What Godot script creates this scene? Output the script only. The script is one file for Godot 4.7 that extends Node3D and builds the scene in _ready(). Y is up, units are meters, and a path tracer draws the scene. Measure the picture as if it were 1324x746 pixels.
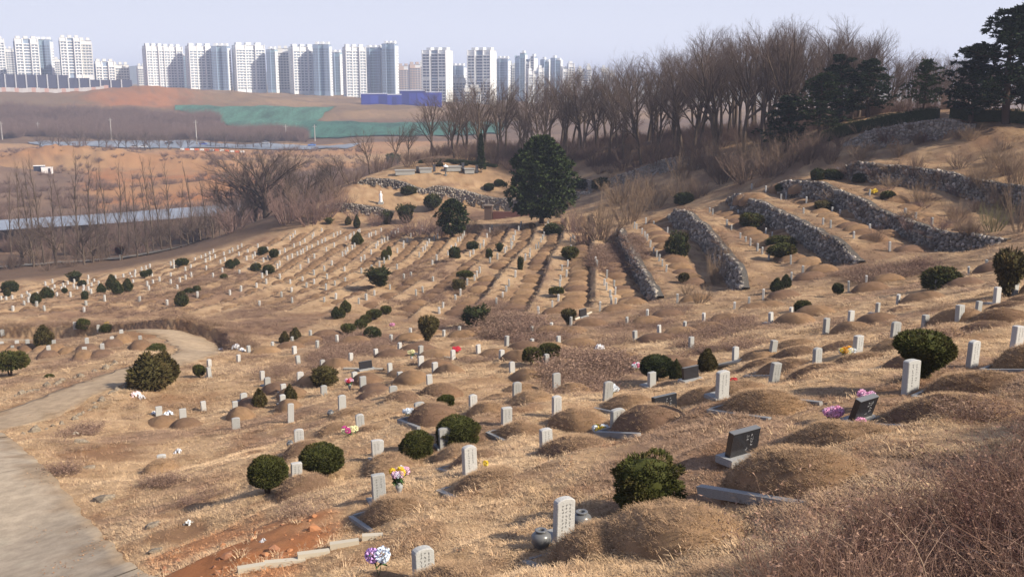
extends Node3D
# A hillside cemetery above a valley of building works, with tower blocks on the skyline. Units are metres.

func _ready():
	make_camera_and_light()
	make_land()
	make_materials()
	build_ground()
	build_lanes()
	build_walls()
	build_far_setting()
	build_city()
	build_trees()
	build_graves()
	build_shrubs()
	build_weeds()
	build_small_things()

func make_camera_and_light():
	var cam := Camera3D.new(); cam.name = "camera"
	cam.fov = 31.1; cam.near = 0.1; cam.far = 6000.0
	cam.position = Vector3(0, 40, 0); cam.rotation = Vector3(-atan(0.2), 0, 0)
	add_child(cam); cam.current = true
	var env := Environment.new()
	env.background_mode = Environment.BG_SKY
	var sky := Sky.new()
	var sm := ProceduralSkyMaterial.new()
	sm.sky_top_color = Color(0.50, 0.55, 0.67)
	sm.sky_horizon_color = Color(0.78, 0.79, 0.835)
	sm.sky_curve = 0.16
	sm.ground_horizon_color = Color(0.62, 0.60, 0.60)
	sm.ground_bottom_color = Color(0.30, 0.26, 0.22)
	sm.sun_angle_max = 60.0; sm.sun_curve = 0.18
	sky.sky_material = sm
	env.sky = sky
	env.tonemap_mode = Environment.TONE_MAPPER_LINEAR
	env.tonemap_exposure = 1.58
	env.sdfgi_enabled = true; env.ssao_enabled = true; env.ssil_enabled = true
	env.fog_enabled = true; env.fog_density = 0.0003; env.fog_light_color = Color(0.80, 0.84, 0.95)
	var we := WorldEnvironment.new(); we.name = "environment"; we.environment = env; add_child(we)
	var sun := DirectionalLight3D.new(); sun.name = "sun"
	sun.light_energy = 1.6; sun.light_angular_distance = 0.8; sun.light_color = Color(1.0, 0.95, 0.87)
	sun.shadow_enabled = true
	add_child(sun)
	sun.look_at_from_position(Vector3.ZERO, Vector3(-0.82, -0.65, -0.40))

const CONTROL := [[4.2, 35.99, -8.0], [3.4, 35.20, -9.5], [2.7, 34.23, -11.5], [0.4, 32.73, -14.5], [-1.3, 32.80, -14.0], [0.9, 32.30, -16.5], [-2.8, 30.79, -21.5], [-7.0, 28.36, -28.0], [-1.1, 30.19, -25.0], [1.0, 29.53, -28.5], [4.2, 33.19, -18.0], [8.8, 33.30, -22.0], [2.4, 32.50, -17.5], [5.5, 31.87, -26.0], [7.3, 33.18, -20.5], [11.5, 32.99, -25.0], [11.7, 33.64, -23.0], [6.2, 35.21, -12.0], [5.7, 34.61, -13.5], [9.4, 31.18, -31.0], [12.5, 31.54, -33.0], [18.6, 30.22, -42.0], [24.9, 29.81, -50.0], [14.9, 32.42, -30.0], [27.2, 24.76, -78.0], [23.8, 26.54, -62.0], [19.6, 25.41, -66.0], [20.6, 23.69, -80.0], [9.9, 27.84, -44.0], [9.7, 25.81, -54.0], [7.8, 23.84, -64.0], [3.6, 28.03, -38.0], [6.1, 26.78, -44.0], [-0.1, 28.03, -38.0], [3.2, 29.52, -30.0], [2.3, 25.21, -52.0], [-0.4, 22.81, -66.0], [-1.1, 28.68, -34.0], [-7.6, 27.05, -35.0], [-13.0, 24.08, -46.0], [-14.3, 24.44, -40.0], [-17.3, 22.56, -52.0], [-4.3, 28.22, -31.0], [-3.8, 26.78, -40.0], [-7.8, 25.39, -45.0], [-10.3, 24.50, -46.0], [-15.0, 22.45, -60.0], [-10.3, 22.94, -60.0], [-4.2, 24.98, -50.0], [-5.3, 22.29, -68.0], [-15.7, 20.67, -72.0], [-20.9, 20.93, -68.0], [-8.4, 28.86, -22.0], [-15.9, 26.00, -30.0], [-16.8, 25.47, -38.0], [-21.5, 24.27, -44.0], [-26.9, 22.69, -52.0], [-22.7, 23.03, -55.0], [-23.3, 21.10, -70.0], [-37.1, 18.53, -80.0], [-36.3, 19.52, -72.0], [-31.5, 19.06, -87.0], [-38.0, 17.78, -88.0], [-22.8, 19.29, -82.0], [-17.1, 18.87, -85.0], [-11.2, 18.69, -90.0], [-4.5, 19.00, -95.0], [3.9, 20.55, -88.0], [2.4, 20.45, -112.0], [7.9, 20.57, -135.0], [-10.0, 18.31, -130.0], [-18.5, 17.27, -115.0], [-25.0, 16.79, -105.0], [-34.0, 15.54, -108.0], [-43.9, 15.54, -108.0], [-56.7, 15.07, -112.0], [-33.1, 15.57, -140.0], [-29.2, 15.87, -175.0], [-17.6, 16.87, -165.0], [-4.9, 18.86, -155.0], [-48.0, 13.25, -150.0], [-63.3, 10.74, -148.0], [-74.4, 10.35, -150.0], [-65.7, 12.28, -130.0], [9.4, 20.68, -89.0], [13.5, 22.01, -85.0], [17.0, 23.13, -80.0], [11.1, 21.09, -106.0], [12.0, 21.21, -124.0], [17.1, 23.01, -118.0], [18.1, 21.78, -100.0], [16.9, 22.33, -86.0], [24.7, 24.17, -110.0], [24.5, 23.77, -93.0], [26.6, 25.63, -128.0], [30.7, 26.75, -118.0], [34.9, 25.96, -95.0], [33.0, 26.08, -105.0], [39.4, 28.52, -108.0], [44.1, 27.50, -100.0], [36.2, 29.31, -122.0], [45.5, 27.45, -92.0], [45.9, 31.46, -115.0], [50.2, 30.89, -104.0], [41.2, 31.61, -124.0], [47.2, 34.99, -126.0], [55.5, 36.10, -120.0], [40.6, 33.50, -138.0], [-24.8, 18.61, -182.0], [-8.4, 18.44, -180.0], [-8.9, 22.89, -192.0], [-21.1, 23.66, -200.0], [-29.8, 20.59, -188.0], [4.5, 19.41, -158.0], [5.3, 20.73, -188.0], [18.0, 24.28, -175.0], [24.3, 27.13, -165.0], [22.1, 23.63, -142.0], [34.4, 29.01, -137.0], [29.0, 26.66, -135.0], [-16.3, 25.14, -215.0], [-3.3, 24.77, -205.0], [13.8, 26.17, -190.0], [29.1, 28.60, -165.0], [38.0, 30.84, -152.0], [58.3, 36.05, -137.0], [-84.4, 7.00, -185.0], [-67.1, 7.97, -192.0], [-90.4, 7.20, -180.0], [-85.3, 4.53, -225.0], [-65.6, 6.66, -228.0], [-55.4, 10.57, -222.0], [-41.2, 15.80, -210.0], [-107.6, 4.13, -215.0], [0.0, 38.40, 0.0], [6.0, 38.60, 0.0], [-8.0, 36.50, 0.0], [12.0, 38.00, -4.0], [0.0, 41.00, 8.0], [-14.0, 33.50, -4.0], [20.0, 37.50, -8.0], [-30.0, 26.00, -12.0], [34.0, 34.00, -18.0], [3.0, 36.60, -5.0], [-3.0, 35.60, -5.0], [-30.0, 43.00, 25.0], [30.0, 46.00, 25.0], [0.0, 46.00, 25.0], [45.0, 36.00, -45.0], [60.0, 36.00, -90.0], [-60.0, 20.00, -40.0], [-70.0, 15.00, -70.0], [80.0, 34.00, -130.0], [78.0, 33.00, -170.0], [62.0, 31.00, -195.0], [30.0, 27.00, -215.0], [75.0, 36.00, -100.0]]
const WALL_LINES := [
	{"h": 1.5, "p": [[13.1, -126.0], [12.7, -117.0], [12.7, -106.0], [12.8, -97.0], [12.8, -89.0]]},
	{"h": 2.2, "p": [[19.8, -128.0], [20.4, -120.0], [21.0, -110.0], [20.9, -100.0], [20.1, -90.0], [19.4, -85.0]]},
	{"h": 1.9, "p": [[26.7, -126.0], [28.1, -116.0], [29.2, -104.0], [29.1, -93.0], [29.4, -87.0]]},
	{"h": 1.8, "p": [[31.7, -124.0], [34.5, -116.0], [35.8, -104.0], [36.8, -95.0], [37.5, -88.0], [39.9, -84.0]]},
	{"h": 1.9, "p": [[37.8, -120.0], [41.5, -114.0], [45.4, -107.0], [48.6, -98.0], [49.9, -90.0]]},
	{"h": 2.2, "p": [[41.2, -127.0], [46.3, -123.0], [51.9, -119.0]]},
	{"h": 2.3, "p": [[-16.3, -186.0], [-8.5, -184.0], [-0.5, -180.0], [12.6, -172.0]]},
	{"h": 1.4, "p": [[-32.4, -183.0], [-26.7, -181.0], [-21.1, -179.0]]},
	{"h": 1.3, "p": [[-28.5, -192.0], [-23.0, -190.0], [-17.0, -187.0]]},
	{"h": 1.8, "p": [[3.9, -185.0], [13.0, -178.0], [24.3, -165.0], [30.9, -155.0]]},
	{"h": 1.1, "bank": true, "p": [[-52.0, -99.5], [-41.0, -95.3], [-34.6, -92.2], [-29.3, -89.2], [-24.4, -85.0], [-21.3, -77.5]]},
]
const LANES := [
	[[-6.4, -13.6, 2.4], [-10.5, -20.7, 2.4], [-13.3, -25.6, 2.4], [-17.1, -32.0, 2.4], [-20.2, -36.6, 2.4], [-23.7, -41.8, 2.4], [-27.3, -46.6, 2.6]],
	[[-29.5, -45.2, 2.9], [-26.2, -50.6, 2.5], [-24.6, -56.0, 1.8], [-24.4, -64.0, 1.5], [-23.1, -71.0, 1.6], [-23.7, -77.0, 1.8], [-26.6, -83.0, 2.0], [-30.5, -87.0, 2.0], [-35.3, -90.0, 1.7], [-41.5, -93.0, 1.4], [-50.7, -97.0, 1.4]]]

# x, z, width, height, shape, tone, label
const SHRUBS := [
	[2.41, -17.25, 1.03, 0.95, "bush", "g", "bushy dark green shrub with ragged top between the black slab and the inscribed stone"],
	[-7.00, -27.94, 1.13, 1.08, "ball", "g", "round clipped shrub on a short forked trunk, left of its gravestone"],
	[-5.72, -29.46, 1.25, 0.99, "ball", "g", "round clipped shrub right of a gravestone, next to the one on a forked trunk"],
	[-2.99, -30.97, 1.09, 0.79, "low", "g", "smaller low clipped shrub of the pair beside a leaning gravestone"],
	[-1.74, -31.65, 1.37, 0.85, "low", "g", "wider low clipped shrub of the pair beside a leaning gravestone"],
	[-2.45, -36.98, 0.61, 0.61, "flat", "g", "small round shrub on a crooked bare stem"],
	[-20.82, -57.20, 2.39, 1.96, "egg", "b", "broad dark conical shrub at the edge of the dirt lane"],
	[-20.88, -59.99, 1.52, 1.88, "egg", "b", "narrower conical shrub growing into the broad one by the dirt lane"],
	[-39.94, -85.61, 1.53, 1.92, "egg", "b", "egg shaped brownish shrub beside a gravestone across the dirt lane"],
	[-33.96, -67.59, 2.12, 1.61, "flat", "g", "wide flat-topped clipped shrub above the low lane wall"],
	[-40.48, -95.11, 1.28, 0.85, "low", "g", ""],
	[-37.73, -93.66, 1.12, 0.63, "low", "g", ""],
	[-27.27, -76.94, 1.38, 0.63, "low", "g", "low shrub on the grass island by the lane bend"],
	[-19.48, -62.11, 0.74, 0.79, "ball", "g", "small ball shrub beside two gravestones at the lane"],
	[-13.36, -52.62, 0.71, 1.06, "cone", "b", "pointed flame shaped shrub, left of a pair"],
	[-11.78, -52.76, 0.67, 1.02, "cone", "b", "pointed flame shaped shrub, right of a pair"],
	[-10.51, -55.75, 1.29, 1.04, "bush", "b", "brown tinged ragged shrub among the middle gravestones"],
	[-6.23, -73.63, 1.54, 1.92, "drop", "b", "tall egg shaped brown-green shrub on the slope foot"],
	[1.06, -54.94, 1.03, 1.07, "flat", "g", "mushroom shaped shrub on a forked stem"],
	[2.12, -55.97, 1.09, 1.00, "flat", "g", "flat-topped shrub behind the mushroom shaped one"],
	[6.48, -44.97, 1.44, 1.17, "ball", "d", "rounded dark shrub beside a short cone shrub"],
	[6.95, -42.33, 0.57, 1.04, "cone", "d", "short cone shrub beside a rounded dark one"],
	[8.46, -43.24, 0.84, 1.03, "egg", "b", "brown-green egg shaped shrub beside a small dark slab"],
	[9.51, -23.11, 1.38, 1.10, "drop", "g", "large smooth teardrop shrub, wide on top, behind a tall gravestone"],
	[27.93, -65.89, 2.26, 1.38, "low", "g", "rounded shrub with gravestone before it on the right slope"],
	[24.37, -50.03, 1.49, 2.28, "drop", "b", "tall teardrop shrub narrowing to its foot beside gravestones"],
	[26.54, -101.04, 2.56, 0.98, "low", "g", "flat upper shrub of a stacked pair on the terrace"],
	[25.07, -94.38, 2.25, 1.41, "ball", "g", "lower ball shrub of a stacked pair on the terrace"],
	[20.88, -80.18, 0.96, 1.14, "egg", "d", ""],
	[22.20, -82.17, 0.86, 1.10, "egg", "d", ""],
	[23.64, -73.51, 0.77, 0.88, "ball", "d", ""],
	[19.08, -66.23, 0.99, 0.69, "low", "g", ""],
	[25.93, -111.15, 2.24, 1.82, "ball", "g", "leaning ball shrub on a grassy terrace"],
	[17.12, -105.30, 2.04, 2.36, "bush", "d", "upright dark shrub on the lower terrace"],
	[15.91, -93.86, 0.98, 0.98, "ball", "b", ""],
	[6.25, -110.10, 1.64, 1.48, "ball", "g", ""],
	[4.18, -94.65, 1.27, 0.92, "flat", "g", ""],
	[4.24, -75.80, 1.13, 1.19, "drop", "b", "brown drop shaped shrub above a gravestone"],
	[-2.91, -80.86, 2.29, 1.63, "juni", "d", "dark spreading juniper at the foot of the field rows"],
	[-14.44, -110.37, 2.80, 1.81, "juni", "d", "dark spreading juniper in the middle of the field"],
	[-13.73, -84.32, 1.07, 0.88, "ball", "g", ""],
	[-13.17, -87.63, 0.98, 0.85, "ball", "g", ""],
	[-13.19, -91.06, 1.02, 0.88, "ball", "g", ""],
	[-12.73, -93.43, 1.26, 0.91, "ball", "g", ""],
	[-11.88, -95.26, 1.00, 0.85, "ball", "g", ""],
	[-11.39, -81.48, 1.22, 0.91, "low", "d", ""],
	[-16.19, -98.49, 1.03, 1.18, "egg", "g", ""],
	[-16.16, -95.08, 0.85, 0.99, "egg", "g", ""],
	[-16.46, -94.75, 0.92, 1.13, "egg", "d", ""],
	[-36.63, -112.09, 1.34, 1.59, "egg", "d", ""],
	[-38.61, -121.22, 1.00, 0.81, "low", "d", ""],
	[-37.98, -122.23, 0.91, 0.82, "low", "d", ""],
	[-50.57, -128.49, 1.44, 1.92, "egg", "d", ""],
	[-47.42, -122.04, 1.28, 1.55, "egg", "d", ""],
	[-46.75, -123.29, 1.10, 1.56, "egg", "d", ""],
	[-50.00, -123.59, 0.92, 1.29, "egg", "d", ""],
	[-48.47, -149.75, 1.68, 1.34, "ball", "d", ""],
	[-38.37, -138.67, 1.14, 1.24, "egg", "d", ""],
	[-38.19, -141.18, 0.95, 0.95, "egg", "d", ""],
	[-31.27, -130.84, 1.37, 1.07, "low", "d", ""],
	[-33.37, -143.17, 1.28, 1.50, "ball", "d", ""],
	[-37.00, -151.95, 1.47, 1.25, "low", "d", ""],
	[-33.96, -135.29, 1.31, 1.01, "low", "d", ""],
	[-18.73, -82.55, 0.80, 0.99, "egg", "b", ""],
	[-18.09, -84.06, 0.82, 1.00, "egg", "b", ""],
	[-65.25, -151.68, 2.26, 1.36, "juni", "d", ""],
	[-61.31, -144.97, 1.19, 0.87, "low", "d", ""],
	[-53.83, -114.50, 1.03, 1.20, "egg", "d", ""],
	[-55.93, -121.84, 1.45, 1.36, "egg", "d", ""],
	[-70.40, -142.47, 1.91, 1.38, "low", "d", ""],
	[-67.10, -134.82, 0.80, 1.11, "egg", "d", ""],
	[-56.09, -127.17, 0.66, 0.76, "ball", "d", ""],
	[-50.03, -118.65, 0.80, 0.89, "low", "d", ""],
	[-50.34, -139.23, 0.94, 1.04, "ball", "d", ""],
	[-50.25, -141.13, 0.84, 0.95, "ball", "d", ""],
	[-22.32, -147.91, 1.43, 1.77, "cone", "g", "cone shrub standing free in the upper field"],
	[-16.16, -129.36, 0.87, 1.35, "egg", "g", ""],
	[-15.88, -132.06, 0.79, 1.28, "egg", "g", ""],
	[-6.81, -121.70, 1.45, 1.27, "low", "d", ""],
	[-4.98, -107.52, 1.44, 0.96, "flat", "g", ""],
	[-2.70, -119.04, 0.80, 1.07, "bush", "d", ""],
	[-1.49, -123.62, 1.01, 0.92, "juni", "d", ""],
	[-4.96, -128.87, 1.54, 0.87, "low", "d", ""],
	[0.91, -109.17, 0.57, 1.38, "bush", "d", ""],
	[-5.44, -103.60, 1.08, 1.16, "bush", "b", ""],
	[-36.25, -127.95, 0.86, 0.57, "low", "g", ""],
	[-29.73, -64.10, 0.57, 0.24, "low", "g", ""],
	[-13.63, -178.26, 2.93, 2.66, "ball", "d", "round dark shrub beside the dark tree below the grey wall"],
	[-21.01, -172.54, 2.32, 2.06, "juni", "d", "spreading juniper below the stone terraces, left of a pair"],
	[-17.70, -171.94, 3.34, 2.82, "juni", "d", "spreading juniper below the stone terraces, right of a pair"],
	[-18.61, -185.85, 2.77, 1.25, "low", "d", "low shrub on the terrace edge left of the grey wall"],
	[-49.09, -431.70, 5.15, 4.51, "bush", "g", "yellow-green shrub at the wood edge"],
	[-25.99, -171.88, 1.15, 2.18, "cone", "d", ""],
	[-27.89, -174.99, 1.04, 1.44, "egg", "b", ""],
	[-31.45, -176.52, 1.58, 1.05, "juni", "g", ""],
	[-4.21, -187.93, 1.96, 1.12, "low", "d", ""],
	[-2.41, -189.76, 1.70, 1.13, "low", "d", ""],
	[-13.84, -198.02, 1.33, 0.74, "low", "d", ""],
	[-10.71, -200.10, 1.19, 0.75, "low", "d", ""],
	[-9.15, -198.60, 1.33, 0.74, "low", "d", ""],
	[11.75, -178.90, 2.94, 1.60, "low", "d", "dark rounded shrub right of the big evergreen"],
	[15.42, -175.05, 3.40, 1.70, "low", "d", "dark wide shrub behind the tan thicket"],
	[5.48, -137.20, 2.66, 1.43, "low", "d", "dark low shrub at the top of a field row"],
	[22.93, -137.33, 2.66, 1.43, "low", "d", "dark shrub on the terrace end"],
	[39.42, -116.94, 1.75, 0.96, "low", "d", ""],
	[38.64, -106.05, 1.58, 0.87, "low", "g", ""],
	[35.12, -119.00, 1.42, 1.24, "low", "d", ""],
	[36.96, -119.22, 1.96, 0.98, "low", "d", ""],
	[31.80, -122.62, 1.01, 1.10, "ball", "d", ""],
	[33.24, -110.00, 1.81, 0.99, "bush", "b", ""],
]
# gravestones: x, z, height
const STONES := [
	[-14.48, -51.83, 0.62], [-13.16, -47.09, 0.59], [-20.07, -76.45, 0.56], [-19.26, -70.46, 0.51], [-14.75, -54.61, 0.50], [-15.06, -60.14, 0.59],
	[-14.23, -57.92, 0.50], [-18.78, -78.67, 0.52], [-15.73, -72.48, 0.57], [-14.07, -65.85, 0.64], [-18.12, -82.74, 0.50], [-12.31, -57.93, 0.71],
	[-16.98, -84.67, 0.65], [-14.70, -75.75, 0.60], [-11.92, -62.85, 0.54], [-12.00, -51.94, 0.62], [-12.72, -55.41, 0.50], [-10.33, -46.18, 0.87],
	[-7.77, -35.96, 0.71], [-13.74, -79.06, 0.68], [-10.34, -64.24, 0.50], [-8.87, -56.22, 0.50], [-7.91, -52.86, 0.68], [-9.98, -52.73, 0.50],
	[-7.75, -45.24, 0.69], [-5.83, -37.99, 0.63], [-4.26, -31.20, 0.51], [-8.97, -66.09, 0.55], [-7.63, -68.02, 0.59], [-7.01, -57.42, 0.61],
	[-6.04, -53.89, 0.64], [-5.51, -46.03, 0.55], [-5.84, -63.99, 0.68], [-5.38, -59.03, 0.62], [-3.41, -36.68, 0.57], [-3.87, -46.94, 0.78],
	[-4.29, -55.57, 0.67], [-3.61, -61.25, 0.65], [-2.12, -31.18, 0.67], [-1.43, -36.44, 0.60], [-9.25, -76.78, 0.52], [-8.02, -79.59, 0.50],
	[-5.19, -76.41, 0.50], [-4.06, -77.44, 0.66], [-2.13, -63.54, 0.56], [-0.35, -65.37, 0.70], [-0.62, -58.39, 0.73], [-0.00, -51.41, 0.66],
	[0.19, -37.98, 0.72], [-0.18, -32.74, 0.54], [1.26, -64.42, 0.50], [1.42, -72.51, 0.50], [2.80, -71.98, 0.81], [3.02, -65.22, 0.66],
	[1.88, -54.94, 0.74], [1.99, -44.51, 0.82], [1.49, -33.04, 0.81], [0.90, -25.87, 0.66], [4.39, -75.17, 0.73], [2.86, -26.82, 0.63],
	[3.40, -35.41, 0.67], [5.84, -41.64, 0.60], [7.65, -62.52, 0.66], [9.47, -64.71, 0.71], [11.21, -65.48, 0.66], [9.60, -53.79, 0.71],
	[8.30, -72.78, 0.50], [10.05, -75.05, 0.69], [12.99, -68.33, 0.65], [15.72, -61.24, 0.75], [17.81, -64.43, 0.50], [15.53, -49.81, 0.76],
	[17.32, -51.58, 0.67], [9.81, -43.95, 0.67], [10.98, -42.29, 0.72], [5.19, -24.57, 0.70], [7.92, -30.19, 0.72], [9.48, -31.08, 0.72],
	[11.25, -32.65, 0.60], [12.88, -33.86, 0.80], [16.64, -40.61, 0.52], [17.15, -38.67, 0.66], [20.23, -43.86, 0.50], [20.71, -57.28, 0.67],
	[10.83, -23.55, 0.71], [13.65, -27.17, 0.52], [8.82, -22.05, 0.80], [26.97, -77.33, 0.72], [24.59, -74.10, 0.81], [23.88, -62.63, 0.71],
	[27.35, -65.39, 0.69], [31.50, -70.23, 0.59], [33.18, -71.26, 0.63], [21.55, -45.03, 0.80], [24.87, -50.17, 0.92], [18.96, -76.49, 0.92],
	[17.09, -72.96, 0.79], [16.08, -73.12, 0.50], [23.21, -84.47, 0.75], [24.63, -86.21, 0.76], [24.97, -91.34, 0.81], [26.67, -107.84, 0.92],
	[27.05, -106.58, 0.62], [25.86, -122.01, 0.83], [26.45, -120.39, 0.64], [33.48, -107.81, 0.92], [33.90, -106.50, 0.67], [32.45, -113.75, 0.92],
	[31.79, -119.73, 0.82], [33.34, -95.63, 0.85], [32.70, -88.53, 0.92], [-18.59, -52.12, 0.62], [-17.03, -51.23, 0.74], [-16.53, -53.15, 0.58],
	[-6.33, -28.72, 0.75], [-13.85, -38.80, 0.67], [-4.21, -30.57, 0.70], [-3.01, -22.12, 0.73], [-1.00, -23.32, 0.70], [0.86, -16.20, 0.76],
	[-1.37, -14.89, 0.59], [-49.89, -98.55, 0.63], [-45.94, -90.31, 0.58], [-42.88, -86.11, 0.55], [-37.45, -81.08, 0.74], [-32.62, -76.51, 0.63],
	[-31.28, -76.58, 0.79], [-34.41, -81.31, 0.67], [-32.62, -81.93, 0.50], [-32.59, -83.92, 0.50], [-29.82, -80.61, 0.50], [-41.43, -95.53, 0.50],
	[-38.66, -94.13, 0.52], [-20.38, -67.28, 0.50], [-18.70, -61.65, 0.62], [7.36, -84.69, 0.86], [8.68, -88.40, 0.83], [9.59, -94.18, 0.71],
	[9.79, -97.53, 0.74], [9.38, -100.75, 0.76], [13.44, -82.27, 0.79], [3.57, -89.43, 0.75], [2.24, -86.32, 0.61], [4.25, -93.18, 0.71],
	[4.68, -99.00, 0.68], [5.54, -103.56, 0.79], [5.86, -107.33, 0.68], [6.16, -110.34, 0.56], [17.81, -117.56, 0.80], [17.35, -125.82, 0.68],
	[16.73, -128.50, 0.87], [29.77, -128.55, 0.87], [30.37, -123.70, 0.72],
]
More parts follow.
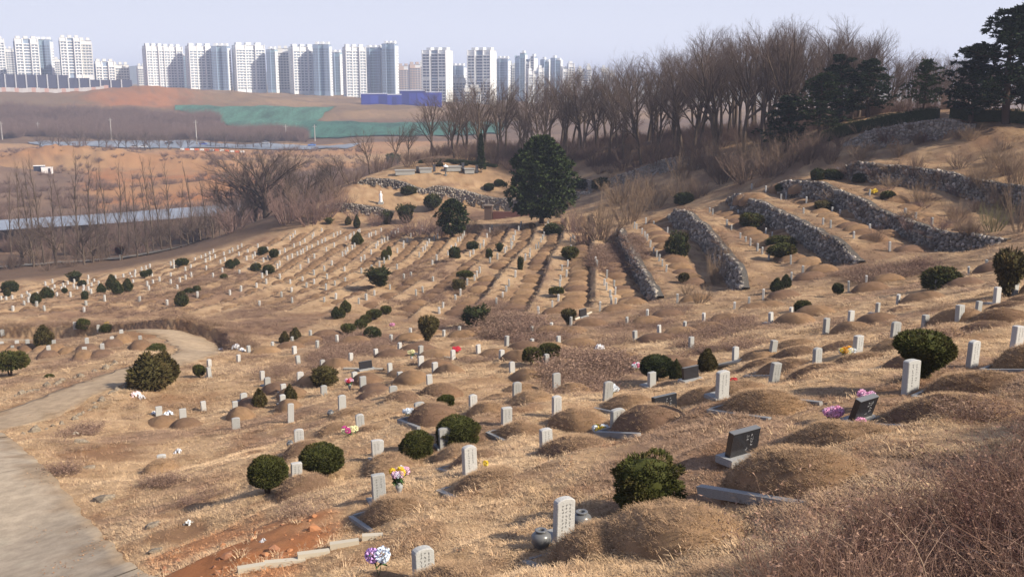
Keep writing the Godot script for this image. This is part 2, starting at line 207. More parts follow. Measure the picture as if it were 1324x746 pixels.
# bare trees: x, z, height of the top above the datum, kind
const BARE_TREES := [
	[-16.3, -215.4, 37.5, "tall"], [-11.4, -213.5, 40.2, "tall"], [-6.1, -208.6, 37.0, "tall"], [-2.6, -205.6, 39.0, "tall"], [0.9, -205.0, 34.9, "tall"], [3.9, -200.7, 37.0, "tall"],
	[6.9, -195.6, 39.5, "tall"], [10.3, -197.2, 41.2, "tall"], [13.3, -194.4, 41.2, "tall"], [17.1, -185.2, 42.4, "tall"], [19.4, -181.8, 39.8, "tall"], [22.1, -177.6, 43.2, "tall"],
	[24.7, -174.5, 39.8, "tall"], [26.8, -172.8, 41.1, "tall"], [29.0, -167.5, 46.2, "tall"], [31.8, -160.9, 46.7, "tall"], [35.1, -157.9, 48.4, "tall"], [37.4, -152.8, 47.5, "tall"],
	[40.0, -148.7, 45.5, "tall"], [43.7, -150.9, 48.4, "tall"], [44.6, -144.3, 47.8, "tall"], [47.3, -145.6, 45.9, "tall"], [50.2, -143.6, 43.2, "tall"], [53.0, -142.2, 39.5, "tall"],
	[54.9, -141.8, 39.5, "tall"], [58.3, -141.6, 41.1, "tall"], [60.7, -142.3, 43.2, "tall"], [-17.5, -223.0, 39.6, "tall"], [-12.8, -217.6, 40.4, "tall"], [-9.7, -215.1, 37.8, "tall"],
	[-5.7, -213.4, 40.9, "tall"], [-1.4, -212.6, 41.7, "tall"], [2.8, -208.2, 40.1, "tall"], [6.0, -205.6, 42.6, "tall"], [9.9, -202.2, 42.9, "tall"], [13.4, -198.4, 44.3, "tall"],
	[16.1, -195.8, 43.4, "tall"], [19.4, -192.1, 44.4, "tall"], [22.6, -187.6, 45.5, "tall"], [25.7, -181.8, 44.3, "tall"], [28.1, -176.7, 47.7, "tall"], [30.9, -171.4, 46.6, "tall"],
	[33.3, -166.4, 47.8, "tall"], [36.1, -164.9, 48.7, "tall"], [38.9, -163.7, 48.7, "tall"], [40.4, -157.7, 48.7, "tall"], [42.3, -157.3, 49.2, "tall"], [43.5, -153.3, 47.7, "tall"],
	[46.0, -153.5, 45.1, "tall"], [46.9, -150.4, 49.1, "tall"], [49.6, -152.4, 46.2, "tall"], [50.8, -150.2, 47.5, "tall"], [54.3, -150.9, 44.3, "tall"], [55.8, -147.4, 44.4, "tall"],
	[59.5, -150.2, 42.9, "tall"], [61.5, -149.2, 43.2, "tall"], [61.9, -143.9, 43.0, "tall"], [64.2, -143.8, 40.1, "tall"], [67.1, -145.1, 41.9, "tall"], [-13.9, -226.0, 34.3, "tall"],
	[-9.5, -222.3, 36.5, "tall"], [-5.5, -219.9, 40.8, "tall"], [-2.6, -219.4, 42.2, "tall"], [2.2, -214.0, 36.2, "tall"], [5.7, -213.5, 41.8, "tall"], [9.8, -211.0, 43.6, "tall"],
	[13.0, -206.9, 40.4, "tall"], [16.4, -202.3, 42.5, "tall"], [18.7, -198.4, 44.0, "tall"], [22.9, -194.7, 46.6, "tall"], [25.8, -190.6, 45.1, "tall"], [28.9, -188.2, 47.0, "tall"],
	[31.5, -178.5, 47.7, "tall"], [34.2, -180.0, 47.8, "tall"], [36.5, -177.1, 46.0, "tall"], [38.9, -172.3, 47.5, "tall"], [41.2, -166.1, 50.3, "tall"], [44.9, -166.4, 50.8, "tall"],
	[48.4, -164.7, 45.4, "tall"], [49.6, -160.3, 48.0, "tall"], [50.9, -157.3, 45.0, "tall"], [53.2, -155.7, 46.3, "tall"], [55.4, -154.5, 45.6, "tall"], [60.2, -158.4, 44.8, "tall"],
	[61.9, -156.1, 44.2, "tall"], [62.9, -152.1, 41.2, "tall"], [67.6, -156.3, 43.3, "tall"], [68.3, -152.2, 43.8, "tall"], [69.0, -147.5, 43.5, "tall"], [71.0, -145.2, 41.9, "tall"],
	[-10.1, -231.2, 41.2, "tall"], [-6.3, -233.6, 37.3, "tall"], [-2.8, -230.7, 37.6, "tall"], [2.2, -223.9, 42.2, "tall"], [7.2, -223.8, 43.4, "tall"], [11.0, -217.2, 43.0, "tall"],
	[14.8, -215.0, 44.3, "tall"], [19.3, -212.6, 44.2, "tall"], [23.0, -206.5, 44.6, "tall"], [25.9, -199.0, 47.2, "tall"], [30.3, -195.3, 43.9, "tall"], [34.2, -190.4, 48.1, "tall"],
	[36.1, -185.1, 50.1, "tall"], [39.9, -186.5, 49.8, "tall"], [41.5, -180.3, 50.9, "tall"], [44.4, -181.8, 50.8, "tall"], [47.2, -176.8, 50.2, "tall"], [49.3, -174.5, 50.5, "tall"],
	[51.3, -168.0, 49.6, "tall"], [53.8, -168.1, 47.9, "tall"], [56.7, -167.7, 48.5, "tall"], [59.5, -164.9, 45.0, "tall"], [64.4, -166.8, 44.4, "tall"], [65.2, -162.7, 43.7, "tall"],
	[68.5, -165.0, 43.1, "tall"], [69.9, -161.3, 44.7, "tall"], [74.4, -164.0, 44.4, "tall"], [73.9, -156.4, 43.6, "tall"], [75.7, -154.3, 43.7, "tall"], [-2.1, -239.1, 39.4, "tall"],
	[2.0, -237.1, 39.2, "tall"], [8.2, -230.6, 44.1, "tall"], [13.2, -229.0, 43.2, "tall"], [18.8, -226.1, 44.5, "tall"], [23.7, -215.6, 45.9, "tall"], [28.9, -212.9, 46.7, "tall"],
	[31.6, -203.9, 47.6, "tall"], [34.6, -199.3, 46.0, "tall"], [38.2, -197.7, 50.8, "tall"], [42.0, -196.8, 50.4, "tall"], [45.9, -192.9, 50.7, "tall"], [49.7, -188.1, 49.4, "tall"],
	[52.7, -182.0, 49.5, "tall"], [54.7, -178.2, 48.2, "tall"], [57.7, -176.8, 48.8, "tall"], [60.3, -176.0, 48.9, "tall"], [66.6, -180.3, 41.7, "tall"], [68.6, -175.7, 45.9, "tall"],
	[73.8, -177.0, 45.8, "tall"], [76.5, -175.8, 44.0, "tall"], [78.0, -169.1, 43.9, "tall"], [81.4, -168.4, 43.1, "tall"], [19.5, -239.9, 38.6, "tall"], [24.3, -228.3, 39.9, "tall"],
	[30.2, -226.9, 45.6, "tall"], [34.1, -219.7, 48.5, "tall"], [37.9, -213.1, 49.5, "tall"], [44.3, -210.8, 50.8, "tall"], [48.0, -207.3, 50.8, "tall"], [51.2, -203.4, 46.4, "tall"],
	[55.0, -199.5, 50.2, "tall"], [59.3, -192.9, 52.7, "tall"], [63.8, -190.1, 49.4, "tall"], [68.4, -190.3, 45.4, "tall"], [74.2, -192.8, 43.8, "tall"], [78.7, -189.7, 45.0, "tall"],
	[82.5, -187.6, 43.5, "tall"], [84.1, -181.7, 44.8, "tall"], [41.5, -139.0, 48.9, "vase"], [46.9, -142.0, 48.4, "vase"], [36.2, -150.0, 49.5, "tall"], [31.0, -158.0, 49.1, "tall"],
	[-6.7, -203.0, 42.0, "tall"], [-11.4, -206.0, 38.0, "tall"], [-25.1, -214.0, 33.1, "bent"], [-29.4, -214.0, 31.5, "bent"], [-21.6, -216.0, 32.7, "tall"], [39.0, -150.0, 50.0, "vase"],
	[34.5, -155.0, 49.4, "tall"], [27.7, -170.0, 47.5, "tall"], [59.7, -150.0, 45.0, "vase"], [63.9, -152.0, 44.9, "tall"], [-92.3, -192.0, 26.4, "thin"], [-92.4, -196.0, 25.4, "thin"],
	[-88.9, -194.0, 27.7, "thin"], [-89.6, -200.0, 24.3, "thin"], [-84.2, -198.0, 28.2, "thin"], [-79.6, -202.0, 24.9, "thin"], [-78.0, -203.0, 25.6, "thin"], [-75.6, -206.0, 23.1, "thin"],
	[-71.9, -205.0, 27.0, "thin"], [-70.9, -207.0, 26.1, "thin"], [-82.8, -204.0, 23.3, "thin"], [-66.7, -206.0, 21.6, "thin"], [-92.0, -210.0, 22.8, "thin"], [-100.0, -204.0, 23.7, "thin"],
	[-65.4, -210.0, 25.1, "thin"], [-63.3, -212.0, 22.6, "thin"], [-95.6, -206.0, 25.4, "thin"], [-85.7, -208.0, 26.0, "thin"], [-78.7, -210.0, 24.3, "thin"], [-74.5, -208.0, 22.9, "thin"],
	[-69.7, -209.0, 25.2, "thin"], [-61.0, -214.0, 22.4, "thin"], [-86.4, -184.0, 16.7, "round"], [-84.2, -188.0, 18.0, "round"], [-78.0, -186.0, 17.1, "round"], [-78.0, -190.0, 14.5, "round"],
	[-73.4, -192.0, 13.5, "round"], [-71.2, -194.0, 13.9, "round"], [-66.7, -200.0, 14.6, "round"], [-63.9, -202.0, 15.1, "round"], [-62.3, -205.0, 16.0, "round"], [-60.8, -208.0, 16.3, "round"],
	[-58.9, -212.0, 17.1, "round"], [-56.2, -214.0, 18.4, "round"], [-91.0, -190.0, 14.5, "round"], [-77.8, -196.0, 14.4, "round"], [-70.5, -198.0, 14.4, "round"], [-51.6, -216.0, 29.2, "wide"],
	[-54.5, -220.0, 26.4, "round"], [-46.3, -214.0, 24.8, "round"], [-60.0, -222.0, 21.8, "round"], [-42.6, -216.0, 23.9, "round"], [-37.5, -215.0, 25.6, "round"], [-34.2, -216.0, 27.1, "bent"],
	[-40.9, -222.0, 24.3, "round"],
]
# leafless bushes: x, z, width, height, tone
const BARE_BUSHES := [
	[10.7, -120.2, 6.3, 5.9, "tan"], [9.0, -121.2, 5.4, 4.2, "pur"], [14.9, -132.2, 5.9, 5.9, "tan"], [7.8, -133.0, 4.0, 3.4, "pur"], [19.5, -142.2, 6.4, 4.7, "tan"], [22.8, -139.4, 5.2, 3.7, "tan"],
	[25.0, -137.7, 4.5, 3.1, "brn"], [15.9, -153.5, 6.9, 4.1, "tan"], [19.1, -152.0, 5.2, 3.9, "brn"], [28.8, -141.7, 6.3, 4.2, "brn"], [30.4, -134.5, 7.0, 4.4, "brn"], [32.1, -129.2, 5.4, 3.9, "brn"],
	[35.0, -131.5, 4.9, 3.9, "brn"], [37.0, -129.3, 4.8, 3.9, "brn"], [38.1, -124.2, 3.7, 3.2, "brn"], [29.1, -148.3, 5.5, 4.4, "brn"], [35.4, -139.2, 4.8, 4.2, "brn"], [41.2, -104.2, 2.8, 2.3, "tan"],
	[42.0, -97.6, 2.9, 2.5, "tan"], [42.6, -90.9, 3.0, 2.8, "grn"], [40.3, -91.8, 2.1, 1.6, "brn"], [47.6, -99.6, 3.0, 3.0, "tan"], [46.8, -103.1, 3.1, 2.6, "tan"], [50.0, -104.4, 3.1, 2.6, "tan"],
	[46.9, -109.0, 2.8, 2.0, "brn"], [48.7, -99.2, 3.0, 3.7, "tan"], [42.3, -85.4, 2.9, 3.8, "tan"], [50.0, -107.8, 2.9, 2.4, "tan"], [36.8, -94.5, 3.1, 1.6, "pur"], [35.6, -99.0, 2.2, 1.0, "pur"],
	[37.4, -89.8, 2.3, 1.3, "pur"], [18.9, -94.4, 2.5, 3.1, "tan"], [14.7, -79.5, 2.4, 1.5, "tan"], [15.1, -87.2, 1.6, 1.2, "tan"], [-62.1, -248.8, 13.0, 8.2, "pur"], [-39.5, -179.8, 9.4, 6.2, "pur"],
	[-34.8, -176.8, 7.9, 5.3, "pur"], [-51.4, -188.5, 8.4, 5.1, "pur"], [-69.5, -235.6, 8.8, 6.0, "brn"], [-70.6, -227.2, 7.5, 5.1, "brn"], [-32.6, -179.2, 6.7, 5.3, "pur"], [-30.3, -182.1, 5.4, 4.1, "pur"],
	[-59.4, -258.1, 11.6, 6.9, "brn"], [-38.1, -186.8, 8.4, 5.0, "brn"], [-32.4, -186.7, 5.6, 4.2, "brn"], [-29.6, -191.6, 5.7, 3.7, "brn"], [-78.5, -280.7, 10.5, 7.5, "brn"], [-76.1, -223.1, 6.7, 4.3, "brn"],
	[-77.8, -213.5, 6.4, 3.5, "pur"], [-80.4, -209.8, 5.6, 3.1, "pur"], [-75.5, -231.7, 6.9, 4.1, "pur"], [-79.0, -182.3, 4.6, 2.4, "brn"], [-80.6, -176.6, 4.0, 2.1, "brn"], [-77.9, -191.7, 4.9, 2.6, "brn"],
	[-13.7, -149.4, 7.8, 3.8, "pur"], [-10.2, -146.7, 6.6, 2.6, "pur"], [-17.2, -149.8, 4.5, 2.0, "pur"], [-6.8, -145.8, 5.4, 2.2, "brn"], [-2.4, -141.5, 4.2, 1.7, "brn"], [-22.9, -171.7, 3.8, 2.6, "pur"],
	[-27.6, -177.2, 3.4, 2.1, "pur"], [-1.0, -77.8, 2.6, 1.3, "brn"], [0.5, -72.7, 2.7, 1.1, "brn"], [-1.5, -71.8, 2.1, 0.9, "brn"], [-15.0, -197.9, 5.9, 3.5, "brn"], [-9.3, -203.1, 6.1, 3.6, "brn"],
	[-3.3, -202.1, 6.0, 4.5, "brn"], [2.7, -201.2, 6.0, 5.1, "brn"], [9.8, -195.0, 7.3, 4.9, "brn"], [15.0, -186.3, 7.0, 4.7, "brn"], [19.9, -181.1, 6.8, 4.9, "brn"], [23.3, -166.4, 6.2, 5.0, "brn"],
	[27.2, -160.4, 6.0, 4.8, "brn"], [-19.7, -200.4, 6.0, 3.6, "brn"], [-26.1, -203.5, 6.1, 3.9, "brn"], [-49.4, -345.6, 7.7, 6.7, "brn"], [-2.2, -132.7, 2.0, 1.0, "brn"], [20.7, -98.2, 1.5, 2.5, "tan"],
	[45.0, -99.7, 1.9, 1.7, "brn"], [51.6, -108.2, 1.5, 0.8, "brn"], [47.1, -99.0, 2.9, 1.5, "brn"], [47.9, -120.9, 1.9, 1.3, "pur"], [46.6, -122.8, 2.6, 1.1, "brn"], [47.8, -100.0, 2.1, 0.8, "brn"],
	[44.1, -124.6, 2.4, 1.9, "tan"], [52.0, -110.4, 2.8, 1.7, "brn"], [45.6, -105.7, 2.7, 1.5, "pur"], [43.0, -111.2, 2.6, 1.9, "brn"], [47.0, -122.3, 3.8, 1.3, "pur"], [40.4, -128.1, 3.1, 1.7, "brn"],
	[43.3, -111.3, 1.7, 1.7, "brn"], [50.8, -115.6, 2.6, 1.9, "tan"], [36.4, -97.8, 2.5, 1.7, "brn"], [47.6, -100.4, 2.9, 1.6, "tan"], [43.0, -124.6, 1.9, 1.0, "tan"], [44.8, -107.9, 2.1, 1.7, "brn"],
	[38.5, -86.5, 2.8, 1.2, "tan"], [36.7, -96.3, 1.7, 1.0, "brn"], [40.7, -102.8, 2.9, 0.8, "pur"], [48.4, -100.5, 1.4, 1.8, "brn"], [43.1, -129.5, 2.7, 1.4, "tan"], [37.1, -91.7, 2.5, 0.6, "pur"],
	[47.4, -95.7, 1.6, 1.0, "brn"], [40.1, -110.1, 3.0, 1.7, "tan"], [41.5, -114.0, 3.4, 1.4, "tan"], [32.6, -91.8, 1.7, 1.4, "brn"], [44.5, -124.3, 2.8, 2.2, "pur"], [50.5, -108.9, 2.4, 0.9, "tan"],
	[33.3, -105.8, 2.2, 0.7, "brn"], [37.3, -89.4, 2.7, 0.7, "brn"], [35.8, -102.6, 1.4, 1.3, "brn"], [40.8, -96.3, 2.2, 0.7, "brn"], [37.1, -96.3, 2.1, 1.3, "tan"], [40.5, -115.4, 3.2, 1.8, "pur"],
	[49.6, -104.1, 3.4, 1.6, "brn"], [35.6, -104.4, 2.3, 1.8, "brn"], [40.5, -115.4, 2.2, 1.4, "brn"], [34.9, -111.4, 3.2, 1.7, "tan"], [38.5, -118.7, 3.7, 2.0, "brn"], [42.9, -99.5, 2.3, 1.0, "pur"],
	[40.6, -121.2, 3.8, 2.1, "tan"], [32.9, -103.8, 1.6, 0.8, "brn"], [43.8, -118.3, 2.3, 2.0, "tan"], [44.7, -124.1, 2.6, 1.3, "pur"], [44.5, -108.4, 3.3, 1.9, "brn"], [39.0, -108.4, 3.0, 0.9, "pur"],
	[50.2, -117.3, 1.6, 1.1, "brn"], [42.1, -104.2, 3.0, 0.8, "brn"], [38.0, -119.4, 2.4, 0.8, "brn"], [47.1, -121.2, 1.9, 2.0, "brn"], [38.5, -86.5, 2.8, 1.5, "brn"], [47.3, -101.5, 2.7, 1.4, "tan"],
	[46.4, -104.1, 2.2, 1.8, "brn"], [48.5, -105.8, 2.3, 1.3, "tan"], [-87.0, -231.1, 6.1, 3.0, "pur"], [-92.7, -188.7, 5.5, 2.2, "brn"], [-90.7, -223.0, 5.1, 4.5, "pur"], [-73.5, -242.1, 7.0, 3.3, "brn"],
	[-79.7, -232.1, 5.5, 4.2, "brn"], [-76.3, -235.2, 6.3, 4.9, "brn"], [-81.7, -232.4, 6.1, 4.9, "pur"], [-84.6, -235.3, 4.2, 2.6, "pur"], [-79.6, -240.3, 6.6, 2.6, "pur"], [-95.4, -202.1, 5.8, 3.6, "brn"],
	[-85.8, -234.6, 6.6, 4.4, "brn"], [-90.0, -183.1, 5.2, 2.6, "brn"], [-65.9, -253.1, 7.1, 3.5, "pur"], [-77.2, -248.6, 5.4, 3.5, "brn"], [-70.1, -250.7, 5.7, 4.6, "pur"], [-84.6, -220.4, 4.5, 2.9, "pur"],
	[-88.2, -208.8, 5.6, 3.3, "brn"], [-90.0, -218.2, 4.2, 3.4, "pur"], [-95.3, -208.4, 4.2, 3.4, "pur"], [-66.3, -249.7, 5.8, 2.7, "pur"], [-93.6, -215.8, 5.5, 3.6, "brn"], [-83.1, -230.0, 6.4, 3.6, "pur"],
	[-80.7, -278.0, 6.2, 3.3, "pur"], [-86.2, -218.6, 6.7, 3.6, "pur"], [-80.5, -235.2, 6.5, 5.1, "brn"], [-78.8, -240.9, 4.7, 2.8, "pur"], [-72.4, -251.2, 6.7, 2.8, "pur"], [-91.4, -199.5, 4.6, 3.9, "brn"],
	[-86.2, -216.2, 4.9, 2.5, "brn"], [-92.0, -215.3, 4.9, 4.8, "pur"], [29.1, -153.0, 5.5, 3.6, "brn"], [36.4, -127.6, 4.3, 3.3, "brn"], [29.3, -143.8, 4.4, 3.2, "tan"], [29.4, -146.7, 3.5, 3.7, "brn"],
	[28.5, -158.6, 5.1, 4.6, "brn"], [33.1, -149.4, 3.6, 4.1, "tan"], [29.8, -151.4, 4.8, 4.5, "tan"], [27.6, -156.6, 3.7, 3.6, "brn"], [32.9, -139.9, 3.2, 2.6, "tan"], [33.8, -136.3, 4.8, 4.3, "tan"],
	[35.1, -144.6, 3.6, 3.7, "tan"], [30.0, -137.4, 3.0, 3.8, "brn"], [24.8, -152.3, 3.8, 4.7, "tan"], [30.5, -139.4, 4.4, 3.2, "tan"],
]
# patches of dry weeds: x, z, half width, half depth, density, height
const WEED_PATCHES := [
	[2.9, -44.6, 1.3, 5.8, 1.0, 0.50], [3.9, -51.2, 1.9, 5.1, 1.3, 0.70], [3.3, -58.2, 1.3, 3.6, 1.0, 0.50], [5.5, -51.6, 1.2, 2.8, 1.0, 0.50], [2.0, -69.6, 2.1, 4.5, 1.0, 0.55], [-0.1, -77.2, 2.3, 6.7, 1.2, 0.80],
	[-0.8, -91.9, 2.1, 4.2, 0.8, 0.40], [-6.4, -101.8, 3.8, 5.2, 0.9, 0.40], [-4.7, -84.3, 2.5, 5.7, 0.8, 0.40], [-10.6, -98.1, 2.9, 3.1, 0.8, 0.40], [-11.0, -70.8, 3.2, 6.0, 1.0, 0.50], [-13.9, -81.7, 2.4, 4.0, 1.0, 0.50],
	[-11.5, -64.2, 1.2, 2.5, 0.8, 0.40], [-40.9, -111.0, 7.5, 4.3, 1.0, 0.35], [-36.3, -124.9, 4.7, 8.0, 1.0, 0.40], [-42.8, -133.4, 5.0, 8.7, 0.9, 0.35], [-43.9, -119.5, 5.3, 4.6, 1.0, 0.35], [-25.4, -106.5, 4.0, 9.0, 0.8, 0.30],
	[-22.8, -89.4, 4.0, 4.6, 0.9, 0.30], [-27.0, -100.4, 3.0, 6.7, 0.8, 0.30], [-10.6, -114.5, 3.4, 4.9, 0.9, 0.40], [-9.3, -120.7, 3.6, 5.3, 0.8, 0.40], [12.5, -60.6, 2.7, 3.1, 1.0, 0.50], [9.7, -53.1, 1.2, 2.5, 1.0, 0.50],
	[14.0, -65.8, 1.5, 3.6, 0.9, 0.45], [12.0, -52.3, 1.2, 3.4, 0.8, 0.40], [13.6, -34.2, 0.8, 3.0, 0.8, 0.35], [17.5, -51.0, 1.5, 3.4, 0.7, 0.35], [30.3, -80.1, 3.6, 3.2, 1.0, 0.60], [28.9, -83.3, 2.5, 1.9, 1.0, 0.50],
	[11.7, -77.2, 2.3, 3.4, 0.8, 0.40], [9.2, -71.7, 2.1, 2.7, 0.8, 0.40], [6.2, -63.5, 1.4, 2.0, 0.8, 0.40], [-11.9, -58.8, 0.9, 1.6, 0.8, 0.40], [-14.6, -62.7, 1.4, 2.7, 0.8, 0.40], [-18.4, -69.9, 1.6, 2.8, 0.7, 0.30],
	[11.1, -106.5, 3.0, 5.6, 1.6, 0.60], [11.7, -112.2, 2.5, 4.3, 1.6, 0.60], [-1.9, -59.7, 1.3, 2.4, 0.8, 0.40], [-4.7, -59.8, 1.3, 1.7, 0.7, 0.30], [-9.6, -30.8, 0.9, 1.2, 0.7, 0.25], [-12.2, -34.1, 0.5, 0.6, 1.5, 0.35],
	[-5.0, -24.2, 0.9, 1.6, 0.6, 0.25], [-20.7, -47.0, 0.7, 1.9, 1.2, 0.40], [-17.0, -37.0, 0.4, 0.8, 1.5, 0.40], [-1.5, -91.8, 4.1, 4.4, 0.8, 0.35], [8.3, -18.4, 0.4, 1.4, 0.8, 0.30], [-42.6, -92.1, 4.1, 4.5, 0.8, 0.30],
	[-30.5, -70.3, 1.6, 4.0, 0.8, 0.30], [-0.9, -37.6, 1.4, 4.2, 0.6, 0.25], [7.4, -51.2, 1.5, 0.7, 0.6, 0.30],
]
# bare or weedy patches of ground: x, z, half width, half depth, kind, strength
const SOIL_PATCHES := [
	[-5.7, -19.4, 2.2, 3.7, 1, 1.0], [-7.7, -23.7, 1.2, 1.6, 1, 0.7], [-8.9, -25.8, 1.0, 0.9, 0, 0.8], [-17.4, -41.7, 1.6, 2.3, 0, 0.7], [-10.9, -33.4, 1.5, 1.6, 2, 0.4], [-18.1, -55.0, 2.1, 1.9, 0, 0.6],
	[-30.5, -86.0, 3.2, 3.7, 0, 0.8], [-21.8, -91.3, 4.1, 6.7, 2, 0.7], [-37.0, -117.9, 7.9, 5.4, 2, 0.7], [-43.1, -108.1, 8.9, 2.9, 2, 0.6], [-51.7, -108.6, 4.9, 2.0, 2, 0.5], [-11.1, -79.6, 3.0, 3.2, 2, 0.6],
	[-14.7, -82.5, 1.8, 2.0, 2, 0.5], [-3.0, -93.3, 3.5, 5.5, 2, 0.6], [30.7, -79.7, 5.4, 4.3, 3, 0.6], [12.8, -64.5, 2.9, 3.8, 2, 0.8], [4.6, -50.3, 2.3, 4.1, 2, 0.9], [17.8, -49.7, 2.2, 3.5, 2, 0.4],
	[-54.2, -118.1, 7.0, 6.8, 2, 0.4], [8.7, -71.9, 3.2, 4.0, 2, 0.5], [-8.8, -114.2, 5.1, 5.7, 2, 0.5], [-0.1, -75.6, 3.9, 5.3, 2, 0.8], [-5.3, -21.3, 0.8, 1.4, 0, 0.5], [-2.4, -144.3, 6.5, 5.1, 2, 0.8],
	[-8.1, -173.5, 6.5, 7.5, 2, 0.5], [-17.0, -158.8, 5.9, 6.7, 2, 0.8], [4.2, -13.4, 0.9, 1.8, 2, 0.5], [6.1, -13.3, 0.7, 3.3, 2, 0.7], [-32.9, -73.2, 2.2, 5.9, 2, 0.5], [-24.4, -82.8, 1.9, 4.7, 2, 0.6],
]
# where single things stand: x, z
const SPOT := {"slab_big": [4.32, -18.57], "slab_mid": [4.38, -28.38], "slab_small": [7.11, -39.72], "slab_tilt": [7.07, -20.13], "slab_far1": [5.68, -80.72], "slab_far2": [-8.56, -58.56], "urn1": [0.48, -15.92], "urn2": [1.21, -16.87], "vase": [-2.62, -22.65], "fl_pair": [-2.11, -15.23], "fl_vase": [-3.05, -26.46], "fl_pink1": [6.61, -20.26], "fl_pink2": [7.83, -22.00], "fl_yel": [10.84, -32.39], "fl_red": [7.46, -33.47], "fl_yelwhite": [2.43, -26.73], "fl_pinkmid": [-8.71, -53.43], "fl_redfar": [-3.50, -63.90], "fl_yelgr": [-5.77, -35.06], "fl_white": [3.70, -36.60], "fl_pinkr": [6.20, -49.78], "fl_whiteblue": [-4.16, -39.53], "fl_yelfar": [-6.26, -62.40], "bag1": [-18.71, -52.48], "bag2": [-14.41, -42.44], "bag3": [-8.85, -26.56], "bag4": [-20.85, -55.10], "bag5": [-21.44, -78.00], "bag6": [-5.37, -20.85], "bag7": [-20.60, -46.55], "bag8": [5.29, -60.74], "bag9": [-23.85, -82.13], "jar1": [-8.17, -44.58], "jar2": [-8.36, -37.09]}
const SPECIAL := [
	[0.85, -16.19, "tall inscribed grey gravestone between two round stone urns"],
	[-1.37, -14.88, "pale grey gravestone beside the white and lilac pompon flowers"],
	[-3.00, -22.10, "grey gravestone beside a vase of yellow and pink flowers"],
	[-0.99, -23.25, "grey gravestone at the head of a kerbed mound, tiny yellow bloom beside it"],
	[0.90, -25.90, "grey gravestone uphill of the kerbed mounds, with a rounded mound to its right"],
	[2.86, -26.84, "grey gravestone with white and yellow flowers at its left foot"],
	[8.82, -22.06, "tall grey gravestone in front of the large teardrop shrub"],
	[5.20, -24.59, "tall grey gravestone with a red flower at its right"],
	[11.24, -32.61, "grey gravestone behind an orange and white bouquet"],
	[-6.33, -28.68, "grey gravestone between two round clipped shrubs"],
	[-7.77, -35.97, "grey gravestone with a small dark urn at its left"],
	[-13.89, -38.86, "lone low gravestone behind a heap of dry weeds near the concrete lane"],
	[-2.11, -31.18, "leaning gravestone between two low clipped shrubs"],
	[10.85, -23.59, "grey gravestone at the edge of the dry brush beside the teardrop shrub"],
	[13.65, -27.16, "grey gravestone half behind the dry brush"],
	[-17.03, -51.17, "grey gravestone right of the one with litter at its foot"],
	[-18.56, -52.04, "grey gravestone with white litter at its foot"],
	[3.42, -35.47, "grey gravestone with white wrapped flowers at its right"],
	[6.01, -42.84, "grey gravestone in front of a rounded dark shrub"],
]
# ---------------------------------------------------------------- the lie of the land
var tps_w := PackedFloat64Array()
var grid := PackedFloat32Array()
const GX0 := -150.0
const GZ0 := -275.0
const GS := 2.5
const GNX := 106
const GNZ := 124
var wall_box := []
var n_fine: FastNoiseLite
var n_mid: FastNoiseLite
var n_big: FastNoiseLite

func make_noise(s: int, freq: float, oct: int) -> FastNoiseLite:
	var n := FastNoiseLite.new()
	n.seed = s; n.noise_type = FastNoiseLite.TYPE_SIMPLEX_SMOOTH
	n.frequency = freq; n.fractal_octaves = oct
	return n

func kern(r2: float) -> float:
	return 0.0 if r2 < 1e-9 else r2 * log(r2)

# the local step that a retaining wall makes: the ground is lower in front of it and higher behind, back to nothing 4 m away
func wall_step(x: float, z: float) -> float:
	var s := 0.0
	for i in WALL_LINES.size():
		var b: Array = wall_box[i]
		if x < b[0] or x > b[1] or z < b[2] or z > b[3]: continue
		var p: Array = WALL_LINES[i].p
		var best := 1e9; var sd := 0.0; var over := -100.0
		for k in p.size() - 1:
			var ax: float = p[k][0]; var az: float = p[k][1]
			var dx: float = p[k + 1][0] - ax; var dz: float = p[k + 1][1] - az
			var l := sqrt(dx * dx + dz * dz)
			var t := ((x - ax) * dx + (z - az) * dz) / (l * l)
			var tc := clampf(t, 0.0, 1.0)
			var ox := x - ax - dx * tc; var oz := z - az - dz * tc
			var d2 := ox * ox + oz * oz
			if d2 < best:
				best = d2
				sd = -(dx * (z - az) - dz * (x - ax)) / l
				over = -100.0
				if k == 0: over = -t * l
				if k == p.size() - 2: over = maxf(over, (t - 1.0) * l)
		var W := 3.9
		if absf(sd) >= W: continue
		var f := 1.0 - smoothstep(-3.2, 0.8, over)
		if f <= 0.0: continue
		var sg := smoothstep(-0.22, 0.12, sd)
		s += WALL_LINES[i].h * f * (sg - 0.5 - 0.5 * sd / W)
	return s

# the middle field: rows of graves fan out from the valley; j counts the rows, leftwards and downhill
func row_of(x: float, z: float) -> float:
	var d := -z - 93.0
	return (7.5 + 0.073 * d - x) / maxf(3.9, 5.55 - 0.0486 * d)

func row_spacing(z: float) -> float:
	return maxf(3.9, 5.55 - 0.0486 * (-z - 93.0))

func row_x(j: float, z: float) -> float:
	return 7.5 + 0.073 * (-z - 93.0) - j * row_spacing(z)

func field_mask(x: float, z: float) -> float:
	var d := -z
	var near := 88.0 + clampf(-x - 5.0, 0.0, 20.0) * 0.85
	var far := 150.0 + clampf(-x, 0.0, 34.0) * 0.75 - clampf(-x - 34.0, 0.0, 45.0) * 0.62
	return smoothstep(near - 2.0, near + 5.0, d) * (1.0 - smoothstep(far - 3.0, far + 2.0, d)) * (1.0 - smoothstep(11.2, 12.4, x)) * smoothstep(-90.0, -80.0, x)

# the near slope is cut into narrow benches, one for each row of graves; v runs downhill across them
func bench_of(x: float, z: float) -> float:
	return (-0.6 * x - 0.8 * z - 13.4 + 0.9 * n_big.get_noise_2d(x * 2.0, z * 2.0)) / 3.55

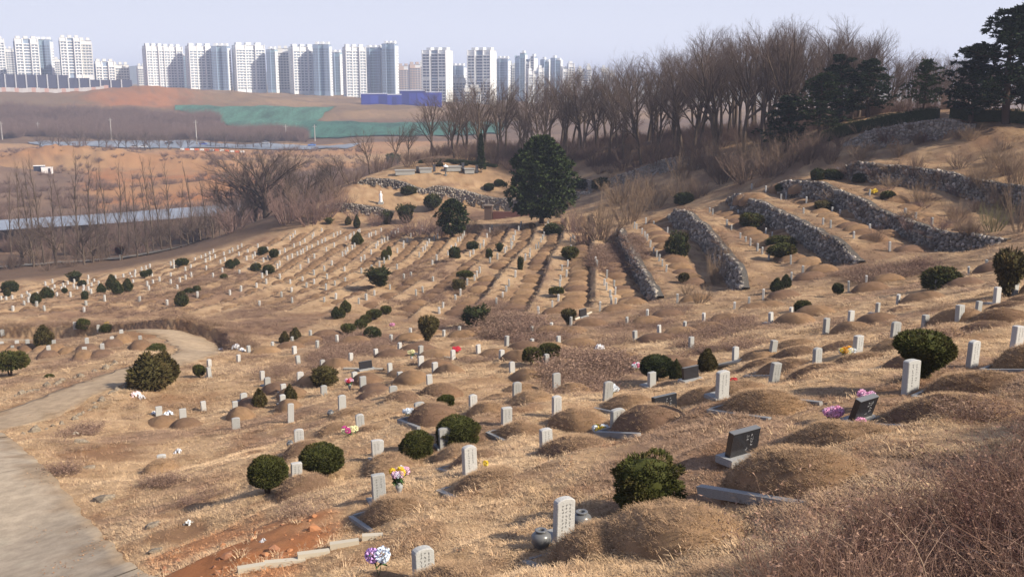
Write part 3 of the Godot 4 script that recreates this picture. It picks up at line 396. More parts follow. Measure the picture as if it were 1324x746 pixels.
func bench_mask(x: float, z: float) -> float:
	var d := -z
	return smoothstep(11.0, 14.0, d) * (1.0 - smoothstep(58.0, 70.0, d)) * smoothstep(-12.0, -5.0, x)

func bench_step(x: float, z: float) -> float:
	var m := bench_mask(x, z)
	if m <= 0.0: return 0.0
	var j := bench_of(x, z)
	var f := j - floorf(j)
	var saw := f - 0.5
	if f < 0.16: saw = lerpf(0.5, -0.34, smoothstep(0.0, 1.0, f / 0.16))
	return m * 0.3 * saw

func row_step(x: float, z: float) -> float:
	var m := field_mask(x, z)
	if m <= 0.0: return 0.0
	var j := row_of(x, z)
	var f := j - floorf(j)
	var a := 1.05 if x > -12.0 else lerpf(1.05, 0.85, clampf((-12.0 - x) / 15.0, 0.0, 1.0))
	var saw := f - 0.5
	if f < 0.07: saw = lerpf(0.5, -0.43, f / 0.07)
	return m * a * saw

const FAR_MOUNDS := [[-205.0, -445.0, 7.0, 34.0, 16.0], [-168.0, -450.0, 4.5, 30.0, 14.0], [-128.0, -440.0, 3.5, 26.0, 12.0], [-95.0, -350.0, 3.0, 30.0, 10.0], [-215.0, -400.0, 6.0, 26.0, 18.0], [-330.0, -960.0, 5.0, 60.0, 30.0], [-240.0, -955.0, 4.0, 50.0, 24.0]]
const FAR_D := [230.0, 330.0, 450.0, 600.0, 700.0, 780.0, 860.0, 950.0, 1100.0, 1400.0, 4200.0]
const FAR_B := [-1.2, -0.5, -0.42, -0.345, -0.27, -0.195, -0.12, -0.046, 0.1, 0.25, 0.49, 1.2]
const FAR_H := [
	[3, 3.5, 4, 4.5, 6, 12, 20, 24, 25, 26, 29, 30],
	[3, 4, 4, 4, 4, 6, 10, 16, 20, 22, 24, 26],
	[4, 4, 4, 4, 4, 5, 6, 8, 14, 18, 20, 22],
	[4, 4, 4, 4, 4, 4, 5, 6, 10, 16, 22, 24],
	[8, 8, 8, 6, 4.5, 4.5, 5, 6, 8, 14, 18, 18],
	[17, 17, 15, 13, 10, 10, 10, 10, 10, 14, 16, 16],
	[20, 20, 20, 20, 18, 18, 17, 15, 14, 14, 14, 14],
	[27, 28, 29, 31, 25, 21, 19, 17, 14, 14, 14, 14],
	[32, 33, 33, 33, 30, 25, 21, 18, 14, 14, 14, 14],
	[32, 32, 32, 32, 30, 26, 22, 18, 14, 14, 14, 14],
	[32, 32, 32, 32, 32, 32, 32, 32, 32, 32, 32, 32]]

func far_height(x: float, z: float) -> float:
	var d := maxf(-z, 1.0)
	if z > -60.0: d = 60.0
	var b := clampf(x / d, -1.2, 1.2)
	var i := 0
	while i < FAR_D.size() - 2 and d > FAR_D[i + 1]: i += 1
	var k := 0
	while k < FAR_B.size() - 2 and b > FAR_B[k + 1]: k += 1
	var t := smoothstep(0.0, 1.0, clampf((d - FAR_D[i]) / (FAR_D[i + 1] - FAR_D[i]), 0.0, 1.0))
	var u := clampf((b - FAR_B[k]) / (FAR_B[k + 1] - FAR_B[k]), 0.0, 1.0)
	return lerpf(lerpf(FAR_H[i][k], FAR_H[i][k + 1], u), lerpf(FAR_H[i + 1][k], FAR_H[i + 1][k + 1], u), t)

func make_land():
	n_fine = make_noise(3, 0.9, 3); n_mid = make_noise(5, 0.16, 3); n_big = make_noise(8, 0.02, 3)
	for w in WALL_LINES:
		var b := [1e9, -1e9, 1e9, -1e9]
		for p in w.p:
			b[0] = minf(b[0], p[0] - 5.0); b[1] = maxf(b[1], p[0] + 5.0)
			b[2] = minf(b[2], p[1] - 5.0); b[3] = maxf(b[3], p[1] + 5.0)
		wall_box.append(b)
	# a thin-plate surface through the surveyed heights
	var n := CONTROL.size(); var m := n + 3
	var A := []
	for i in n:
		var row := PackedFloat64Array(); row.resize(m + 1)
		var xi: float = CONTROL[i][0]; var zi: float = CONTROL[i][2]
		for k in n:
			var dx: float = xi - CONTROL[k][0]; var dz: float = zi - CONTROL[k][2]
			row[k] = kern((dx * dx + dz * dz) * 1e-4)
		row[i] += 0.0004 + 0.00002 * absf(zi) * 0.2
		row[n] = 1.0; row[n + 1] = xi * 0.01; row[n + 2] = zi * 0.01
		row[m] = CONTROL[i][1] - wall_step(xi, zi)
		A.append(row)
	for q in 3:
		var row := PackedFloat64Array(); row.resize(m + 1)
		for k in n: row[k] = [1.0, CONTROL[k][0] * 0.01, CONTROL[k][2] * 0.01][q]
		A.append(row)
	for c in m:
		var p := c
		for r in range(c + 1, m):
			if absf(A[r][c]) > absf(A[p][c]): p = r
		var tmp = A[c]; A[c] = A[p]; A[p] = tmp
		var ac: PackedFloat64Array = A[c]
		var iv := 1.0 / ac[c]
		for r in range(c + 1, m):
			var ar: PackedFloat64Array = A[r]
			var f := ar[c] * iv
			if f == 0.0: continue
			for k in range(c, m + 1): ar[k] -= f * ac[k]
			A[r] = ar
	tps_w.resize(m)
	for c in range(m - 1, -1, -1):
		var v: float = A[c][m]
		for k in range(c + 1, m): v -= A[c][k] * tps_w[k]
		tps_w[c] = v / A[c][c]
	var cx := PackedFloat64Array(); var cz := PackedFloat64Array()
	for p in CONTROL: cx.append(p[0]); cz.append(p[2])
	grid.resize(GNX * GNZ)
	for iz in GNZ:
		for ix in GNX:
			var x := GX0 + ix * GS; var z := GZ0 + iz * GS
			var v := tps_w[n] + tps_w[n + 1] * x * 0.01 + tps_w[n + 2] * z * 0.01
			for k in n:
				var dx := x - cx[k]; var dz := z - cz[k]
				var r2 := (dx * dx + dz * dz) * 1e-4
				if r2 > 1e-9: v += tps_w[k] * r2 * log(r2)
			var r := sqrt(x * x + z * z)
			var wf := smoothstep(205.0, 250.0, r)
			wf = maxf(wf, smoothstep(95.0, 135.0, absf(x)))
			if z > 0.0: wf = smoothstep(90.0, 135.0, r)
			if wf > 0.0: v = lerpf(v, 46.0 if z > -20.0 else far_height(x, minf(z, -200.0)), wf)
			grid[iz * GNX + ix] = v

func cr(a: float, b: float, c: float, d: float, t: float) -> float:
	return b + 0.5 * t * (c - a + t * (2.0 * a - 5.0 * b + 4.0 * c - d + t * (3.0 * (b - c) + d - a)))

func base_h(x: float, z: float) -> float:
	var fx := (x - GX0) / GS; var fz := (z - GZ0) / GS
	if fx < 1.0 or fz < 1.0 or fx > GNX - 3.0 or fz > GNZ - 3.0:
		if z > -20.0: return 46.0
		return far_height(x, z if z < -200.0 else -200.0)
	var ix := int(fx); var iz := int(fz)
	fx -= ix; fz -= iz
	var o := (iz - 1) * GNX + ix - 1
	var r0 := cr(grid[o], grid[o + 1], grid[o + 2], grid[o + 3], fx); o += GNX
	var r1 := cr(grid[o], grid[o + 1], grid[o + 2], grid[o + 3], fx); o += GNX
	var r2 := cr(grid[o], grid[o + 1], grid[o + 2], grid[o + 3], fx); o += GNX
	var r3 := cr(grid[o], grid[o + 1], grid[o + 2], grid[o + 3], fx)
	return cr(r0, r1, r2, r3, fz)

# distance to the lanes, so that the ground is kept smooth under them
func lane_dist(x: float, z: float) -> float:
	var best := 1e9
	if x > 5.0 or x < -75.0 or z > -8.0 or z < -100.0: return best
	for lane in LANES:
		var p: Array = lane
		for k in p.size() - 1:
			var ax: float = p[k][0]; var az: float = p[k][1]
			var dx: float = p[k + 1][0] - ax; var dz: float = p[k + 1][1] - az
			var t := clampf(((x - ax) * dx + (z - az) * dz) / (dx * dx + dz * dz), 0.0, 1.0)
			var ox := x - ax - dx * t; var oz := z - az - dz * t
			best = minf(best, sqrt(ox * ox + oz * oz) - lerpf(p[k][2], p[k + 1][2], t))
	return best

func ground_h(x: float, z: float) -> float:
	var h := base_h(x, z)
	var r2 := x * x + z * z
	if r2 < 62500.0:
		h += wall_step(x, z) + row_step(x, z) + bench_step(x, z)
		var q := smoothstep(-0.2, 1.5, lane_dist(x, z))
		h += (n_fine.get_noise_2d(x, z) * 0.05 + n_mid.get_noise_2d(x, z) * 0.22) * q
	else:
		h += n_big.get_noise_2d(x, z) * minf(2.5, sqrt(r2) * 0.003)
		for m in FAR_MOUNDS:
			var ex: float = (x - m[0]) / m[3]; var ez: float = (z - m[1]) / m[4]
			var e := ex * ex + ez * ez
			if e < 9.0: h += m[2] * exp(-e) * (1.0 + 0.25 * n_mid.get_noise_2d(x * 0.6, z * 0.6))
		# the stream bed
		if z > -345.0 and x < -5.0:
			var c := -231.0 - (x + 118.0) * 0.72 if x > -118.0 else -231.0 - (x + 118.0) * 0.3
			h -= 3.2 * (1.0 - smoothstep(10.0, 20.0, absf(z - c + 8.0)))
	return h

func ground_n(x: float, z: float, e := 0.4) -> Vector3:
	return Vector3(base_h(x - e, z) - base_h(x + e, z), 2.0 * e, base_h(x, z - e) - base_h(x, z + e)).normalized()
# ---------------------------------------------------------------- helpers
var rng := RandomNumberGenerator.new()
var names := {}
var mats := {}

func rf(a: float, b: float) -> float: return rng.randf_range(a, b)

func numbered(n: String) -> String:
	var c: int = names.get(n, 0)
	names[n] = c + 1
	return n if c == 0 else "%s_%03d" % [n, c]

func tag(o: Node, label: String, category: String, group := "", kind := "") -> Node:
	if label: o.set_meta("label", label)
	if category: o.set_meta("category", category)
	if group: o.set_meta("group", group)
	if kind: o.set_meta("kind", kind)
	return o

func put(mesh: Mesh, called: String, m: Material, parent: Node = null) -> MeshInstance3D:
	var o := MeshInstance3D.new()
	o.mesh = mesh
	if m: o.material_override = m
	if parent:
		o.name = called; parent.add_child(o, true)
	else:
		o.name = numbered(called); add_child(o)
	return o

func thing(called: String, label: String, category: String, at: Vector3, turn := 0.0, group := "") -> Node3D:
	var o := Node3D.new(); o.name = numbered(called); add_child(o)
	o.position = at; o.rotation.y = turn
	tag(o, label, category, group)
	return o

func setting(mesh: Mesh, called: String, m: Material) -> MeshInstance3D:
	var o := put(mesh, called, m)
	o.set_meta("kind", "structure")
	return o

func flat(c: Color, rough := 0.9) -> StandardMaterial3D:   # c is a linear base colour
	var m := StandardMaterial3D.new()
	m.albedo_color = c.linear_to_srgb(); m.roughness = rough
	m.metallic_specular = 0.3
	return m

# mesh builder: indexed triangles with normals and colours
class MB:
	var v := PackedVector3Array()
	var n := PackedVector3Array()
	var c := PackedColorArray()
	var ix := PackedInt32Array()
	var use_c := false
	func vert(p: Vector3, q: Vector3, col := Color.WHITE) -> int:
		v.append(p); n.append(q); c.append(col)
		return v.size() - 1
	func tri(a: int, b: int, d: int):
		ix.append(a); ix.append(b); ix.append(d)
	func flat_tri(a: Vector3, b: Vector3, d: Vector3, col := Color.WHITE):
		var q := (d - a).cross(b - a).normalized()
		var i := v.size()
		v.append(a); v.append(b); v.append(d)
		n.append(q); n.append(q); n.append(q)
		c.append(col); c.append(col); c.append(col)
		ix.append(i); ix.append(i + 1); ix.append(i + 2)
	func quad(a: Vector3, b: Vector3, d: Vector3, e: Vector3, col := Color.WHITE):
		var q := (d - a).cross(b - a).normalized()
		var i := v.size()
		v.append(a); v.append(b); v.append(d); v.append(e)
		for k in 4: n.append(q); c.append(col)
		ix.append(i); ix.append(i + 1); ix.append(i + 2); ix.append(i); ix.append(i + 2); ix.append(i + 3)
	func box(at: Vector3, s: Vector3, b := Basis.IDENTITY, col := Color.WHITE):
		var h := s * 0.5
		for f in 6:
			var ax := f / 2
			var sg := 1.0 if f % 2 == 0 else -1.0
			var u := Vector3.ZERO; var w := Vector3.ZERO; var o := Vector3.ZERO
			o[ax] = h[ax] * sg
			u[(ax + 1) % 3] = h[(ax + 1) % 3]
			w[(ax + 2) % 3] = h[(ax + 2) % 3] * sg
			quad(at + b * (o - u - w), at + b * (o - u + w), at + b * (o + u + w), at + b * (o + u - w), col)
	func tube(a: Vector3, b: Vector3, ra: float, rb: float, sides := 5, col := Color.WHITE, cap := false):
		var d := (b - a)
		if d.length_squared() < 1e-10: return
		d = d.normalized()
		var u := d.cross(Vector3.UP if absf(d.y) < 0.9 else Vector3.RIGHT).normalized()
		var w := d.cross(u)
		var i := v.size()
		for k in sides:
			var t := TAU * k / sides
			var q := u * cos(t) + w * sin(t)
			v.append(a + q * ra); n.append(q); c.append(col)
			v.append(b + q * rb); n.append(q); c.append(col)
		for k in sides:
			var p := i + 2 * k; var r := i + 2 * ((k + 1) % sides)
			ix.append(p); ix.append(p + 1); ix.append(r)
			ix.append(r); ix.append(p + 1); ix.append(r + 1)
		if cap:
			var e := v.size()
			v.append(b); n.append(d); c.append(col)
			for k in sides:
				var t := TAU * k / sides
				v.append(b + (u * cos(t) + w * sin(t)) * rb); n.append(d); c.append(col)
			for k in sides: ix.append(e); ix.append(e + 1 + k); ix.append(e + 1 + (k + 1) % sides)
	func lathe(prof: Array, sides := 16, col := Color.WHITE, at := Vector3.ZERO):   # prof: [radius, y]
		var i := v.size()
		var m := prof.size()
		for k in m:
			var p0: Array = prof[maxi(k - 1, 0)]; var p1: Array = prof[mini(k + 1, m - 1)]
			var nr: float = p1[1] - p0[1]; var ny: float = p0[0] - p1[0]
			for s in sides:
				var t := TAU * s / sides
				v.append(at + Vector3(cos(t) * prof[k][0], prof[k][1], sin(t) * prof[k][0]))
				n.append(Vector3(cos(t) * nr, ny, sin(t) * nr).normalized()); c.append(col)
		for k in m - 1:
			for s in sides:
				var a := i + k * sides + s; var b := i + k * sides + (s + 1) % sides
				ix.append(a); ix.append(b); ix.append(a + sides)
				ix.append(b); ix.append(b + sides); ix.append(a + sides)
	func add(o: MB, x: Transform3D):
		var i := v.size()
		for k in o.v.size():
			v.append(x * o.v[k]); n.append((x.basis * o.n[k]).normalized()); c.append(o.c[k])
		for k in o.ix: ix.append(i + k)
	func mesh() -> ArrayMesh:
		var a := []; a.resize(Mesh.ARRAY_MAX)
		a[Mesh.ARRAY_VERTEX] = v; a[Mesh.ARRAY_NORMAL] = n
		if use_c: a[Mesh.ARRAY_COLOR] = c
		a[Mesh.ARRAY_INDEX] = ix
		var m := ArrayMesh.new()
		m.add_surface_from_arrays(Mesh.PRIMITIVE_TRIANGLES, a)
		return m

func multi(called: String, mesh: Mesh, m: Material, xs: Array, cols: Array = [], parent: Node = null) -> MultiMeshInstance3D:
	var mm := MultiMesh.new()
	mm.transform_format = MultiMesh.TRANSFORM_3D
	mm.use_colors = cols.size() > 0
	mm.mesh = mesh
	mm.instance_count = xs.size()
	for i in xs.size():
		mm.set_instance_transform(i, xs[i])
		if cols.size() > 0: mm.set_instance_color(i, cols[i])
	var o := MultiMeshInstance3D.new()
	o.multimesh = mm
	if m: o.material_override = m
	if parent:
		o.name = called; parent.add_child(o, true)
	else:
		o.name = numbered(called); add_child(o)
	o.set_meta("kind", "stuff")
	return o

# ---------------------------------------------------------------- materials
# a blade-by-blade picture of matted dry grass, in tones round white so that vertex colours give the hue
func blades_texture(seed_: int, size: int, count: int, base: Color, spread: float, length: float) -> Array:
	var r := RandomNumberGenerator.new(); r.seed = seed_
	var im := Image.create(size, size, false, Image.FORMAT_RGB8)
	im.fill(base)
	for i in count:
		var x := r.randf() * size; var y := r.randf() * size
		var a := r.randf() * TAU
		var l := int(length * (0.4 + r.randf()))
		var t := 1.0 + (r.randf() - 0.45) * spread
		var c := Color(clampf(base.r * t * 1.02, 0, 1), clampf(base.g * t, 0, 1), clampf(base.b * t * (0.9 + 0.2 * r.randf()), 0, 1))
		var dx := cos(a); var dy := sin(a); var bend := (r.randf() - 0.5) * 0.08
		for k in l:
			im.set_pixel(posmod(int(x), size), posmod(int(y), size), c)
			x += dx; y += dy
			dx -= dy * bend; dy += dx * bend
	var nm := im.duplicate() as Image
	nm.bump_map_to_normal_map(6.0)
	im.generate_mipmaps(); nm.generate_mipmaps()
	return [ImageTexture.create_from_image(im), ImageTexture.create_from_image(nm)]

# speckled stone, soil or concrete: noise at two scales with dots
func grain_texture(seed_: int, size: int, f1: float, f2: float, lo: float, hi: float, dots: int) -> Array:
	var r := RandomNumberGenerator.new(); r.seed = seed_
	var ia := make_noise(seed_, f1, 4).get_seamless_image(size, size)
	var ib := make_noise(seed_ + 1, f2, 3).get_seamless_image(size, size)
	var im := Image.create(size, size, false, Image.FORMAT_RGB8)
	for y in size:
		for x in size:
			var t := 0.55 * ia.get_pixel(x, y).r + 0.45 * ib.get_pixel(x, y).r
			t = lerpf(lo, hi, smoothstep(0.2, 0.8, t)) + (r.randf() - 0.5) * 0.07
			im.set_pixel(x, y, Color(t, t, t))
	for i in dots:
		var t := r.randf_range(lo * 0.6, minf(hi * 1.15, 1.0))
		im.fill_rect(Rect2i(r.randi() % (size - 2), r.randi() % (size - 2), 1 + r.randi() % 2, 1 + r.randi() % 2), Color(t, t, t))
	var nm := im.duplicate() as Image
	nm.bump_map_to_normal_map(4.0)
	im.generate_mipmaps(); nm.generate_mipmaps()
	return [ImageTexture.create_from_image(im), ImageTexture.create_from_image(nm)]

func textured(t: Array, metres: float, c: Color, rough := 0.95, vc := false, nscale := 1.0) -> StandardMaterial3D:
	var m := StandardMaterial3D.new()
	m.albedo_texture = t[0]; m.albedo_color = c.linear_to_srgb()
	m.normal_enabled = true; m.normal_texture = t[1]; m.normal_scale = nscale
	m.uv1_triplanar = true; m.uv1_world_triplanar = true
	m.uv1_scale = Vector3.ONE / metres
	m.roughness = rough; m.metallic_specular = 0.25
	m.vertex_color_use_as_albedo = vc
	return m

func make_materials():
	rng.seed = 11
	var gt := blades_texture(4, 1024, 42000, Color(0.80, 0.79, 0.77), 0.55, 34.0)
	var st := grain_texture(7, 256, 0.06, 0.25, 0.82, 1.0, 500)
	var rt := grain_texture(9, 512, 0.02, 0.12, 0.5, 1.0, 5000)
	mats.grass = textured(gt, 2.2, Color(1, 1, 1), 0.95, true, 0.8)
	mats.granite = textured(st, 0.6, Color(0.50, 0.50, 0.49), 0.75, true, 0.25)
	mats.concrete = textured(rt, 2.6, Color(0.42, 0.37, 0.31), 0.95, true, 0.5)
	mats.rubble = textured(rt, 1.1, Color(0.43, 0.385, 0.335), 0.95, true, 0.8)
	mats.edge_rock = textured(rt, 1.1, Color(0.40, 0.33, 0.25), 0.95, true, 0.8)
	mats.slab = textured(grain_texture(19, 512, 0.012, 0.09, 0.84, 1.0, 1500), 4.3, Color(0.47, 0.425, 0.365), 0.95, true, 0.12)
	mats.soil = textured(rt, 3.0, Color(1, 1, 1), 0.97, true, 0.8)
	var lf := StandardMaterial3D.new()
	lf.vertex_color_use_as_albedo = true; lf.roughness = 0.75; lf.metallic_specular = 0.2
	lf.cull_mode = BaseMaterial3D.CULL_DISABLED
	mats.leaf = lf
	var wd := StandardMaterial3D.new()
	wd.vertex_color_use_as_albedo = true; wd.roughness = 0.95; wd.metallic_specular = 0.1
	mats.wood = wd
	mats.paint = wd

# ---------------------------------------------------------------- ground
const STRAW := Color(0.455, 0.31, 0.183)
const STRAW_PALE := Color(0.595, 0.43, 0.272)
const WEED := Color(0.23, 0.142, 0.108)
const EARTH := Color(0.30, 0.17, 0.095)
const ORANGE := Color(0.48, 0.205, 0.09)
const SAND := Color(0.52, 0.35, 0.20)
const SCRUB := Color(0.17, 0.115, 0.085)

func near_ellipse(x: float, z: float, cx: float, cz: float, rx: float, rz: float) -> float:
	var a := (x - cx) / rx; var b := (z - cz) / rz
	if a * a + b * b > 3.2: return 0.0
	return 1.0 - smoothstep(0.55, 1.25, sqrt(a * a + b * b) + n_mid.get_noise_2d(x * 3.0, z * 3.0) * 0.5)

func ground_colour(x: float, z: float) -> Color:
	var d := -z; var r := sqrt(x * x + z * z)
	var a := n_mid.get_noise_2d(x, z); var speckle := n_fine.get_noise_2d(x * 1.3, z * 1.3); var g := n_big.get_noise_2d(x, z)
	if r < 245.0:
		var c := STRAW.lerp(STRAW_PALE, clampf(0.45 + a * 0.7 + speckle * 0.35, 0.0, 1.0))
		var wv := smoothstep(0.12, 0.45, n_mid.get_noise_2d(x * 0.45 + 40.0, z * 0.45) + speckle * 0.25)
		c = c.lerp(WEED, wv * 0.65)
		c = c * (1.0 + 0.22 * speckle + 0.16 * n_fine.get_noise_2d(x * 0.45 + 31.0, z * 0.45))
		var spot := n_fine.get_noise_2d(x * 0.7 + 11.0, z * 0.7 + 5.0)
		c = c.lerp(Color(0.27, 0.165, 0.105), smoothstep(0.15, 0.5, spot) * 0.5)
		var bare := n_mid.get_noise_2d(x * 1.7 + 120.0, z * 1.7) + speckle * 0.3
		c = c.lerp(EARTH, smoothstep(0.22, 0.5, bare) * 0.55)
		# footpaths trodden to bare pale thatch along the rows of the middle field, ragged and broken
		var trod := clampf(0.55 + a * 0.9 + n_fine.get_noise_2d(x * 1.9 + 3.0, z * 1.9) * 0.6, 0.0, 0.85)
		var fm := field_mask(x, z)
		if fm > 0.0:
			var fj := row_of(x, z) + speckle * 0.06
			var ff := fj - floorf(fj)
			c = c.lerp(STRAW_PALE, fm * trod * smoothstep(0.58, 0.64, ff) * (1.0 - smoothstep(0.92, 1.0, ff)))
		elif d > 80.0 and x > 11.0:
			var tv := n_mid.get_noise_2d(x * 1.6, z * 1.6) + 0.5 * speckle
			c = c.lerp(Color(0.29, 0.195, 0.13), smoothstep(-0.25, 0.3, tv) * 0.75)
		elif d > 60.0:
			# worn ground between the rows
			wv = smoothstep(0.0, 0.35, n_big.get_noise_2d(x * 2.2, z * 2.2) + speckle * 0.2)
			c = c.lerp(Color(0.30, 0.195, 0.13), wv * 0.5)
		for p in SOIL_PATCHES:
			if absf(x - p[0]) > p[2] * 1.8 or absf(z - p[1]) > p[3] * 1.8: continue
			var e := near_ellipse(x, z, p[0], p[1], p[2], p[3])
			if e > 0.0: c = c.lerp([EARTH, ORANGE, WEED, SCRUB][int(p[4])], e * p[5])
		# the woodland floor beyond the terraces, and the valley edge on the left
		var wood := smoothstep(0.0, 14.0, -z - (198.0 - clampf(x, -20.0, 60.0) * 1.05)) if x > -35.0 else smoothstep(-3.0, 6.0, -z - (176.0 + (x + 35.0) * 0.42))
		c = c.lerp(SCRUB, clampf(wood + speckle * 0.15, 0.0, 1.0))
		return c
	var b := x / maxf(d, 1.0)
	var c2 := SCRUB.lerp(Color(0.26, 0.18, 0.12), clampf(0.5 + g * 0.9 + a * 0.3, 0.0, 1.0))
	var e2 := clampf(0.5 + n_big.get_noise_2d(x * 0.6 + 90.0, z * 0.6) * 1.3, 0.0, 1.0)
	if d < 610.0:
		c2 = Color(0.20, 0.14, 0.115).lerp(Color(0.30, 0.21, 0.155), clampf(0.5 + g * 1.2 + a * 0.4, 0.0, 1.0))
		var pit := smoothstep(-0.43, -0.38, b + g * 0.05) * (1.0 - smoothstep(-0.27, -0.2, b + a * 0.03)) * smoothstep(285.0, 315.0, d + a * 25.0)
		c2 = c2.lerp(ORANGE.lerp(SAND, e2 * 0.6), pit * 0.9)
		c2 = c2.lerp(SAND.lerp(ORANGE, e2 * 0.5), smoothstep(405.0, 430.0, d + a * 20.0) * (1.0 - smoothstep(-0.1, 0.0, b)) * 0.9)
	elif d > 800.0:
		c2 = Color(0.25, 0.175, 0.11).lerp(ORANGE, smoothstep(-0.43, -0.38, b + g * 0.04) * (1.0 - smoothstep(-0.35, -0.27, b + a * 0.03)) * (0.55 + 0.45 * e2) * smoothstep(830.0, 880.0, d))
		c2 = c2.lerp(SAND, smoothstep(-0.32, -0.26, b) * 0.45 * e2)
		c2 = c2.lerp(Color(0.22, 0.24, 0.12), smoothstep(1200.0, 1600.0, d) * 0.6)
	var det := n_mid.get_noise_2d(x * 0.35, z * 0.35) * 0.7 + n_mid.get_noise_2d(x * 1.3 + 7.0, z * 1.3) * 0.5
	c2 = c2.lerp(SCRUB, clampf(det * 1.3, 0.0, 0.7)) * (1.0 + 0.3 * det)
	return c2

func build_ground():
	var rs := PackedFloat32Array()
	var r := 1.2
	while r < 4300.0:
		rs.append(r)
		if r < 9.0: r *= 1.035
		elif r < 70.0: r *= 1.0085
		elif r < 215.0: r *= 1.0062
		elif r < 1150.0: r *= 1.012
		else: r *= 1.04
	var an := PackedFloat32Array()
	var t := 0.62
	var nf := 430
	for i in nf + 1: an.append(lerpf(-t, t, float(i) / nf))
	for i in range(1, 56): an.append(lerpf(t, TAU - t, i / 56.0))
	var mb := MB.new(); mb.use_c = true
	var na := an.size(); var nr := rs.size()
	var P := PackedVector3Array(); var C := PackedColorArray(); var N := PackedVector3Array()
	P.resize(na * nr); C.resize(na * nr); N.resize(na * nr)
	for i in nr:
		for k in na:
			var x := rs[i] * sin(an[k]); var z := -rs[i] * cos(an[k])
			P[i * na + k] = Vector3(x, ground_h(x, z), z)
			C[i * na + k] = ground_colour(x, z)
	var I := PackedInt32Array()
	for i in nr - 1:
		for k in na:
			var a := i * na + k; var b := i * na + (k + 1) % na
			I.append(a); I.append(a + na); I.append(b)
			I.append(b); I.append(a + na); I.append(b + na)
	for i in nr:
		for k in na:
			var e := P[i * na + (k + 1) % na] - P[i * na + (k - 1 + na) % na]
			var g := P[mini(i + 1, nr - 1) * na + k] - P[maxi(i - 1, 0) * na + k]
			N[i * na + k] = e.cross(g).normalized()
	mb.v = P; mb.c = C; mb.n = N; mb.ix = I
	print("ground ", P.size())
	setting(mb.mesh(), "ground", mats.grass)

# ---------------------------------------------------------------- lanes and walls
func lane_mesh(lane: Array, lift: float, skirt: float, across: int, col: Color, ragged: float, s0 := 0.0, s1 := 1e9) -> ArrayMesh:
	var c := Curve3D.new()
	for k in lane.size():
		var p := Vector3(lane[k][0], lane[k][2], lane[k][1])
		var a: Array = lane[maxi(k - 1, 0)]; var b: Array = lane[mini(k + 1, lane.size() - 1)]
		var t := Vector3(b[0] - a[0], 0, b[1] - a[1]) * 0.17
		c.add_point(p, -t, t)
	var L := minf(c.get_baked_length(), s1); var n := maxi(int((L - s0) / 0.5), 1)
	var mb := MB.new(); mb.use_c = true
	for i in n + 1:
		var s := s0 + (L - s0) * i / n
		var p := c.sample_baked(s); var q := c.sample_baked(minf(s + 0.3, c.get_baked_length())) - c.sample_baked(maxf(s - 0.3, 0.0))
		var side := Vector3(-q.z, 0, q.x).normalized()
		for k in across + 3:
			var u := (float(clampi(k, 1, across + 1) - 1) / across) * 2.0 - 1.0
			var wv := p.y + ragged * n_fine.get_noise_2d(s * 0.8 + u * 50.0, u * 90.0)
			var x := p.x + side.x * u * wv; var z := p.z + side.z * u * wv
			var h := ground_h(x, z) + lift
			if k == 0 or k == across + 2: h -= skirt
			var f := n_fine.get_noise_2d(x * 2.0, z * 2.0); var g := n_mid.get_noise_2d(x * 2.0 + 9.0, z * 2.0)
			# straw litter and soil lie on the edges in ragged drifts
			var cc := col * (1.0 + f * 0.14 + g * 0.22)
			var drift := smoothstep(0.4, 0.65, absf(u) * 0.6 + g * 0.45 + f * 0.25)
			cc = cc.lerp(STRAW * 0.9, drift * 0.55)
			mb.vert(Vector3(x, h, z), Vector3.UP, cc)
	var w := across + 3
	for i in n:
		for k in w - 1:
			var a := i * w + k
			mb.tri(a, a + w, a + 1); mb.tri(a + 1, a + w, a + w + 1)
	# normals
	for i in n + 1:
		for k in w:
			var e := mb.v[i * w + mini(k + 1, w - 1)] - mb.v[i * w + maxi(k - 1, 0)]
			var g := mb.v[mini(i + 1, n) * w + k] - mb.v[maxi(i - 1, 0) * w + k]
			var q := e.cross(g).normalized()
			mb.n[i * w + k] = q if q.y > 0 else -q
	return mb.mesh()

func lump(seed_: int, rough := 0.28) -> MB:
	var r := RandomNumberGenerator.new(); r.seed = seed_
	var mb := MB.new(); mb.use_c = true
	var p := []
	var g := (1.0 + sqrt(5.0)) / 2.0
	for q in [[-1, g, 0], [1, g, 0], [-1, -g, 0], [1, -g, 0], [0, -1, g], [0, 1, g], [0, -1, -g], [0, 1, -g], [g, 0, -1], [g, 0, 1], [-g, 0, -1], [-g, 0, 1]]:
		p.append(Vector3(q[0], q[1], q[2]).normalized() * (0.5 + r.randf_range(-rough, rough) * 0.5))
	for f in [[0, 11, 5], [0, 5, 1], [0, 1, 7], [0, 7, 10], [0, 10, 11], [1, 5, 9], [5, 11, 4], [11, 10, 2], [10, 7, 6], [7, 1, 8], [3, 9, 4], [3, 4, 2], [3, 2, 6], [3, 6, 8], [3, 8, 9], [4, 9, 5], [2, 4, 11], [6, 2, 10], [8, 6, 7], [9, 8, 1]]:
		var t := 0.9 + r.randf() * 0.1
		mb.flat_tri(p[f[0]], p[f[2]], p[f[1]], Color(t, t, t))
	return mb

const WALL_TEXT := [
	["dark stone retaining wall of the lowest terrace, ending at a weedy mound", 0],
	["tall curved dark stone retaining wall with a tan bush in front", 0],
	["long dark stone retaining wall above the stacked pair of shrubs", 0],
	["rubble stone retaining wall with weeds hanging over its top", 0],
	["upper rubble stone retaining wall below the highest path", 0],
	["pale rubble stone wall under the clipped hedge", 1],
	["pale grey masonry wall running behind the big evergreen", 1],
	["low dark stone terrace wall beside the white statue", 0],
	["low grey terrace wall left of the pale grey masonry wall", 0],
	["long grey stone slope wall at the wood edge", 1]]

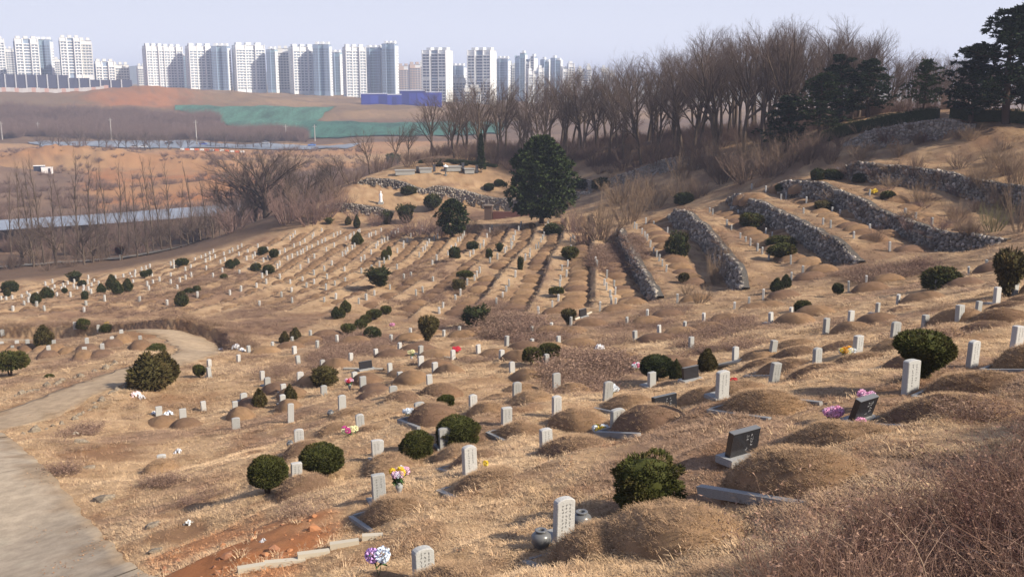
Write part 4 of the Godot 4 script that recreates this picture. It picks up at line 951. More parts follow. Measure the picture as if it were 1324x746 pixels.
func build_lanes():
	rng.seed = 21
	# the concrete lane is cast in bays with open joints
	var lane := Node3D.new(); lane.name = "concrete_lane"; add_child(lane); lane.set_meta("kind", "structure")
	var s0 := 0.0
	for i in 5:
		var s1 := s0 + 8.6 + rf(-0.3, 0.3)
		put(lane_mesh(LANES[0], 0.10 + rf(-0.012, 0.012), 0.35, 14, Color(0.90, 0.81, 0.70) * rf(0.94, 1.06), 0.16, s0, s1), "slab", mats.slab, lane)
		s0 = s1 + 0.035
	setting(lane_mesh(LANES[1], 0.035, 0.2, 10, Color(0.84, 0.70, 0.55), 0.5), "dirt_lane", mats.slab)
	# stones set along the edges of the dirt lane
	var lumps := []
	for i in 4: lumps.append(lump(30 + i, 0.3).mesh())
	var t := thing("lane_edging", "row of half buried pale rocks along the right edge of the dirt lane", "stone edging", Vector3(-22.6, ground_h(-22.6, -57), -57))
	var t2 := thing("lane_edging", "pale rocks shoring up the left bank of the dirt lane", "stone edging", Vector3(-26.8, ground_h(-26.8, -60), -60))
	for q in [[t, -23.2, -46.5, -22.3, -66.0, 34], [t2, -28.6, -52.5, -26.3, -70.0, 26]]:
		for i in q[5]:
			var f: float = (i + rf(-0.3, 0.3)) / q[5]
			var x: float = lerpf(q[1], q[3], f) + rf(-0.4, 0.4) + sin(f * 3.0) * (0.7 if q[0] == t else -0.4)
			var z := lerpf(q[2], q[4], f)
			var o := put(lumps[i % 4], "rock", mats.edge_rock, q[0])
			var s := rf(0.22, 0.6) * (0.7 if i % 3 == 0 else 1.0)
			o.transform = Transform3D(Basis.from_euler(Vector3(rf(-0.3, 0.3), rf(0, TAU), rf(-0.3, 0.3))).scaled(Vector3(s, s * rf(0.6, 1.1), s)), Vector3(x, ground_h(x, z) + s * 0.03, z) - q[0].position)

func build_walls():
	rng.seed = 31
	var stone := lump(77, 0.22).mesh()
	for i in WALL_LINES.size():
		var w: Dictionary = WALL_LINES[i]
		if w.has("bank"): continue
		var pale: int = WALL_TEXT[i][1]
		var p: Array = w.p
		var c := Curve3D.new()
		var ext := 0.8
		for k in p.size():
			var v := Vector3(p[k][0], 0, p[k][1])
			if k == 0: v -= (Vector3(p[1][0], 0, p[1][1]) - v).normalized() * ext
			if k == p.size() - 1: v += (v - Vector3(p[k - 1][0], 0, p[k - 1][1])).normalized() * ext
			c.add_point(v)
		var L := c.get_baked_length(); var n := int(L / 0.6)
		var mid := c.sample_baked(L * 0.5)
		var at := Vector3(mid.x, ground_h(mid.x, mid.z), mid.z)
		var t := thing("retaining_wall", WALL_TEXT[i][0], "retaining wall", at)
		var mb := MB.new(); mb.use_c = true
		var pts := []
		for k in n + 1:
			var s := L * k / n
			var a := c.sample_baked(s); var q := c.sample_baked(minf(s + 0.5, L)) - c.sample_baked(maxf(s - 0.5, 0.0))
			var side := Vector3(q.z, 0, -q.x).normalized()      # uphill
			var lo := minf(ground_h(a.x - side.x * 0.45, a.z - side.z * 0.45), ground_h(a.x, a.z)) - 0.25
			var hi := ground_h(a.x + side.x * 0.5, a.z + side.z * 0.5) + 0.14 + n_mid.get_noise_2d(s, i * 7.0) * 0.15
			hi = maxf(hi, lo + 0.25)
			pts.append([a, side, lo, hi])
		for k in n:
			var A: Array = pts[k]; var B: Array = pts[k + 1]
			var a0: Vector3 = A[0] - A[1] * 0.42 + Vector3(0, A[2], 0) - at; var b0: Vector3 = B[0] - B[1] * 0.42 + Vector3(0, B[2], 0) - at
			var a1: Vector3 = A[0] - A[1] * 0.05 + Vector3(0, A[3], 0) - at; var b1: Vector3 = B[0] - B[1] * 0.05 + Vector3(0, B[3], 0) - at
			var a2: Vector3 = A[0] + A[1] * 0.45 + Vector3(0, A[3], 0) - at; var b2: Vector3 = B[0] + B[1] * 0.45 + Vector3(0, B[3], 0) - at
			var dk := Color(0.42, 0.42, 0.42) if pale == 0 else Color(0.75, 0.75, 0.75)
			mb.quad(a0, a1, b1, b0, dk); mb.quad(a1, a2, b2, b1, dk)
			mb.quad(a2, a2 - Vector3(0, 1.2, 0), b2 - Vector3(0, 1.2, 0), b2, dk)
		put(mb.mesh(), "wall_core", mats.rubble, t)
		var xs := []; var cols := []
		var step := 0.37
		for k in int(L / step):
			var f := (k + 0.5) * step / L * n
			var A: Array = pts[mini(int(f), n - 1)]; var B: Array = pts[mini(int(f) + 1, n)]
			var fr := f - int(f)
			var a: Vector3 = A[0].lerp(B[0], fr); var lo: float = lerpf(A[2], B[2], fr); var hi: float = lerpf(A[3], B[3], fr)
			var rows := int((hi - lo) / 0.31) + 1
			for r in rows:
				var u := (r + rf(0.2, 0.8)) / rows
				var sd := lerpf(-0.42, -0.06, u)
				var pos: Vector3 = a + A[1] * sd + Vector3(rf(-0.12, 0.12), lerpf(lo, hi, u), rf(-0.12, 0.12)) - at
				xs.append(Transform3D(Basis.from_euler(Vector3(rf(0, TAU), rf(0, TAU), rf(0, TAU))).scaled(Vector3.ONE * rf(0.28, 0.52)), pos))
				var v := rf(0.5, 1.15) if pale == 0 else rf(0.9, 1.4)
				if pale == 0 and rng.randf() < 0.22: v *= 1.8
				cols.append(Color(v, v * 0.985, v * rf(0.95, 1.02)))
		multi("stones", stone, mats.rubble, xs, cols, t)

# ---------------------------------------------------------------- the valley beyond

func drape(pts: Array, lift: float, nu: int, nv: int) -> ArrayMesh:
	# pts: near edge and far edge, each a list of [x, z]
	var mb := MB.new(); mb.use_c = true
	var c := []
	for e in pts:
		var cv := Curve3D.new()
		for p in e: cv.add_point(Vector3(p[0], 0, p[1]))
		c.append(cv)
	for i in nu + 1:
		var a: Vector3 = c[0].sample_baked(c[0].get_baked_length() * i / nu)
		var b: Vector3 = c[1].sample_baked(c[1].get_baked_length() * i / nu)
		for k in nv + 1:
			var q := a.lerp(b, float(k) / nv)
			q.y = ground_h(q.x, q.z) + lift
			var v := 0.85 + 0.4 * n_mid.get_noise_2d(q.x * 0.5, q.z * 0.12) + 0.3 * n_big.get_noise_2d(q.x * 2.0, q.z)
			mb.vert(q, ground_n(q.x, q.z, 4.0), Color(v, v, v))
	for i in nu:
		for k in nv:
			var a := i * (nv + 1) + k
			mb.tri(a, a + 1, a + nv + 1); mb.tri(a + 1, a + nv + 2, a + nv + 1)
	return mb.mesh()

func build_far_setting():
	rng.seed = 41
	# the stream below the cemetery
	var water := StandardMaterial3D.new()
	water.albedo_color = Color(0.30, 0.33, 0.35); water.roughness = 0.12; water.metallic_specular = 0.6
	var wm := MB.new()
	var nearb := [[-182.0, -215.0], [-124.0, -233.0], [-97.0, -248.0], [-75.0, -263.0], [-50.0, -285.0], [-13.0, -320.0]]
	var farb := [[-190.0, -238.0], [-130.0, -252.0], [-104.0, -268.0], [-84.0, -284.0], [-58.0, -306.0], [-16.0, -338.0]]
	for i in nearb.size() - 1:
		wm.quad(Vector3(nearb[i][0], 6.4, nearb[i][1]), Vector3(farb[i][0], 6.4, farb[i][1]), Vector3(farb[i + 1][0], 6.4, farb[i + 1][1]), Vector3(nearb[i + 1][0], 6.4, nearb[i + 1][1]))
	setting(wm.mesh(), "stream", water)
	# the road at the foot of the field, and the wide road across the valley
	setting(drape([[[-140.0, -168.0], [-100.0, -184.0], [-76.0, -193.0], [-60.0, -203.0]], [[-142.0, -176.0], [-100.0, -192.0], [-76.0, -201.0], [-62.0, -209.0]]], 0.25, 40, 4), "foot_road", mats.concrete)
	var asphalt := textured(grain_texture(13, 128, 0.05, 0.2, 0.8, 1.0, 300), 8.0, Color(0.27, 0.305, 0.36), 0.6, true, 0.2)
	setting(drape([[[-258.3, -575.0], [-200.0, -580.0], [-147.1, -560.0], [-86.2, -545.0]], [[-288.7, -622.0], [-214.5, -622.0], [-158.7, -604.0], [-83.4, -582.0]]], 0.5, 60, 6), "valley_road", asphalt)
	# green netting pinned over the cut slopes
	var net := textured(grain_texture(15, 128, 0.06, 0.3, 0.6, 1.0, 800), 20.0, Color(0.11, 0.26, 0.185), 0.9, true, 0.6)
	var o := put(drape([[[-270.2, -842.0], [-211.0, -760.0], [-165.8, -712.0], [-148.4, -700.0]], [[-278.5, -868.0], [-244.3, -880.0], [-206.1, -885.0], [-146.6, -885.0]]], 0.6, 110, 24), "erosion_netting", net)
	tag(o, "wide green netting over the left cut slope beyond the valley road", "netting")
	var net2 := textured(grain_texture(16, 128, 0.06, 0.3, 0.6, 1.0, 800), 20.0, Color(0.07, 0.205, 0.148), 0.9, true, 0.6)
	o = put(drape([[[-151.5, -668.0], [-119.2, -660.0], [-80.4, -665.0], [-11.0, -670.0]], [[-153.8, -772.0], [-128.6, -776.0], [-82.2, -776.0], [-1.2, -776.0]]], 0.8, 110, 24), "erosion_netting", net2)
	tag(o, "darker green netting over the lower cut slope behind the bare trees", "netting")
	# noise barrier and site hoarding at the city edge
	var barrier := thing("noise_barrier", "long dark glazed noise barrier with white posts before the left tower blocks", "noise barrier", gp(-485.0, -1000.0))
	var pm := flat(Color(0.085, 0.095, 0.15), 0.35); var post := flat(Color(0.55, 0.56, 0.58))
	var bx := MB.new(); bx.box(Vector3(0, 0, 0), Vector3(9.6, 12.5, 0.4))
	var px := MB.new(); px.box(Vector3.ZERO, Vector3(0.9, 14.0, 0.9))
	var bmesh := bx.mesh(); var pmesh := px.mesh()
	for i in 15:
		var e := Vector3(-505.0 + i * 10.0, 40.4 - i * 0.12 - (2.5 if i > 8 else 0.0) , -1000.0)
		if i > 10: e.y -= 1.5
		var a := put(bmesh, "panel", pm, barrier); a.position = e - barrier.position
		a = put(pmesh, "post", post, barrier); a.position = e + Vector3(-5.0, -0.3, 0.3) - barrier.position
	var hoard := thing("site_hoarding", "low white and pale red site hoarding below the dark noise barrier", "hoarding", gp(-485.0, -985.0))
	bx = MB.new(); bx.box(Vector3(0, 0, 0), Vector3(3.9, 5.5, 0.2)); bmesh = bx.mesh()
	var hm := [flat(Color(0.62, 0.58, 0.56)), flat(Color(0.62, 0.40, 0.34)), flat(Color(0.66, 0.62, 0.6))]
	for i in 28:
		var x := -487.0 + i * 4.0
		var a := put(bmesh, "panel", hm[[0, 2, 0, 1, 2, 0, 1][i % 7]], hoard)
		a.position = Vector3(x, ground_h(x, -985.0) + 1.4 + rf(-0.1, 0.1), -985.0) - hoard.position
	# blue sheeted site buildings
	var blues := [flat(Color(0.022, 0.032, 0.24), 0.6), flat(Color(0.032, 0.048, 0.30), 0.6), flat(Color(0.014, 0.02, 0.16), 0.6)]
	var texts := ["low blue sheeted site building with pale roof edge", "blue sheeted site building with a pale grey panel", "tallest dark blue sheeted site building", "blue sheeted site building half hidden by bare trees"]
	var spec := [[-134.7, -111.5, 28.8, 940.0, 0], [-112.2, -99.5, 28.0, 946.0, 1], [-101.6, -78.9, 31.5, 952.0, 2], [-80.8, -64.3, 30.0, 958.0, 1]]   # left, right, top, distance, blue
	for i in 4:
		var s: Array = spec[i]
		var x0: float = s[0]; var x1: float = s[1]; var top: float = s[2]; var d: float = s[3]
		var cx := (x0 + x1) * 0.5
		var g := ground_h(cx, -d)
		var t := thing("site_building", texts[i], "site building", Vector3(cx, g, -d), 0.12)
		var mb := MB.new(); mb.box(Vector3(0, (top - g) * 0.5 - 1.0, 0), Vector3(x1 - x0, top - g + 2.0, 14.0))
		put(mb.mesh(), "sheeting", blues[s[4]], t)
		mb = MB.new(); mb.box(Vector3(0, top - g + 0.35, 0), Vector3(x1 - x0 + 0.6, 0.7, 14.6))
		put(mb.mesh(), "roof_edge", flat(Color(0.40, 0.43, 0.55)), t)
		for k in 3:
			mb = MB.new(); mb.box(Vector3(lerpf(x0 - cx, x1 - cx, (k + 0.5) / 3.0), (top - g) * 0.5, 7.1), Vector3((x1 - x0) / 3.4, (top - g) * 0.7, 0.3))
			put(mb.mesh(), "sheet", blues[(s[4] + k) % 3], t)
	# sheds, a container, cars and barrier blocks in the valley
	var wh := flat(Color(0.72, 0.72, 0.72)); var dk := flat(Color(0.05, 0.05, 0.07), 0.4)
	var vs := [[[-185.7, -408.0], Color(0.03, 0.035, 0.06), "dark site container on the orange earth"], [[-181.8, -406.0], Color(0.7, 0.66, 0.66), "white site cabin on the orange earth"], [[-283.2, -690.0], Color(0.12, 0.12, 0.13), "dark shed on the scrub slope beyond the road"]]
	for v in vs:
		var p: Array = v[0]
		var t := thing("site_cabin", v[2], "cabin", gp(p[0], p[1]), 0.3)
		var mb := MB.new(); mb.box(Vector3(0, 1.0, 0), Vector3(4.0, 2.3, 2.2)); put(mb.mesh(), "body", flat(v[1]), t)
		mb = MB.new(); mb.box(Vector3(0, 2.22, 0), Vector3(4.2, 0.16, 2.4)); put(mb.mesh(), "roof", wh, t)
		mb = MB.new(); mb.box(Vector3(0.9, 0.95, 1.12), Vector3(0.9, 1.9, 0.1)); put(mb.mesh(), "door", dk, t)
	var paints := [Color(0.75, 0.75, 0.76), Color(0.06, 0.09, 0.32), Color(0.72, 0.72, 0.7), Color(0.05, 0.05, 0.06), Color(0.3, 0.31, 0.33), Color(0.1, 0.2, 0.5)]
	var words := ["white", "dark blue", "cream", "black", "grey", "blue"]
	var k := 0
	for p in [[-205.9, -582.0], [-174.8, -590.0], [-209.6, -578.0], [-197.0, -600.0], [-140.0, -592.0], [-112.8, -588.0]]:
		var t := thing("parked_car", words[k] + " car on the wide road across the valley", "car", gp(p[0], p[1]) + Vector3(0, 0.5, 0), PI / 2.0 + 0.1)
		car(t, flat(paints[k], 0.35), dk)
		k += 1
	var red := flat(Color(0.6, 0.14, 0.06)); var bm := MB.new(); bm.box(Vector3(0, 0.45, 0), Vector3(1.9, 0.9, 0.6)); var bmm := bm.mesh()
	for i in 13:
		var p := [-175.9 + i * 3.05, -556.0 + i * 1.5]
		var t := put(bmm, "road_barrier", wh if i % 2 == 0 else red)
		t.position = gp(p[0], p[1]) + Vector3(0, 0.3, 0)
		tag(t, "white plastic road barrier block in the row along the valley road" if i % 2 == 0 else "red plastic road barrier block in the row along the valley road", "road barrier", "barrier blocks along the valley road")
	# poles
	var pole := flat(Color(0.36, 0.34, 0.32))
	for q in [[[-312.4, -640.0], 11.0], [[-299.0, -660.0], 9.0], [[-245.5, -640.0], 13.0], [[-181.3, -600.0], 14.0], [[-138.5, -640.0], 10.0], [[-120.8, -640.0], 10.0]]:
		var p: Array = q[0]
		var t := thing("utility_pole", "slender grey utility pole beside the valley road", "utility pole", gp(p[0], p[1]), 0.0, "poles along the valley road")
		var mb := MB.new(); mb.tube(Vector3(0, -0.3, 0), Vector3(0, q[1], 0), 0.35, 0.22, 8, Color.WHITE, true); put(mb.mesh(), "pole", pole, t)
		mb = MB.new(); mb.box(Vector3(0, q[1] - 1.2, 0), Vector3(2.6, 0.25, 0.25)); put(mb.mesh(), "crossarm", pole, t)
	# distant hills
	var hm2 := MB.new()
	var last := []
	for i in 121:
		var a := lerpf(-0.8, 0.8, i / 120.0)
		var h := 62.0 + 42.0 * n_big.get_noise_1d(i * 6.0) + 45.0 * exp(-pow((a + 0.345) / 0.05, 2.0))
		var dirv := Vector3(sin(a), 0, -cos(a))
		var ring := [dirv * 3300.0 + Vector3(0, 25, 0), dirv * 3500.0 + Vector3(0, h * 0.7, 0), dirv * 3700.0 + Vector3(0, h, 0), dirv * 4000.0 + Vector3(0, 25, 0)]
		if last.size():
			for q in 3: hm2.quad(last[q], last[q + 1], ring[q + 1], ring[q])
		last = ring
	setting(hm2.mesh(), "hills", flat(Color(0.06, 0.075, 0.05)))

func car(t: Node3D, body: Material, dark: Material):
	var mb := MB.new(); mb.box(Vector3(0, 0.62, 0), Vector3(1.7, 0.6, 4.3)); put(mb.mesh(), "body", body, t)
	mb = MB.new()
	var a := [Vector3(-0.75, 0.92, -1.4), Vector3(0.75, 0.92, -1.4), Vector3(0.75, 0.92, 1.5), Vector3(-0.75, 0.92, 1.5), Vector3(-0.62, 1.45, -0.7), Vector3(0.62, 1.45, -0.7), Vector3(0.62, 1.45, 1.0), Vector3(-0.62, 1.45, 1.0)]
	for q in [[0, 1, 5, 4], [1, 2, 6, 5], [2, 3, 7, 6], [3, 0, 4, 7]]: mb.quad(a[q[0]], a[q[3]], a[q[2]], a[q[1]])
	put(mb.mesh(), "windows", dark, t)
	mb = MB.new(); mb.box(Vector3(0, 1.48, 0.15), Vector3(1.25, 0.06, 1.7)); put(mb.mesh(), "roof", body, t)
	for q in [[-0.8, -1.4], [0.8, -1.4], [-0.8, 1.4], [0.8, 1.4]]:
		mb = MB.new(); mb.tube(Vector3(q[0] - 0.1, 0.32, q[1]), Vector3(q[0] + 0.1, 0.32, q[1]), 0.32, 0.32, 10, Color.WHITE, true); put(mb.mesh(), "wheel", dark, t)

func gp(x: float, z: float) -> Vector3: return Vector3(x, ground_h(x, z), z)
# ---------------------------------------------------------------- the tower blocks on the skyline
# x, z, width across the view, top, foot, style (0 white with blue bays, 1 white grid, 2 blue-grey core block, 3 pale slim block, 4 brown block, 5 white with framed bays)
const TOWERS := [
	[-562.1, -1150.0, 22.3, 88.9, 46.0, 0], [-638.7, -1350.0, 16.1, 84.3, 47.1, 3], [-512.4, -1120.0, 23.4, 87.6, 45.9, 0], [-507.2, -1150.0, 18.9, 88.1, 46.0, 2], [-598.7, -1400.0, 12.5, 72.4, 47.3, 3],
	[-466.0, -1120.0, 20.9, 88.5, 45.9, 0], [-454.1, -1130.0, 12.6, 86.4, 45.9, 3], [-454.4, -1180.0, 21.1, 65.5, 32.1, 0], [-444.2, -1200.0, 17.9, 62.4, 31.0, 3], [-473.0, -1350.0, 11.1, 63.2, 31.9, 3],
	[-398.9, -1180.0, 22.9, 82.3, 32.1, 1], [-381.9, -1190.0, 23.1, 81.7, 32.0, 1], [-417.6, -1350.0, 9.1, 75.3, 31.9, 2], [-347.8, -1180.0, 29.9, 82.3, 32.1, 1], [-320.9, -1170.0, 20.1, 81.9, 31.3, 2],
	[-293.2, -1180.0, 35.2, 83.1, 30.3, 1], [-264.6, -1170.0, 12.2, 78.4, 30.4, 2], [-257.1, -1190.0, 13.3, 80.0, 30.2, 3], [-233.8, -1180.0, 29.1, 81.4, 28.6, 1], [-208.2, -1165.0, 20.0, 83.5, 28.7, 2],
	[-203.8, -1230.0, 14.7, 76.7, 27.1, 2], [-166.7, -1120.0, 24.2, 79.3, 18.3, 1], [-150.6, -1160.0, 20.8, 79.8, 25.3, 2], [-132.2, -1150.0, 17.2, 83.8, 24.6, 2], [-143.7, -1400.0, 15.7, 64.0, 22.2, 4],
	[-119.8, -1300.0, 14.6, 64.3, 23.5, 4], [-114.3, -1350.0, 7.1, 67.2, 22.9, 3], [-75.8, -1080.0, 30.6, 74.7, 17.4, 5], [-68.0, -1350.0, 19.1, 63.2, 18.8, 2], [-30.6, -1080.0, 29.0, 74.7, 15.8, 5],
	[-10.3, -1250.0, 16.8, 69.9, 18.5, 2], [0.5, -1300.0, 10.7, 66.2, 17.7, 3], [11.0, -1280.0, 14.3, 77.3, 18.0, 2], [23.3, -1250.0, 13.1, 72.6, 18.5, 5], [25.5, -1180.0, 19.4, 58.5, 18.0, 1],
	[42.4, -1320.0, 13.8, 70.5, 17.3, 2], [54.8, -1300.0, 14.6, 72.0, 17.7, 2], [65.8, -1250.0, 15.9, 64.3, 18.5, 1], [88.8, -1300.0, 16.5, 62.3, 15.7, 3], [117.9, -1300.0, 16.5, 60.4, 15.7, 3],
	[-40.0, -1050.0, 17.2, 37.6, 18.1, 3], [-55.8, -1100.0, 14.8, 47.4, 17.8, 3],
]
const TOWER_WORDS := ["white tower block with glazed bays behind the noise barrier", "white tower block with a grid of windows and stepped roof", "blue-grey tower block with a white gable", "slim pale tower block in the back row", "brownish tower block in the back row", "white tower block with dark framed window bays and a white gable"]

func build_city():
	rng.seed = 51
	var white := Color(0.72, 0.735, 0.745); var cream := Color(0.60, 0.60, 0.585); var blue := Color(0.24, 0.31, 0.42); var pale := Color(0.58, 0.60, 0.63); var teal := Color(0.28, 0.39, 0.46); var brown := Color(0.42, 0.33, 0.29)
	var M := {}
	for e in [["white", white], ["cream", cream], ["blue", blue], ["pale", pale], ["teal", teal], ["brown", brown]]: M[e[0]] = flat(e[1], 0.8)
	M.glass = flat(Color(0.17, 0.21, 0.28), 0.25); M.glass2 = flat(Color(0.25, 0.30, 0.38), 0.25); M.roof = flat(Color(0.25, 0.27, 0.3))
	var sets := [["white", "blue", "cream"], ["white", "pale", "white"], ["blue", "teal", "white"], ["cream", "pale", "cream"], ["brown", "pale", "brown"], ["white", "blue", "white"]]
	for b in TOWERS:
		var st: int = b[5]
		var off: float = [0.12, 0.24, -0.3, 0.05, 0.1, -0.4][st] + rf(-0.06, 0.06)
		var turn: float = atan2(-b[0], -b[1]) + off
		var W: float = b[2]; var H: float = b[3] - b[4] - 4.5
		var dep: float = clampf(W * 0.55, 11.0, 16.0)
		var fw: float = maxf((W - dep * sin(absf(off))) / cos(off), W * 0.5)
		var t := thing("tower_block", TOWER_WORDS[st], "tower block", Vector3(b[0], b[4], b[1]), turn, TOWER_WORDS[st].replace("tower block", "tower blocks"))
		var a: String = sets[st][0]; var c: String = sets[st][1]; var gbl: String = sets[st][2]
		var bays := 2 if W < 16.0 else 3
		var bw := fw / bays
		var floors := int(H / 2.9)
		var sink := 6.0
		var fr := MB.new()
		var glass: Material = M.glass if st != 1 else M.glass2
		for k in bays:
			var zf := dep * 0.5 + (1.2 if k % 2 == 0 else -0.6)
			var cut: float = [0.0, 3.0, 6.0][(k + int(b[0])) % 3 if (k + int(b[0])) % 3 >= 0 else 0]
			var hh := H - cut
			var mb := MB.new()
			var cx := -fw * 0.5 + bw * (k + 0.5)
			mb.box(Vector3(cx, hh * 0.5 - sink * 0.5, (zf - dep * 0.5) * 0.5), Vector3(bw - 0.02 * k, hh + sink, dep * 0.5 + zf))
			var bay := put(mb.mesh(), "bay", M[a] if (k % 2 == 0 or st == 1) else M[c], t)
			var win := MB.new()
			# the windows: two or three openings a floor, each with a slab line between the floors
			var nw := 3 if bw > 9.0 else 2
			for f in range(0, int(hh / 2.9) - 1):
				if st == 5 and f % 9 == 8: continue
				for q in nw:
					var x := cx - bw * 0.5 + bw * (q + 0.5) / nw
					win.box(Vector3(x, 2.9 * f + 1.9, zf), Vector3(bw / nw * (0.72 if st != 5 else 0.85), 1.8, 0.3))
			put(win.mesh(), "windows", glass, bay).set_meta("kind", "stuff")
			# balcony slabs, one a floor
			var bal := MB.new()
			for f in range(1, int(hh / 2.9)):
				bal.box(Vector3(cx, 2.9 * f + 0.35, zf + 0.3), Vector3(bw * 0.9, 0.9, 1.0))
			if st != 2: put(bal.mesh(), "balconies", M[a], bay).set_meta("kind", "stuff")
			# piers between the bays
			if st in [0, 1, 5]:
				fr.box(Vector3(cx - bw * 0.5 + 0.35, hh * 0.5 - sink * 0.5 + 0.4, zf + 0.35), Vector3(0.8, hh + sink + 0.8, 0.9))
				fr.box(Vector3(cx + bw * 0.5 - 0.35, hh * 0.5 - sink * 0.5 + 0.4, zf + 0.35), Vector3(0.8, hh + sink + 0.8, 0.9))
				for f in range(8, floors, 9): fr.box(Vector3(cx, 2.9 * f + 0.5, zf + 0.25), Vector3(bw - 0.4, 0.9, 0.6))
			var rb := MB.new()
			rb.box(Vector3(cx, hh + 1.6, -dep * 0.1), Vector3(bw * 0.55, 3.4, dep * 0.5)); put(rb.mesh(), "roof_house", M[gbl], t)
			rb = MB.new(); rb.box(Vector3(cx, hh + 0.25, 0.0), Vector3(bw * 0.97, 0.5, dep * 0.96)); put(rb.mesh(), "roof", M.roof, t)
		# gables, with a narrow line of windows
		var g := MB.new()
		g.box(Vector3(fw * 0.5 + 0.25, (H - 2.0) * 0.5 - sink * 0.5, 0), Vector3(0.6, H - 2.0 + sink, dep * 0.92)); var ga := put(g.mesh(), "gable", M[gbl], t)
		g = MB.new()
		g.box(Vector3(-fw * 0.5 - 0.25, (H - 2.5) * 0.5 - sink * 0.5, 0), Vector3(0.6, H - 2.5 + sink, dep * 0.9)); var gb := put(g.mesh(), "gable", M[c], t)
		var win := MB.new(); var win2 := MB.new()
		for f in range(0, floors - 2):
			win.box(Vector3(fw * 0.5 + 0.5, 2.9 * f + 1.9, dep * 0.12), Vector3(0.3, 1.3, 1.6))
			if st == 2 or st == 3: win.box(Vector3(fw * 0.5 + 0.5, 2.9 * f + 1.9, -dep * 0.25), Vector3(0.3, 1.3, 2.2))
			win2.box(Vector3(-fw * 0.5 - 0.5, 2.9 * f + 1.9, dep * 0.2), Vector3(0.3, 1.3, 2.0))
		put(win.mesh(), "windows", glass, ga).set_meta("kind", "stuff")
		put(win2.mesh(), "windows", glass, gb).set_meta("kind", "stuff")
		if fr.v.size(): put(fr.mesh(), "piers", M[a], t)

# ---------------------------------------------------------------- trees
var bark := Color(0.10, 0.076, 0.062)
var twig := Color(0.128, 0.098, 0.086)

# kind of growth: children per level, spread, how straight it climbs
func grow(mb: MB, p: Vector3, dir: Vector3, length: float, rad: float, level: int, top: int, P: Dictionary, r: RandomNumberGenerator):
	var segs: int = [7, 4, 3, 2, 1][level]
	var sides: int = [8, 5, 4, 3, 3][level]
	var kids: int = P.kids[level] if level < top else 0
	var from: float = P.from[level]
	var pts := [p]; var d := dir
	for i in segs:
		var wob: float = P.wob * (0.6 if level == 0 else 1.0)
		d = (d + Vector3(r.randf_range(-1, 1), r.randf_range(-0.3, 0.5) + P.up, r.randf_range(-1, 1)) * wob).normalized()
		pts.append(pts[-1] + d * length / segs)
	var col := bark if level < 2 else twig
	var endr: float = rad * (0.22 if level == 0 else 0.35)
	for i in segs:
		mb.tube(pts[i], pts[i + 1], lerpf(rad, endr, float(i) / segs), lerpf(rad, endr, float(i + 1) / segs), sides, col)
	for k in kids:
		var f := from + (1.0 - from) * (k + r.randf()) / kids
		var s := clampf(f, 0.0, 0.999) * segs
		var a: Vector3 = pts[int(s)]; var b: Vector3 = pts[int(s) + 1]
		var q := a.lerp(b, s - int(s))
		var along := (b - a).normalized()
		var side := along.cross(Vector3(r.randf_range(-1, 1), r.randf_range(-1, 1), r.randf_range(-1, 1))).normalized()
		var spread: float = P.spread[level] * r.randf_range(0.7, 1.25)
		var nd := (along * cos(spread) + side * sin(spread)).normalized()
		nd = (nd + Vector3(0, P.lift, 0)).normalized()
		var ln: float = length * P.shrink[level] * r.randf_range(0.65, 1.15) * (1.15 - 0.55 * f if level == 0 else 1.0 - 0.3 * f)
		grow(mb, q, nd, ln, minf(lerpf(rad, endr, f) * 0.6, ln * 0.024), level + 1, top, P, r)

func tree_pair(seed_: int, P: Dictionary) -> Array:
	# grows a tree 10 m tall: the trunk as one mesh, branches and twigs as another
	var r := RandomNumberGenerator.new(); r.seed = seed_
	var tr := MB.new(); tr.use_c = true
	var br := MB.new(); br.use_c = true
	var mb := MB.new(); mb.use_c = true
	grow(mb, Vector3(0, -0.3, 0), Vector3(r.randf_range(-0.05, 0.05) + P.get("lean", 0.0), 1, r.randf_range(-0.05, 0.05)).normalized(), P.trunk, P.rad, 0, P.top, P, r)
	# the trunk comes first: 7 tubes of 8 sides
	var nt := 7 * 16
	for i in mb.v.size():
		if i < nt: tr.vert(mb.v[i], mb.n[i], mb.c[i])
		else: br.vert(mb.v[i], mb.n[i], mb.c[i])
	for i in range(0, mb.ix.size(), 3):
		if mb.ix[i] < nt: tr.tri(mb.ix[i], mb.ix[i + 1], mb.ix[i + 2])
		else: br.tri(mb.ix[i] - nt, mb.ix[i + 1] - nt, mb.ix[i + 2] - nt)
	var top := 0.0; var wide := 0.0
	for v in mb.v:
		top = maxf(top, v.y); wide = maxf(wide, Vector2(v.x, v.z).length())
	return [tr.mesh(), br.mesh(), top, wide]

# a leafy or needled spray: small faces scattered round a point
func spray(mb: MB, p: Vector3, out: Vector3, size: float, n: int, col: Color, vary: float, r: RandomNumberGenerator, flat_: float = 0.5):
	for i in n:
		var d := (out * flat_ + Vector3(r.randf_range(-1, 1), r.randf_range(-1, 1), r.randf_range(-1, 1))).normalized()
		var s := d.cross(Vector3(r.randf_range(-1, 1), r.randf_range(-1, 1), r.randf_range(-1, 1))).normalized()
		var c := col * (1.0 + r.randf_range(-vary, vary))
		var l := size * r.randf_range(0.6, 1.3)
		var e := p + d * l
		mb.flat_tri(p + s * l * 0.16, p - s * l * 0.16, e + s * l * 0.1, c)
		mb.flat_tri(p - s * l * 0.16, e - s * l * 0.1, e + s * l * 0.1, c)

